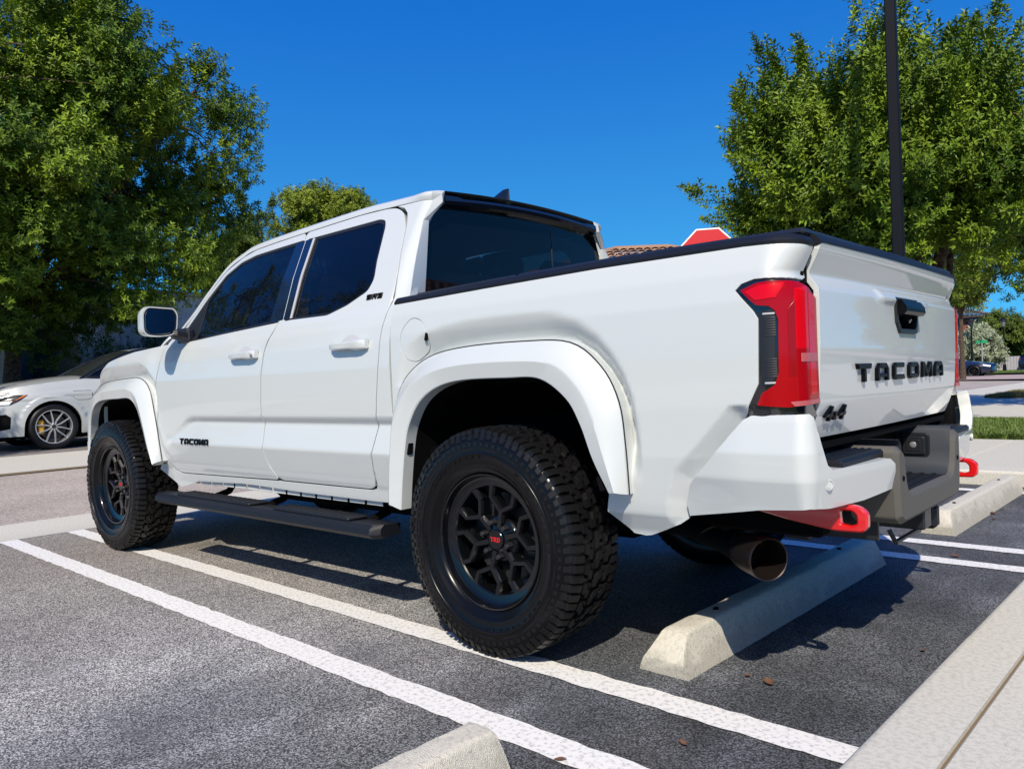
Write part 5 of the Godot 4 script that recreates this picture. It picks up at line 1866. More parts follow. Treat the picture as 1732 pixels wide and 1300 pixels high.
	var bl := pair("rear_bumper_corner", panel(cap, [], bumper_skin, 0.012, 0.0095, 0.045), W, t)
	var br: Node = t.get_child(t.get_child_count() - 1)
	for side in 2:
		var sn := Soup.new()
		var p := bumper_skin(1.268, 0.685)
		var nn := Vector3(-0.45, 0.0, 0.9).normalized()
		sn.xf = Transform3D(Basis(nn, Vector3.UP, nn.cross(Vector3.UP)), p)
		sn.lathe([Vector2(0.0, 0.003), Vector2(0.0095, 0.003), Vector2(0.0105, 0.001), Vector2(0.0115, 0.001), Vector2(0.012, 0.004), Vector2(0.0155, 0.003), Vector2(0.016, -0.004)], 20)
		obj("parking_sensor", sn.done(35, side == 1), W, bl if side == 0 else br)
	# black inner cheeks behind the painted corners
	for s in [-1.0, 1.0]:
		var ck := Soup.new()
		ck.box(Vector3(s * 0.82, 0.76, 1.06), Vector3(0.10, 0.24, 0.14), Basis.IDENTITY, 0.01)
		ck.box(Vector3(s * 0.60, 0.67, 1.09), Vector3(0.44, 0.05, 0.12), Basis.IDENTITY, 0.01)
		obj("bumper_inner", ck.done(), M.underbody, t)
		# step pads with ribs
		var pad := Soup.new()
		pad.box(Vector3(s * 0.545, 0.728, 1.125), Vector3(0.40, 0.030, 0.165), Basis.IDENTITY, 0.008)
		for i in 6: pad.box(Vector3(s * 0.56, 0.7445, 1.06 + i * 0.022), Vector3(0.34, 0.004, 0.010), Basis.IDENTITY, 0.0015)
		obj("step_pad", pad.done(), M.black_plastic, t)
	# grey centre section: a U with a deep step in the middle
	var u := Soup.new()
	u.xf = Transform3D(Basis.IDENTITY, Vector3.ZERO)
	var shape := rounded(V2([-0.388, 0.735, -0.372, 0.752, -0.335, 0.748, -0.305, 0.725, -0.288, 0.640, -0.268, 0.604, -0.24, 0.594, 0.24, 0.594, 0.268, 0.604, 0.288, 0.640, 0.305, 0.725, 0.335, 0.748, 0.372, 0.752, 0.388, 0.735, 0.386, 0.62, 0.375, 0.522, 0.33, 0.500, -0.33, 0.500, -0.375, 0.522, -0.386, 0.62]), 0.012, 3)
	u.prism(shape, 1.10, 1.250, 0.016)
	obj("bumper_centre", u.done(35), M.bumper_grey, t)
	# step floor and side cheeks with the square sockets
	var st := Soup.new()
	st.box(Vector3(0, 0.585, 1.11), Vector3(0.57, 0.02, 0.25), Basis.IDENTITY, 0.006)
	for i in 5: st.box(Vector3(0, 0.597, 1.03 + i * 0.042), Vector3(0.50, 0.005, 0.016), Basis.IDENTITY, 0.002)
	obj("bumper_step", st.done(), M.black_plastic, t)
	for s in [-1.0, 1.0]:
		var ck := Soup.new()
		var rows := []
		for i in 9:
			var a := i / 8.0
			var z := lerpf(0.985, 1.236, a)
			rows.append([Vector3(s * 0.33, 0.768, z), Vector3(s * 0.318, 0.768, z), Vector3(s * 0.300, 0.750, z), Vector3(s * 0.292, 0.68, z), Vector3(s * 0.280, 0.635, z), Vector3(s * 0.255, 0.607, z), Vector3(s * 0.215, 0.596, z)])
		if s < 0: rows.reverse()
		ck.loft(rows)
		var cheek := obj("bumper_cheek", ck.done(50), M.cheek_grey, t)
		var fr := Soup.new()
		fr.xf = Transform3D(Basis(Vector3(0, 0, s), Vector3.UP, Vector3(-s, 0, 0)), Vector3(s * 0.293, 0.694, 1.115))
		fr.prism(rounded(V2([-0.054, -0.048, 0.054, -0.048, 0.054, 0.048, -0.054, 0.048]), 0.018), 0, 0.010, 0.004)
		obj("socket_frame", fr.done(30), M.black_plastic, cheek)
		fr = Soup.new()
		fr.xf = Transform3D(Basis(Vector3(0, 0, s), Vector3.UP, Vector3(-s, 0, 0)), Vector3(s * 0.283, 0.694, 1.115))
		fr.prism(rounded(V2([-0.040, -0.035, 0.040, -0.035, 0.040, 0.035, -0.040, 0.035]), 0.012), 0, 0.008, 0.003)
		fr.prism(rounded(V2([-0.026, -0.022, 0.026, -0.022, 0.026, 0.022, -0.026, 0.022]), 0.008), 0.008, 0.010, 0.001)
		obj("socket_cover", fr.done(30), M.satin_black, cheek)
		fr = Soup.new()
		fr.xf = Transform3D(Basis(Vector3(-s, 0, 0), Vector3.UP, Vector3(0, 0, -s) if s > 0 else Vector3(0, 0, 1)), Vector3(s * 0.2725, 0.697, 1.115))
		fr.lathe([Vector2(0, 0.004), Vector2(0.008, 0.0035), Vector2(0.012, 0.001), Vector2(0.012, -0.002)], 16)
		obj("lens_stud", fr.done(), M.lens_grey, cheek)
	var bolt := Soup.new()
	for s in [-1.0, 1.0]:
		bolt.xf = Transform3D(Basis(Vector3.UP, -PI / 2), Vector3(s * 0.338, 0.648, 1.250))
		bolt.lathe([Vector2(0, 0.003), Vector2(0.008, 0.003), Vector2(0.009, 0.0)], 10)
	obj("bumper_plug", bolt.done(), M.underbody, t)
	var dark := Soup.new()
	dark.box(Vector3(0, 0.70, 1.00), Vector3(1.30, 0.24, 0.02))
	dark.box(Vector3(0, 0.775, 1.06), Vector3(1.42, 0.02, 0.12))
	obj("bumper_back_plate", dark.done(), M.underbody, t)
	# bed: black box, rails and the folded cover
	var tub := Soup.new()
	tub.box(Vector3(0, 1.17, 0.30), Vector3(1.44, 0.36, 1.60))
	tub.box(Vector3(0, 0.90, 0.80), Vector3(1.40, 0.16, 0.62))
	tub.box(Vector3(0, 0.90, -0.46), Vector3(1.62, 0.76, 0.08))
	obj("bed_floor", tub.done(), M.underbody, t)
	var ends := Soup.new()
	ends.box(Vector3(-0.862, 0.92, -0.50), Vector3(0.03, 0.80, 0.06))
	ends.box(Vector3(0.862, 0.92, -0.50), Vector3(0.03, 0.80, 0.06))
	obj("bed_front_edge", ends.done(), W, t)
	var rail := []
	for i in 45:
		var q := lerpf(-0.525, 1.0, i / 24.0) if i < 25 else lerpf(1.0, 1.214, (i - 24) / 20.0)
		var y := bed_top(minf(q, 1.19))
		var p := skin(q, y)
		var tang := skin(q + 0.004, y) - skin(q - 0.004, y)
		var n := Vector3(-tang.z, 0, tang.x).normalized()
		if q < -0.5: n = Vector3(-1, 0, 0)
		var deep := lerpf(0.15, 0.05, smoothstep(0.9, 1.1, q))
		var row := []
		for v in [[-0.02, -0.02], [0.001, -0.004], [0.003, 0.006], [-0.010, 0.022], [-0.022, 0.027], [-deep, 0.027], [-deep, -0.03]]:
			row.append(Vector3(p.x, y, p.z) + n * v[0] + Vector3(0, v[1], 0))
		rail.append(row)
	var rl := Soup.new()
	rl.loft(rail)
	for e in [rail[0], rail[44]]:
		for k in range(1, 6): rl.tri(e[0], e[k], e[k + 1])
	pair("bed_rail_cap", rl.done(30), M.black_plastic, t)
	var fill := Soup.new()  # dark backing put in so the tailgate gap looks shaded
	fill.box(Vector3(-0.745, 1.30, 1.118), Vector3(0.09, 0.11, 0.02))
	fill.box(Vector3(-0.70, 1.03, 1.10), Vector3(0.12, 0.44, 0.02))
	pair("tailgate_gap_shade", fill.done(), M.underbody, t)
	for q in [[-0.50, 0.06], [0.068, 0.60], [0.608, 1.145]]:
		var cv := Soup.new()
		var zc: float = (q[0] + q[1]) / 2
		var y0 := tab([-0.53, 1.360, 0.0, 1.374, 0.5, 1.384, 1.14, 1.382], q[0])
		var y1 := tab([-0.53, 1.360, 0.0, 1.374, 0.5, 1.384, 1.14, 1.382], q[1])
		cv.box(Vector3(0, (y0 + y1) / 2 + 0.006, zc), Vector3(1.60, 0.024, (q[1] - q[0])), Basis(Vector3.RIGHT, -atan2(y1 - y0, q[1] - q[0])), 0.010)
		obj("bed_cover_panel", cv.done(), M.satin_black, t)
	var er := Soup.new()
	er.box(Vector3(0, 1.396, 1.09), Vector3(1.36, 0.016, 0.07), Basis.IDENTITY, 0.009)
	obj("bed_cover_end_rail", er.done(), M.black_gloss, t)
	# black cap on the tailgate top
	var gc := []
	for i in 21:
		var x := lerpf(-0.748, 0.748, i / 20.0)
		var z := 1.184 - 0.013 * pow(x / 0.75, 2.0)
		var hump := 0.008 * smoothstep(0.34, 0.30, absf(x))
		gc.append([Vector3(x, 1.350, z - 0.012), Vector3(x, 1.358, z + 0.001), Vector3(x, 1.362, z + 0.001), Vector3(x, 1.376 + hump, z - 0.010), Vector3(x, 1.384 + hump, z - 0.024), Vector3(x, 1.386 + hump, z - 0.06), Vector3(x, 1.36, z - 0.10)])
	gc.reverse()
	var g := Soup.new()
	g.loft(gc)
	for e in [gc[0], gc[20]]:
		for k in range(1, 6): g.tri(e[0], e[k], e[k + 1])
	obj("tailgate_cap", g.done(30), M.black_plastic, t)
	# red tow hooks
	for s in [-1.0, 1.0]:
		var hk := Soup.new()
		hk.xf = Transform3D(Basis(Vector3(0, 0, -1), Vector3.UP, Vector3(1, 0, 0)), Vector3(s * 0.67 - 0.014, 0, 0))
		var out := rounded(V2([-1.250, 0.548, -1.250, 0.590, -1.228, 0.607, -1.05, 0.628, -0.86, 0.640, -0.86, 0.585, -1.02, 0.552, -1.16, 0.531, -1.235, 0.533]), 0.012, 3)
		var hole := rounded(V2([-1.220, 0.556, -1.220, 0.580, -1.208, 0.593, -1.176, 0.593, -1.172, 0.586, -1.174, 0.553, -1.20, 0.549]), 0.006, 3)
		ring_prism(hk, out, hole, 0.0, 0.028, 0.005)
		obj("tow_hook", hk.done(35), M.red_gloss, t)

func bed_top(s: float) -> float:
	return tab([-0.53, 1.332, 0.0, 1.346, 0.5, 1.357, 1.0, 1.358, 1.16, 1.352, 1.24, 1.347], s)

func ring_prism(so: Soup, out_in: PackedVector2Array, hole_in: PackedVector2Array, z0: float, z1: float, ch: float) -> void:
	var out := Soup.ccw2(out_in)
	var hole := Soup.ccw2(hole_in)
	for lv in 2:
		var z := z1 if lv else z0
		var s := 1.0 if lv else -1.0
		var o := Soup.inset(out, ch)
		var h := Soup.inset(hole, -ch)
		# bridge the hole so that one outline is left
		var bi := 0
		var bj := 0
		var best := 1e9
		for i in o.size():
			for j in h.size():
				if o[i].distance_to(h[j]) < best:
					best = o[i].distance_to(h[j]); bi = i; bj = j
		var poly := PackedVector2Array()
		for k in o.size() + 1: poly.append(o[(bi + k) % o.size()])
		for k in h.size() + 1: poly.append(h[(bj - k + h.size() * 2) % h.size()] + Vector2(1e-6, 1e-6) * k)
		var t := Geometry2D.triangulate_polygon(poly)
		for i in range(0, t.size(), 3): so.up_tri(poly[t[i]], poly[t[i + 1]], poly[t[i + 2]], z, s)
		for lp in 2:
			var e := out if lp == 0 else hole
			var f := o if lp == 0 else h
			for i in e.size():
				var j := (i + 1) % e.size()
				var zc := z - ch * s
				var a := Vector3(e[i].x, e[i].y, zc)
				var b := Vector3(e[j].x, e[j].y, zc)
				var c := Vector3(f[j].x, f[j].y, z)
				var d := Vector3(f[i].x, f[i].y, z)
				if (lp == 0) == (lv == 1): so.quad(a, b, c, d)
				else: so.quad(b, a, d, c)
	for lp in 2:
		var e := out if lp == 0 else hole
		for i in e.size():
			var j := (i + 1) % e.size()
			var a := Vector3(e[i].x, e[i].y, z0 + ch)
			var b := Vector3(e[j].x, e[j].y, z0 + ch)
			var c := Vector3(e[j].x, e[j].y, z1 - ch)
			var d := Vector3(e[i].x, e[i].y, z1 - ch)
			if lp == 0: so.quad(a, b, c, d)
			else: so.quad(b, a, d, c)

func truck_under(t: Node3D) -> void:
	var U: Material = M.underbody
	for s in [-1.0, 1.0]:
		var fr := Soup.new()
		fr.box(Vector3(s * 0.46, 0.54, -1.45), Vector3(0.08, 0.15, 5.0), Basis.IDENTITY, 0.01)
		obj("frame_rail", fr.done(), U, t)
		# shock absorber seen in the arch
		var sh := Soup.new()
		sh.tube([Vector3(s * 0.60, 0.40, -3.22), Vector3(s * 0.55, 0.85, -3.30)], [0.03, 0.03], 10)
		sh.tube([Vector3(s * 0.55, 0.38, 0.13), Vector3(s * 0.50, 0.86, 0.24)], [0.03, 0.03], 10)
		obj("shock_absorber", sh.done(), M.dark_steel, t)
	var ax := Soup.new()
	ax.tube([Vector3(-0.72, 0.418, 0), Vector3(0.72, 0.418, 0)], [0.05, 0.05], 12)
	ax.box(Vector3(0, 0.418, 0), Vector3(0.26, 0.26, 0.26), Basis(Vector3.RIGHT, 0.78), 0.07)
	ax.tube([Vector3(-0.72, 0.43, -3.35), Vector3(0.72, 0.43, -3.35)], [0.04, 0.04], 12)
	obj("axle", ax.done(), U, t)
	var bl := Soup.new()
	bl.box(Vector3(0, 0.66, -1.65), Vector3(1.56, 0.20, 2.0), Basis.IDENTITY, 0.03)
	bl.box(Vector3(0, 0.80, -3.35), Vector3(0.96, 0.62, 1.2), Basis.IDENTITY, 0.03)
	bl.box(Vector3(0, 0.72, 0.2), Vector3(0.96, 0.30, 1.7), Basis.IDENTITY, 0.03)
	bl.box(Vector3(0, 0.42, -1.9), Vector3(0.5, 0.26, 1.4), Basis.IDENTITY, 0.05)
	obj("underbody", bl.done(), U, t)
	var sp := Soup.new()
	sp.xf = Transform3D(Basis(Vector3.BACK, PI / 2), Vector3(0, 0.58, 0.66))
	sp.lathe([Vector2(0.2, 0.09), Vector2(0.30, 0.10), Vector2(0.37, 0.07), Vector2(0.385, 0), Vector2(0.37, -0.07), Vector2(0.30, -0.10), Vector2(0.2, -0.09), Vector2(0.0, -0.05)], 30)
	obj("spare_wheel", sp.done(50), M.rubber, t)
	var mf := Soup.new()
	mf.tube([Vector3(-0.46, 0.46, 0.20), Vector3(-0.50, 0.47, 0.42), Vector3(-0.56, 0.47, 0.62), Vector3(-0.66, 0.455, 0.80), Vector3(-0.735, 0.447, 0.90)], [0.03, 0.035, 0.035, 0.035, 0.038], 14)
	obj("exhaust_pipe", mf.done(), U, t)
	mf = Soup.new()
	mf.tube([Vector3(0.40, 0.47, -0.4), Vector3(0.40, 0.47, 0.5)], [0.11, 0.11], 16)
	obj("muffler", mf.done(), U, t)
	# flared exhaust tip turned outwards
	var tip := Soup.new()
	var d := Vector3(-0.50, -0.03, 0.80).normalized()
	var e := d.cross(Vector3.UP).normalized()
	var b := Basis(d, e.cross(d).normalized(), e)
	tip.xf = Transform3D(b, Vector3(-0.705, 0.449, 0.890))
	tip.lathe([Vector2(0.042, -0.02), Vector2(0.055, 0.0), Vector2(0.060, 0.03), Vector2(0.0645, 0.115), Vector2(0.0650, 0.122), Vector2(0.0635, 0.126), Vector2(0.0605, 0.124), Vector2(0.059, 0.118), Vector2(0.050, -0.02)], 36)
	var et := obj("exhaust_tip", tip.done(40), M.exhaust_tip, t)
	var core := Soup.new()
	core.xf = tip.xf
	core.lathe([Vector2(0, 0.012), Vector2(0.048, 0.012)], 24)
	obj("tip_core", core.done(), U, et)
	# hitch receiver, chain loop bar, trailer plug
	var hr := Soup.new()
	hr.box(Vector3(0, 0.475, 1.05), Vector3(0.085, 0.085, 0.36), Basis.IDENTITY, 0.006)
	hr.box(Vector3(0, 0.49, 0.96), Vector3(0.95, 0.08, 0.08), Basis.IDENTITY, 0.006)
	for s in [-1.0, 1.0]:
		hr.box(Vector3(s * 0.30, 0.50, 1.05), Vector3(0.012, 0.13, 0.22), Basis.IDENTITY, 0.003)
	obj("hitch_receiver", hr.done(), M.satin_black, t)
	var lp := Soup.new()
	lp.tube([Vector3(-0.20, 0.455, 1.16), Vector3(-0.20, 0.415, 1.18), Vector3(0.20, 0.415, 1.18), Vector3(0.20, 0.455, 1.16)], [0.008, 0.008, 0.008, 0.008], 8)
	obj("chain_loop", lp.done(), M.satin_black, t)
	lp = Soup.new()
	lp.box(Vector3(0.19, 0.445, 1.18), Vector3(0.06, 0.09, 0.07), Basis.IDENTITY, 0.014)
	obj("trailer_plug", lp.done(), M.black_plastic, t)
	lp = Soup.new()
	lp.box(Vector3(0.165, 0.52, 1.165), Vector3(0.006, 0.07, 0.05), Basis.IDENTITY, 0.001)
	obj("plug_bracket", lp.done(), M.steel, t)
	# running boards
	for s in [-1.0, 1.0]:
		var rb := Soup.new()
		var rows := []
		for q in [[-2.655, 0.6], [-2.625, 1.0], [-0.625, 1.0], [-0.595, 0.8]]:
			var k: float = q[1]
			rows.append([Vector3(-0.845, 0.418, q[0]), Vector3(-0.845, 0.375, q[0]), Vector3(-0.80 - 0.165 * k, 0.366, q[0]), Vector3(-0.80 - 0.190 * k, 0.385, q[0]), Vector3(-0.80 - 0.185 * k, 0.408, q[0]), Vector3(-0.80 - 0.165 * k, 0.424, q[0])])
		rb.loft(rows, true)
		for en in [0, 3]:
			for k in range(1, 5):
				if en == 0: rb.tri(rows[0][0], rows[0][k + 1], rows[0][k])
				else: rb.tri(rows[3][0], rows[3][k], rows[3][k + 1])
		var board := obj("running_board", rb.done(30, s > 0), M.black_plastic, t)
		for q in [[-2.40, -1.62], [-1.40, -0.80]]:
			var pd := Soup.new()
			pd.box(Vector3(s * 0.908, 0.429, (q[0] + q[1]) / 2), Vector3(0.11, 0.016, q[1] - q[0]), Basis.IDENTITY, 0.006)
			for i in int((q[1] - q[0]) / 0.05): pd.box(Vector3(s * 0.908, 0.438, q[0] + 0.03 + i * 0.05), Vector3(0.085, 0.004, 0.018), Basis.IDENTITY, 0.0015)
			obj("tread_pad", pd.done(), M.black_plastic, board)
		for z in [-2.30, -1.72, -1.12, -0.86]:
			var bk := Soup.new()
			bk.tube([Vector3(s * 0.82, 0.39, z), Vector3(s * 0.70, 0.42, z), Vector3(s * 0.60, 0.55, z)], [0.02, 0.02, 0.02], 8)
			obj("board_bracket", bk.done(), U, board)

# ---------------------------------------------------------------- wheels of the truck
# wheel axis along x, outer face at -x, centre at the origin
const TYRE_R := 0.418
func arc_block(so: Soup, poly: PackedVector2Array, base: Callable, lift: float, ch: float) -> void:
	# poly in (angle * R, x) on the tread; base(u, v, h) -> point
	var p := Soup.ccw2(poly)
	var top := Soup.inset(p, ch)
	var n := p.size()
	for i in n:
		var j := (i + 1) % n
		so.quad(base.call(p[j].x, p[j].y, 0.0), base.call(p[i].x, p[i].y, 0.0), base.call(top[i].x, top[i].y, lift), base.call(top[j].x, top[j].y, lift))
	var t := Geometry2D.triangulate_polygon(top)
	for i in range(0, t.size(), 3):
		var a := top[t[i]]
		var b := top[t[i + 1]]
		var c := top[t[i + 2]]
		if (b - a).cross(c - a) < 0: so.tri(base.call(a.x, a.y, lift), base.call(b.x, b.y, lift), base.call(c.x, c.y, lift))
		else: so.tri(base.call(a.x, a.y, lift), base.call(c.x, c.y, lift), base.call(b.x, b.y, lift))

func truck_wheels(t: Node3D) -> void:
	var w := Node3D.new()
	w.name = "wheel"
	t.add_child(w, true)
	# carcass: sidewalls and tread floor. x = 0 is the tyre's middle
	var hw := 0.132
	var prof := [Vector2(0.245, -0.098), Vector2(0.252, -0.112), Vector2(0.262, -0.118), Vector2(0.272, -0.122), Vector2(0.280, -0.130), Vector2(0.286, -0.132), Vector2(0.292, -0.131), Vector2(0.316, -0.1365), Vector2(0.319, -0.1415), Vector2(0.324, -0.142), Vector2(0.328, -0.138), Vector2(0.340, -0.139), Vector2(0.365, -0.137), Vector2(0.385, -0.131), Vector2(0.398, -0.122), Vector2(0.405, -0.108), Vector2(0.4065, -0.05), Vector2(0.407, 0.0), Vector2(0.4065, 0.05), Vector2(0.405, 0.108), Vector2(0.398, 0.122), Vector2(0.385, 0.131), Vector2(0.34, 0.138), Vector2(0.29, 0.130), Vector2(0.245, 0.10)]
	var so := Soup.new()
	prof.reverse()
	so.lathe(prof, 72)
	obj("tyre", so.done(50), M.tyre_side, w)
	var rnd := RandomNumberGenerator.new()
	rnd.seed = 77
	# tread: five ribs of blocks, shoulder lugs that run down the side
	var on_tread := func(u: float, v: float, h: float) -> Vector3:
		var a := u / TYRE_R
		var r := tab([-0.14, 0.386, -0.128, 0.398, -0.115, 0.4045, -0.10, 0.406, 0.10, 0.406, 0.115, 0.4045, 0.128, 0.398], v) + h
		return Vector3(v, r * sin(a), r * cos(a))
	var on_side := func(u: float, v: float, h: float) -> Vector3:
		# v is a radius here
		var a := u / TYRE_R
		var x := tab([0.315, -0.137, 0.340, -0.139, 0.365, -0.137, 0.385, -0.131, 0.398, -0.122], v) - h
		return Vector3(x, v * sin(a), v * cos(a))
	var tr := Soup.new()
	var n := 38
	var step := TAU * TYRE_R / n
	for i in n:
		var u0 := i * step
		for s in [-1.0, 1.0]:
			# shoulder blocks, two lengths in turn, cut by a slit
			var long := 0.0 if i % 2 else 0.006
			for h in 2:
				var a := u0 + step * (0.05 + 0.47 * h)
				var b := a + step * 0.40
				var sk := step * 0.16
				arc_block(tr, V2([a, s * 0.078, b, s * 0.078, b + sk * 0.4, s * 0.100, b + sk * 0.5, s * (0.124 + long), a + sk * 0.5, s * (0.124 + long), a + sk * 0.4, s * 0.100]), on_tread, 0.011, 0.0016)
			# second rib: hooked blocks
			var c := u0 + step * (0.25 if s > 0 else 0.6)
			arc_block(tr, V2([c, s * 0.034, c + step * 0.40, s * 0.030, c + step * 0.55, s * 0.046, c + step * 0.82, s * 0.050, c + step * 0.86, s * 0.071, c + step * 0.35, s * 0.073, c + step * 0.24, s * 0.056, c + step * 0.04, s * 0.054]), on_tread, 0.0118, 0.0016)
			arc_block(tr, V2([c + step * 0.50, s * 0.030, c + step * 0.80, s * 0.030, c + step * 0.84, s * 0.042, c + step * 0.62, s * 0.041]), on_tread, 0.0112, 0.0012)
		# middle rib
		var m := u0 + step * 0.1
		arc_block(tr, V2([m, -0.022, m + step * 0.36, -0.024, m + step * 0.44, -0.006, m + step * 0.80, 0.0, m + step * 0.84, 0.022, m + step * 0.42, 0.024, m + step * 0.34, 0.007, m + step * 0.02, 0.0]), on_tread, 0.012, 0.0016)
		# side lugs and raised blocks below the shoulder
		for h in 2:
			var a := u0 + step * (0.08 + 0.5 * h)
			arc_block(tr, V2([a, 0.372 + 0.006 * h, a + step * 0.34, 0.372 + 0.006 * h, a + step * 0.38, 0.401, a + step * 0.05, 0.401]), on_side, 0.004, 0.001)
			arc_block(tr, V2([a + step * 0.06, 0.350, a + step * 0.30, 0.352, a + step * 0.30, 0.366, a + step * 0.04, 0.364]), on_side, 0.0022, 0.0008)
		if i % 2 == 0: arc_block(tr, V2([u0, 0.338, u0 + step * 1.3, 0.338, u0 + step * 1.3, 0.343, u0, 0.343]), on_side, 0.0012, 0.0004)
	obj("tread", tr.done(25), M.rubber, w)
	# raised outline marks on the sidewall
	var mk := Soup.new()
	for i in 60:
		if i % 15 > 9: continue
		var u := i * TAU * TYRE_R / 60
		var q := TAU * TYRE_R / 60
		if rnd.randf() < 0.8: arc_block(mk, V2([u, 0.306, u + q * 0.55, 0.306, u + q * 0.55, 0.309, u, 0.309]), on_side, 0.001, 0.0003)
		if rnd.randf() < 0.9: arc_block(mk, V2([u, 0.306, u + q * 0.16, 0.306, u + q * 0.16, 0.327, u, 0.327]), on_side, 0.001, 0.0003)
		if rnd.randf() < 0.6: arc_block(mk, V2([u, 0.324, u + q * 0.55, 0.324, u + q * 0.55, 0.327, u, 0.327]), on_side, 0.001, 0.0003)
	obj("sidewall_mark", mk.done(25), M.tyre_side, w)
	# rim: lip, barrel, face ring
	so = Soup.new()
	var rp := [Vector2(0.2485, -0.094), Vector2(0.2495, -0.108), Vector2(0.247, -0.113), Vector2(0.2415, -0.113), Vector2(0.238, -0.108), Vector2(0.234, -0.088), Vector2(0.226, -0.082), Vector2(0.202, -0.077), Vector2(0.198, -0.072), Vector2(0.197, -0.04), Vector2(0.204, -0.02), Vector2(0.205, 0.09), Vector2(0.225, 0.11), Vector2(0.248, 0.11)]
	rp.reverse()
	so.lathe(rp, 72)
	var rim := obj("rim", so.done(35), M.wheel_black, w)
	# six forked spokes that form a honeycomb
	var sp := Soup.new()
	for k in 6:
		var a := TAU * k / 6.0 + 0.26
		sp.xf = Transform3D(Basis(Vector3.RIGHT, a) * Basis(Vector3(0, 0, 1), Vector3(0, 1, 0), Vector3(-1, 0, 0)), Vector3.ZERO)
		# local: x' outward axis is +y of the prism plane, depth along -x of the wheel
		spoke_bar(sp, Vector2(0, 0.045), Vector2(0, 0.118), 0.034, 0.026, 0.060, 0.068)
		for s in [-1.0, 1.0]:
			spoke_bar(sp, Vector2(s * 0.003, 0.112), Vector2(s * 0.053, 0.150), 0.026, 0.024, 0.068, 0.074)
			spoke_bar(sp, Vector2(s * 0.053, 0.146), Vector2(s * 0.057, 0.202), 0.024, 0.032, 0.074, 0.076)
	obj("spoke", sp.done(25), M.wheel_black, w)
	# hub, cap, nuts
	so = Soup.new()
	var hp := [Vector2(0.0, -0.068), Vector2(0.034, -0.068), Vector2(0.036, -0.066), Vector2(0.0375, -0.058), Vector2(0.060, -0.052), Vector2(0.082, -0.044), Vector2(0.088, -0.036), Vector2(0.088, 0.03)]
	hp.reverse()
	so.lathe(hp, 40)
	var hub := obj("hub", so.done(30), M.wheel_black, w)
	for k in 6:
		var a := TAU * (k + 0.5) / 6.0 + 0.26
		var nu := Soup.new()
		nu.xf = Transform3D(Basis.IDENTITY, Vector3(-0.05, sin(a) * 0.0635, cos(a) * 0.0635))
		var np := [Vector2(0, -0.030), Vector2(0.008, -0.029), Vector2(0.0105, -0.024), Vector2(0.0115, 0.0)]
		np.reverse()
		nu.lathe(np, 6)
		obj("lug_nut", nu.done(20), M.dark_steel, hub)
	var txt := words("TRD", 0.0165, 0.0016)
	var cap := obj("cap_lettering", txt, M.red_print, hub)
	cap.transform = Transform3D(Basis(Vector3(0, 0, 1), Vector3(0, 1, 0), Vector3(-1, 0, 0)), Vector3(-0.0685, 0.0, 0.0))
	cap.scale = Vector3(1.15, 1, 1)
	# brake disc and drum
	so = Soup.new()
	var bp := [Vector2(0.0, 0.0), Vector2(0.165, 0.0), Vector2(0.165, 0.03), Vector2(0.0, 0.035)]
	bp.reverse()
	so.lathe(bp, 40)
	obj("brake_disc", so.done(30), M.dark_steel, w)
	# four wheels share these meshes
	var x := 0.962 - 0.139
	var places := [[Vector3(-x, TYRE_R, 0), 0.0, 0.35], [Vector3(-x, TYRE_R, -3.35), 0.0, 1.0], [Vector3(x, TYRE_R, 0), PI, 0.6], [Vector3(x, TYRE_R, -3.35), PI, 1.7]]
	for i in 4:
		var o: Node3D = w if i == 0 else w.duplicate()
		if i:
			o.name = "wheel_%03d" % i
			t.add_child(o, true)
		o.position = places[i][0]
		o.rotation.y = places[i][1]
		if i == 0 or i == 1: continue
	for i in 4:
		pass

func spoke_bar(so: Soup, a: Vector2, b: Vector2, wa: float, wb: float, da: float, db: float) -> void:
	# a tapered bar in the wheel plane from a to b with bevelled face; da, db how far the face stands out
	var d := (b - a).normalized()
	var n := Vector2(-d.y, d.x)
	var f := 0.55
	var deep := 0.045
	var q := []
	for e in [[a, wa, da], [b, wb, db]]:
		var p: Vector2 = e[0]
		var w: float = e[1] * 0.5
		q.append([Vector3(p.x - n.x * w, p.y - n.y * w, e[2] - deep), Vector3(p.x - n.x * w, p.y - n.y * w, e[2] - 0.010), Vector3(p.x - n.x * w * f, p.y - n.y * w * f, e[2]), Vector3(p.x + n.x * w * f, p.y + n.y * w * f, e[2]), Vector3(p.x + n.x * w, p.y + n.y * w, e[2] - 0.010), Vector3(p.x + n.x * w, p.y + n.y * w, e[2] - deep)])
	so.loft([q[1], q[0]])
	for k in range(1, 5):
		so.tri(q[0][0], q[0][k + 1], q[0][k])
		so.tri(q[1][0], q[1][k], q[1][k + 1])

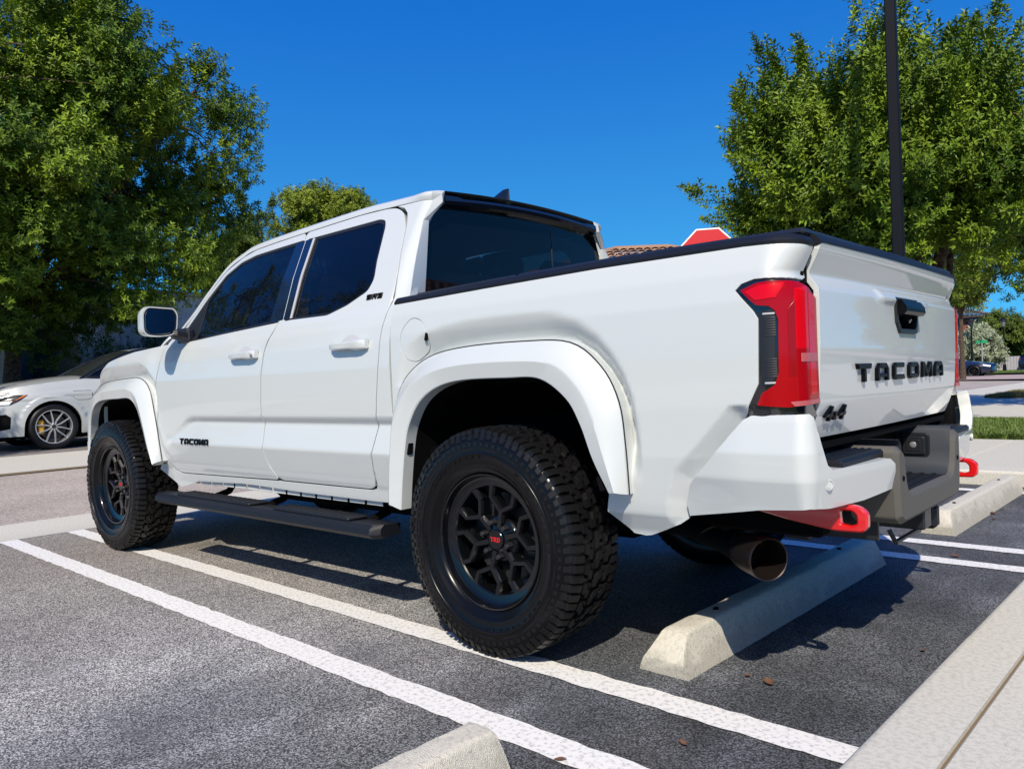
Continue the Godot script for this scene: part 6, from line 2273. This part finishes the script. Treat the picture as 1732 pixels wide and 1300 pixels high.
# ---------------------------------------------------------------- wheel stops, sign, poles, litter
func wheel_stop(at: Vector3, label: String, sd: int) -> void:
	var t := thing("wheel_stop", label, "wheel stop", at, LOT_TURN, "concrete wheel stops")
	var r := RandomNumberGenerator.new()
	r.seed = sd
	var nz := FastNoiseLite.new()
	nz.seed = sd
	nz.frequency = 9.0
	var rows := []
	var half := 0.965
	var along := [[-half, 0.045], [-half + 0.004, 0.052], [-half + 0.03, 0.082], [-half + 0.055, 0.106], [-half + 0.075, 0.124], [-half + 0.095, 0.132]]
	for i in 59: along.append([lerpf(-half + 0.12, half - 0.12, i / 58.0), 0.134])
	along.append_array([[half - 0.05, 0.134], [half - 0.026, 0.132], [half - 0.016, 0.126], [half - 0.006, 0.07], [half, 0.01]])
	for q in along:
		var row := []
		var h: float = q[1]
		var k := h / 0.134
		var sect := [[-0.094, -0.01]]
		for i in 6: sect.append([-0.094 + 0.044 * k * i / 5.0, lerpf(0.012, 0.86, i / 5.0)])
		sect.append_array([[-0.094 + 0.048 * k, 0.94], [-0.094 + 0.056 * k, 0.985], [-0.022, 1.0], [0.0, 1.0], [0.022, 1.0], [0.094 - 0.056 * k, 0.985], [0.094 - 0.048 * k, 0.94]])
		for i in 6: sect.append([0.094 - 0.044 * k * (1.0 - i / 5.0), lerpf(0.86, 0.012, i / 5.0)])
		sect.append([0.094, -0.01])
		for v in sect:
			var p := Vector3(q[0], v[1] * h, v[0])
			var d := Vector3(nz.get_noise_3dv(p * 2.0), nz.get_noise_3dv(p * 2.0 + Vector3.ONE * 9), nz.get_noise_3dv(p * 2.0 - Vector3.ONE * 7)) * 0.004
			if absf(v[1] - 0.95) < 0.06: d.y -= 0.010 * maxf(0.0, nz.get_noise_3dv(p * 3.5 + Vector3.ONE * 20) - 0.15)
			row.append(p + d * (0.0 if v[1] < 0 else 1.0))
		rows.append(row)
	var so := Soup.new()
	so.loft(rows)
	for e in [0, rows.size() - 1]:
		for k in range(1, rows[e].size() - 1):
			if e == 0: so.tri(rows[e][0], rows[e][k], rows[e][k + 1])
			else: so.tri(rows[e][0], rows[e][k + 1], rows[e][k])
	# water stains that climb from the base, pale worn arris
	for i in so.p.size():
		var p := so.p[i]
		var hgt := clampf(p.y / 0.134, 0, 1)
		var st := nz.get_noise_2d(p.x * 0.5 + p.z * 2.0, 3.0) * 0.6 + nz.get_noise_2d(p.x * 2.0, p.y * 2.0) * 0.35
		var dark := smoothstep(0.10, -0.15, hgt - 0.50 - st * 0.9) * 0.42
		so.c[i] = Color(1, 1, 1).lerp(Color(0.42, 0.43, 0.42), dark)
	obj("block", so.done(42), M.stop_concrete, t)
	for x in [-0.60, 0.60]:
		var pin := Soup.new()
		pin.xf = Transform3D(Basis(Vector3.BACK, -PI / 2), Vector3(x, 0.134, 0.0))
		pin.lathe([Vector2(0, -0.006), Vector2(0.008, -0.006), Vector2(0.011, -0.002), Vector2(0.011, 0.004)], 10)
		obj("steel_pin", pin.done(), M.underbody, t)

func build_street_things() -> void:
	wheel_stop(L(0.255, 0.602), "long concrete wheel stop half shaded under the truck's rear bumper", 1)
	wheel_stop(L(3.08, 0.70), "sunlit concrete wheel stop right of the tow hitch by the far kerb", 2)
	wheel_stop(L(-2.515, 0.612), "concrete wheel stop cut by the bottom edge beside the front parking line", 3)
	# stop sign
	var t := thing("stop_sign", "red octagonal stop sign with white rim showing above the bed cover", "stop sign", Vector3(7.06, 0.0, -3.28), -1.05)
	var so := Soup.new()
	so.box(Vector3(0, 1.35, 0), Vector3(0.05, 2.9, 0.03), Basis.IDENTITY, 0.004)
	obj("post", so.done(), M.galvanised, t)
	var oct := PackedVector2Array()
	var face := PackedVector2Array()
	for i in 8:
		var a := TAU * (i + 0.5) / 8
		oct.append(Vector2(cos(a), sin(a)) * 0.406)
		face.append(Vector2(cos(a), sin(a)) * 0.385)
	so = Soup.new()
	so.xf = Transform3D(Basis.IDENTITY, Vector3(0, 2.62, 0.02))
	so.prism(oct, 0.0, 0.004)
	var plate := obj("plate", so.done(), M.sign_white, t)
	so = Soup.new()
	so.xf = Transform3D(Basis.IDENTITY, Vector3(0, 2.62, 0.0245))
	so.prism(face, 0.0, 0.001)
	obj("red_face", so.done(), M.sign_red, plate)
	var tx := obj("lettering", words("STOP", 0.25, 0.002), M.sign_white, plate)
	tx.position = Vector3(0, 2.62, 0.0265)
	tx.scale = Vector3(0.8, 1, 1)
	# dark lamp pole, taller than the picture
	t = thing("light_pole", "tall dark square lamp pole behind the tailgate in front of the tree", "light pole", Vector3(5.62, 0.12, -0.41), 0.12)
	so = Soup.new()
	var rows := []
	for q in [[0.0, 0.055], [3.2, 0.053], [7.5, 0.047]]:
		var row := []
		for v in [[-1, -0.8], [-0.8, -1], [0.8, -1], [1, -0.8], [1, 0.8], [0.8, 1], [-0.8, 1], [-1, 0.8]]: row.append(Vector3(v[0] * q[1], q[0], v[1] * q[1]))
		rows.append(row)
	rows.reverse()
	so.loft(rows, true)
	obj("shaft", so.done(20), M.pole_paint, t)
	so = Soup.new()
	so.box(Vector3(0, 0.012, 0), Vector3(0.34, 0.024, 0.34), Basis.IDENTITY, 0.004)
	obj("base_plate", so.done(), M.pole_paint, t)
	so = Soup.new()
	so.box(Vector3(0.35, 7.45, 0), Vector3(0.7, 0.09, 0.32), Basis.IDENTITY, 0.02)
	obj("lamp_head", so.done(), M.pole_paint, t)
	# far street lamps
	for q in [[Vector3(56.0, 0.1, -10.26), "black street lamp standing before the silver-green bush"], [Vector3(62.0, 0.2, -9.5), "pale-globed street lamp beside the green street tree"]]:
		t = thing("street_lamp", q[1], "street lamp", q[0], 0.0, "far street lamps")
		so = Soup.new()
		so.tube([Vector3.ZERO, Vector3(0, 0.5, 0), Vector3(0, 0.55, 0), Vector3(0, 3.2, 0)], [0.13, 0.11, 0.07, 0.05], 10)
		obj("pole", so.done(), M.pole_paint, t)
		so = Soup.new()
		so.tube([Vector3(0, 3.2, 0), Vector3(0, 3.3, 0), Vector3(0, 3.62, 0)], [0.06, 0.11, 0.17], 8)
		obj("lantern", so.done(), M.window_pane if q[0].x < 60 else M.lens_grey, t)
		so = Soup.new()
		so.tube([Vector3(0, 3.62, 0), Vector3(0, 3.68, 0), Vector3(0, 3.86, 0)], [0.26, 0.24, 0.03], 8)
		obj("lantern_cap", so.done(), M.pole_paint, t)
	# green street name sign
	t = thing("street_name_sign", "small green street name sign on a pale post beyond the dark blue car", "street sign", Vector3(54.1, 0.0, -9.3), -1.3)
	so = Soup.new()
	so.tube([Vector3.ZERO, Vector3(0, 2.15, 0)], [0.04, 0.04], 8)
	obj("post", so.done(), M.galvanised, t)
	so = Soup.new()
	so.box(Vector3(0, 2.25, 0), Vector3(0.62, 0.20, 0.02), Basis.IDENTITY, 0.002)
	obj("blade", so.done(), M.sign_green, t)
	so = Soup.new()
	so.box(Vector3(0, 2.47, 0), Vector3(0.02, 0.20, 0.55), Basis.IDENTITY, 0.002)
	obj("blade", so.done(), M.sign_green, t)

func build_litter() -> void:
	# dry leaves on the asphalt
	var spots := [[-0.60, 0.93, 0.05, "brown dry leaf on the asphalt below the left end of the wheel stop"], [-1.40, 0.70, 0.035, "brown dry leaf lying on the white line beside the near wheel stop"], [2.95, 0.83, 0.06, "largest dry leaf at the foot of the sunlit wheel stop"], [2.75, 0.84, 0.04, "dry leaf beside the foot of the sunlit wheel stop, left of the largest"], [3.15, 0.815, 0.035, "dry leaf beside the foot of the sunlit wheel stop, right of the largest"], [0.02, 1.20, 0.03, "small grey dry leaf on the dark asphalt near the kerb"], [-0.55, 0.83, 0.03, "tiny brown leaf close to the wheel stop's near corner"], [1.55, 0.95, 0.05, "pale dry leaf on the dark asphalt between the two white lines"], [-1.12, 0.93, 0.03, "small tan leaf between the two near parking lines"]]
	var r := RandomNumberGenerator.new()
	r.seed = 41
	for q in spots:
		var so := Soup.new()
		var l: float = q[2]
		var c := r.randf_range(0.2, 0.5)
		var prev := []
		for i in 6:
			var u := i / 5.0
			var w := sin(clampf(u, 0.02, 0.98) * PI) * l * 0.28
			var y := 0.006 + c * l * pow(u - 0.4, 2.0) * 1.3
			var row := [Vector3(-w, y + w * 0.5, u * l), Vector3(0, y, u * l), Vector3(w, y + w * 0.4, u * l)]
			if prev: so.loft([row, prev])
			prev = row
		var o := obj("dry_leaf", so.done(50), M.dry_leaf)
		tag(o, q[3], "leaf", "dry leaves on the asphalt")
		o.position = L(q[0], q[1])
		o.rotation.y = r.randf() * TAU

# ---------------------------------------------------------------- other cars
# front at -z, x right, ground at y = 0
func car(called: String, label: String, at: Vector3, turn: float, o: Dictionary) -> Node3D:
	var t := thing(called, label, "car", at, turn)
	var paint: Material = o.paint
	var hw: float = o.half
	var fz: float = o.front_axle
	var rz: float = o.rear_axle
	var R: float = o.tyre
	var top: Array = o.belt          # z, y of hood and belt line from nose to tail
	var nose: float = top[0]
	var tail: float = top[top.size() - 2]
	var plan := func(z: float) -> float:
		var k := maxf(maxf(0.0, (nose + 0.75 - z) / 0.75), maxf(0.0, (z - tail + 0.55) / 0.55))
		return hw - 0.30 * pow(k, 2.2)
	var f := func(z: float, y: float) -> Vector3:
		var yb := tab(top, z)
		var v: float = (y - 0.22) / (yb - 0.22)
		var w: float = plan.call(z) - 0.05 * pow(clampf(1.0 - v * 2.6, 0, 1), 2.0) - 0.11 * pow(clampf((v - 0.62) / 0.38, 0, 1), 2.0)
		w += 0.012 * smoothstep(0.70, 0.74, v) * smoothstep(0.86, 0.78, v)
		# wheel arch lips
		for zz in [fz, rz]:
			var d := Vector2(z - zz, y - R).length()
			w += 0.020 * smoothstep(R + 0.16, R + 0.125, d) if y < R * 2.6 else 0.0
		return Vector3(-w, y, z)
	var poly := PackedVector2Array()
	var bt := smooth_path(V2(top), 5)
	for p in bt: poly.append(p)
	poly.append(Vector2(tail, 0.42))
	poly.append(Vector2(tail - 0.12, 0.27))
	for zz in [rz, fz]:
		for i in 19:
			var a := PI * i / 18.0
			var rr := R + 0.055
			var p := Vector2(zz + cos(a) * rr, R + sin(a) * rr)
			if i == 0: poly.append(Vector2(zz + rr, 0.24))
			poly.append(p)
			if i == 18: poly.append(Vector2(zz - rr, 0.24))
	poly.append(Vector2(nose + 0.14, 0.24))
	poly.append(Vector2(nose, 0.36))
	pair("body_side", panel(poly, [], f, 0.05, 0.03, 0.05), paint, t)
	# hood and rear deck across
	var so := Soup.new()
	var rows := []
	for p in bt:
		var e: Vector3 = f.call(p.x, p.y)
		var row := []
		for k in 11:
			var u := k / 10.0 * 2 - 1
			row.append(Vector3(u * absf(e.x), p.y + 0.075 * (1 - pow(absf(u), 2.6)), p.x + (-0.10 * (1 - u * u) if p.x < nose + 0.1 else 0.0)))
		rows.append(row)
	rows.reverse()
	so.loft(rows)
	obj("hood", so.done(40), paint, t)
	# nose and tail
	so = Soup.new()
	for s in [[nose, -1.0], [tail, 1.0]]:
		var zz: float = s[0]
		var r2 := []
		for y in [0.26, 0.36, 0.50, 0.62, tab(top, zz)]:
			var e: Vector3 = f.call(clampf(zz, nose + 0.001, tail - 0.001), y)
			var row := []
			for k in 9:
				var u := k / 8.0 * 2 - 1
				row.append(Vector3(u * absf(e.x), y, zz + s[1] * 0.10 * (1 - u * u)))
			r2.append(row)
		if s[1] > 0: r2.reverse()
		so.loft(r2)
	obj("bumper", so.done(50), paint, t)
	# greenhouse
	var roof: Array = o.roof        # z, y from windscreen foot over the roof to the rear
	var rp := smooth_path(V2(roof), 4)
	var side_top := []
	var glass := Soup.new()
	var skin_rows := []
	for p in rp:
		var yb := tab(top, p.x) - 0.01
		var e: Vector3 = f.call(clampf(p.x, nose + 0.1, tail - 0.02), yb)
		var k: float = clampf((p.y - yb) / 0.5, 0, 1.3)
		var wr: float = absf(e.x) - 0.02 - 0.19 * k
		side_top.append([Vector3(-absf(e.x) + 0.03, yb, p.x), Vector3(-wr, maxf(p.y - 0.03, yb), p.x)])
		var row := []
		for q in 11:
			var u := q / 10.0 * 2 - 1
			row.append(Vector3(u * wr, p.y + 0.045 * (1 - pow(absf(u), 2.2)) - 0.03, p.x))
		skin_rows.append(row)
	glass.loft(side_top)
	pair("side_window", glass.done(50), M.tinted_glass if not o.has("glass") else o.glass, t)
	var a0: int = o.get("glass_front", 6)
	var a1: int = skin_rows.size() - int(o.get("glass_rear", 5))
	for part in [["windscreen", 0, a0, M.clear_glass], ["roof", a0, a1, paint], ["rear_window", a1, skin_rows.size() - 1, M.tinted_glass]]:
		var s2 := Soup.new()
		var sub := skin_rows.slice(part[1], part[2] + 1)
		sub.reverse()
		s2.loft(sub)
		obj(part[0], s2.done(50), part[3], t)
	# pillars: tubes along the roof edge, upright door posts
	var pl := Soup.new()
	var edge := []
	var er := []
	for s in side_top:
		edge.append(s[1] + Vector3(0.0, 0.0, 0))
		er.append(0.028)
	pl.tube(edge, er, 8)
	pair("roof_pillar", pl.done(50), M.black_gloss, t)
	pl = Soup.new()
	for q in o.get("posts", []):
		var i: int = q
		pl.tube([side_top[i][0], side_top[i][1]], [0.03, 0.03], 6)
	pair("door_post", pl.done(50), M.black_gloss, t)
	var cab := Soup.new()
	cab.box(Vector3(0, 0.62, (rp[0].x + rp[rp.size() - 1].x) / 2 + 0.1), Vector3(hw * 1.6, 0.5, absf(rp[rp.size() - 1].x - rp[0].x) * 0.92), Basis.IDENTITY, 0.05)
	for x in [-0.38, 0.38]: cab.box(Vector3(x, 1.05, rp[0].x + 1.25), Vector3(0.48, 0.6, 0.15), Basis(Vector3.RIGHT, 0.2), 0.06)
	obj("cabin", cab.done(), M.cloth_dark, t)
	# door gaps as dark grooves standing on the skin
	for q in o.get("gaps", []):
		var ln: Array = q
		var pts := []
		var rr := []
		for i in range(0, ln.size(), 2):
			pts.append(f.call(ln[i], ln[i + 1]) + Vector3(0.001, 0, 0))
			rr.append(0.004)
		var gp := Soup.new()
		gp.tube(pts, rr, 4)
		pair("door_gap", gp.done(), M.underbody, t)
	for q in o.get("handles", []):
		var hd := Soup.new()
		hd.box(f.call(q[0], q[1]) + Vector3(-0.015, 0, 0), Vector3(0.03, 0.03, 0.2), Basis.IDENTITY, 0.01)
		pair("door_handle", hd.done(), paint, t)
	# under tray and arch linings
	var un := Soup.new()
	un.box(Vector3(0, 0.30, (nose + tail) / 2), Vector3(hw * 1.5, 0.2, (tail - nose) * 0.93))
	for zz in [fz, rz]: un.box(Vector3(0, 0.55, zz), Vector3(hw * 1.1, 0.5, R * 2.4))
	obj("underbody", un.done(), M.underbody, t)
	# lamps and grille
	for d in o.get("patches", []):
		var pm := panel(V2(d[1]), [], func(z: float, y: float) -> Vector3: return f.call(z, y) + Vector3(-d[3], 0, -d[3] * 0.5), 0.03, 0.02, 0.03)
		pair(d[0], pm, d[2], t)
	# door mirror
	var mr := Soup.new()
	var mp: Vector3 = f.call(rp[0].x + 0.42, tab(top, rp[0].x + 0.42) - 0.02)
	mr.box(mp + Vector3(-0.11, 0.08, 0), Vector3(0.20, 0.13, 0.13), Basis.IDENTITY, 0.045)
	mr.box(mp + Vector3(-0.01, 0.03, 0), Vector3(0.08, 0.05, 0.06), Basis.IDENTITY, 0.015)
	pair("door_mirror", mr.done(), paint, t)
	# wheels
	var w := Node3D.new()
	w.name = "wheel"
	t.add_child(w, true)
	so = Soup.new()
	var rim: float = o.rim
	var pr := [Vector2(rim, -0.09), Vector2(rim + 0.012, -0.105), Vector2((rim + R) / 2, -0.118), Vector2(R - 0.03, -0.112), Vector2(R - 0.006, -0.095), Vector2(R, -0.06), Vector2(R, 0.06), Vector2(R - 0.03, 0.11), Vector2(rim, 0.09)]
	pr.reverse()
	so.lathe(pr, 48)
	obj("tyre", so.done(40), M.rubber, w)
	so = Soup.new()
	var rp2 := [Vector2(rim + 0.006, -0.095), Vector2(rim + 0.004, -0.104), Vector2(rim - 0.008, -0.104), Vector2(rim - 0.012, -0.09), Vector2(rim - 0.02, 0.05), Vector2(rim, 0.09)]
	rp2.reverse()
	so.lathe(rp2, 48)
	obj("rim", so.done(40), o.get("rim_mat", M.machined), w)
	so = Soup.new()
	for k in 5:
		so.xf = Transform3D(Basis(Vector3.RIGHT, TAU * k / 5 + 0.2) * Basis(Vector3(0, 0, 1), Vector3(0, 1, 0), Vector3(-1, 0, 0)), Vector3.ZERO)
		for s in [-1.0, 1.0]:
			spoke_bar(so, Vector2(s * 0.012, 0.03), Vector2(s * 0.030, rim * 0.42), 0.026, 0.024, 0.085, 0.085)
			spoke_bar(so, Vector2(s * 0.030, rim * 0.40), Vector2(s * rim * 0.36, rim * 0.93), 0.026, 0.018, 0.085, 0.098)
	obj("spoke", so.done(25), o.get("rim_mat", M.machined), w)
	so = Soup.new()
	var hb := [Vector2(0, -0.088), Vector2(0.028, -0.088), Vector2(0.045, -0.075), Vector2(0.045, 0.0)]
	hb.reverse()
	so.lathe(hb, 20)
	obj("hub_cap", so.done(), M.dark_steel, w)
	so = Soup.new()
	var dp := [Vector2(0.0, -0.02), Vector2(rim * 0.78, -0.02), Vector2(rim * 0.78, 0.02), Vector2(0, 0.02)]
	dp.reverse()
	so.lathe(dp, 32)
	obj("brake_disc", so.done(), M.dark_steel, w)
	if o.has("caliper"):
		so = Soup.new()
		so.box(Vector3(-0.035, 0.0, rim * 0.66 * o.caliper_side), Vector3(0.07, rim * 0.85, rim * 0.34), Basis.IDENTITY, 0.02)
		obj("brake_caliper", so.done(), o.caliper, w)
	var i := 0
	for q in [[Vector3(-hw + 0.115, R, fz), 0.0], [Vector3(-hw + 0.115, R, rz), 0.0], [Vector3(hw - 0.115, R, fz), PI], [Vector3(hw - 0.115, R, rz), PI]]:
		var c: Node3D = w if i == 0 else w.duplicate()
		if i:
			c.name = "wheel_%03d" % i
			t.add_child(c, true)
		c.position = q[0]
		c.rotation.y = q[1]
		i += 1
	return t

func build_cars() -> void:
	car("silver_car", "silver-white sport utility car with gold brake calliper parked behind the truck's front wheel", Vector3(3.03, 0.15, -13.1), PI / 2 - 0.02, {
		"paint": M.silver_white_paint, "half": 0.95, "front_axle": -1.43, "rear_axle": 1.43, "tyre": 0.37, "rim": 0.272,
		"belt": [-2.30, 0.86, -2.20, 0.95, -1.9, 1.03, -1.4, 1.10, -0.95, 1.14, -0.6, 1.13, 0.5, 1.13, 1.6, 1.17, 2.1, 1.16, 2.33, 1.0],
		"roof": [-0.98, 1.15, -0.6, 1.37, -0.15, 1.60, 0.35, 1.685, 1.0, 1.69, 1.6, 1.65, 2.0, 1.45, 2.25, 1.14], "glass_front": 9, "glass_rear": 8, "posts": [12, 18],
		"caliper": M.caliper_gold, "caliper_side": -1.0, "glass": M.tinted_glass,
		"gaps": [[-0.62, 1.10, -0.70, 0.9, -0.72, 0.6, -0.62, 0.36], [0.42, 1.11, 0.45, 0.7, 0.40, 0.36], [-1.12, 0.94, -0.86, 0.94, -0.83, 0.90, -0.84, 0.82, -0.90, 0.79, -1.06, 0.79, -1.13, 0.83, -1.12, 0.94]],
		"handles": [[0.28, 0.95], [1.25, 0.97]],
		"patches": [["headlight", [-2.24, 0.90, -2.0, 0.905, -1.78, 0.90, -1.92, 0.80, -2.02, 0.745, -2.22, 0.735], M.black_gloss, 0.004], ["headlight_lens", [-2.22, 0.80, -1.99, 0.81, -2.03, 0.755, -2.20, 0.745], M.lamp_white, 0.010], ["headlight_lens", [-2.22, 0.89, -2.05, 0.893, -2.10, 0.86, -2.22, 0.855], M.lamp_white, 0.010], ["side_marker", [-1.99, 0.80, -1.80, 0.895, -1.84, 0.895, -2.01, 0.785], M.amber, 0.012], ["fog_intake", [-2.24, 0.58, -2.08, 0.60, -2.02, 0.55, -2.03, 0.37, -2.24, 0.33], M.underbody, 0.004]]})
	car("dark_car", "dark blue saloon car parked on the cross street beyond the tailgate", Vector3(51.1, 0.10, -10.4), PI, {
		"paint": M.navy_paint, "half": 0.9, "front_axle": -1.40, "rear_axle": 1.38, "tyre": 0.335, "rim": 0.235, "rim_mat": M.wheel_black,
		"belt": [-2.30, 0.62, -2.2, 0.70, -1.7, 0.82, -1.1, 0.90, -0.7, 0.92, 0.6, 0.96, 1.5, 1.02, 2.2, 0.98, 2.32, 0.85],
		"roof": [-0.85, 0.93, -0.4, 1.16, 0.0, 1.33, 0.4, 1.42, 1.0, 1.41, 1.5, 1.27, 2.0, 1.03], "glass_front": 8, "glass_rear": 8, "posts": [11, 17],
		"gaps": [[-0.55, 0.90, -0.62, 0.6, -0.55, 0.3]],
		"patches": [["headlight", [-2.24, 0.66, -1.85, 0.74, -1.92, 0.64, -2.22, 0.58], M.lamp_white, 0.004]]})
	car("dark_car", "small black car at the right edge by the light green bush", Vector3(65.2, 0.2, -7.0), PI, {
		"paint": M.navy_paint, "half": 0.88, "front_axle": -1.35, "rear_axle": 1.33, "tyre": 0.33, "rim": 0.225, "rim_mat": M.wheel_black,
		"belt": [-2.1, 0.66, -2.0, 0.76, -1.5, 0.88, -0.9, 0.95, -0.5, 0.97, 0.6, 0.99, 1.6, 1.03, 2.0, 0.98, 2.1, 0.8],
		"roof": [-0.85, 0.98, -0.4, 1.22, 0.0, 1.40, 0.4, 1.50, 1.2, 1.48, 1.7, 1.3, 2.0, 1.03], "glass_front": 8, "glass_rear": 8,
		"patches": [["tail_light", [1.9, 0.92, 2.06, 0.92, 2.06, 0.76, 1.94, 0.78], M.lamp_red, 0.004]]})
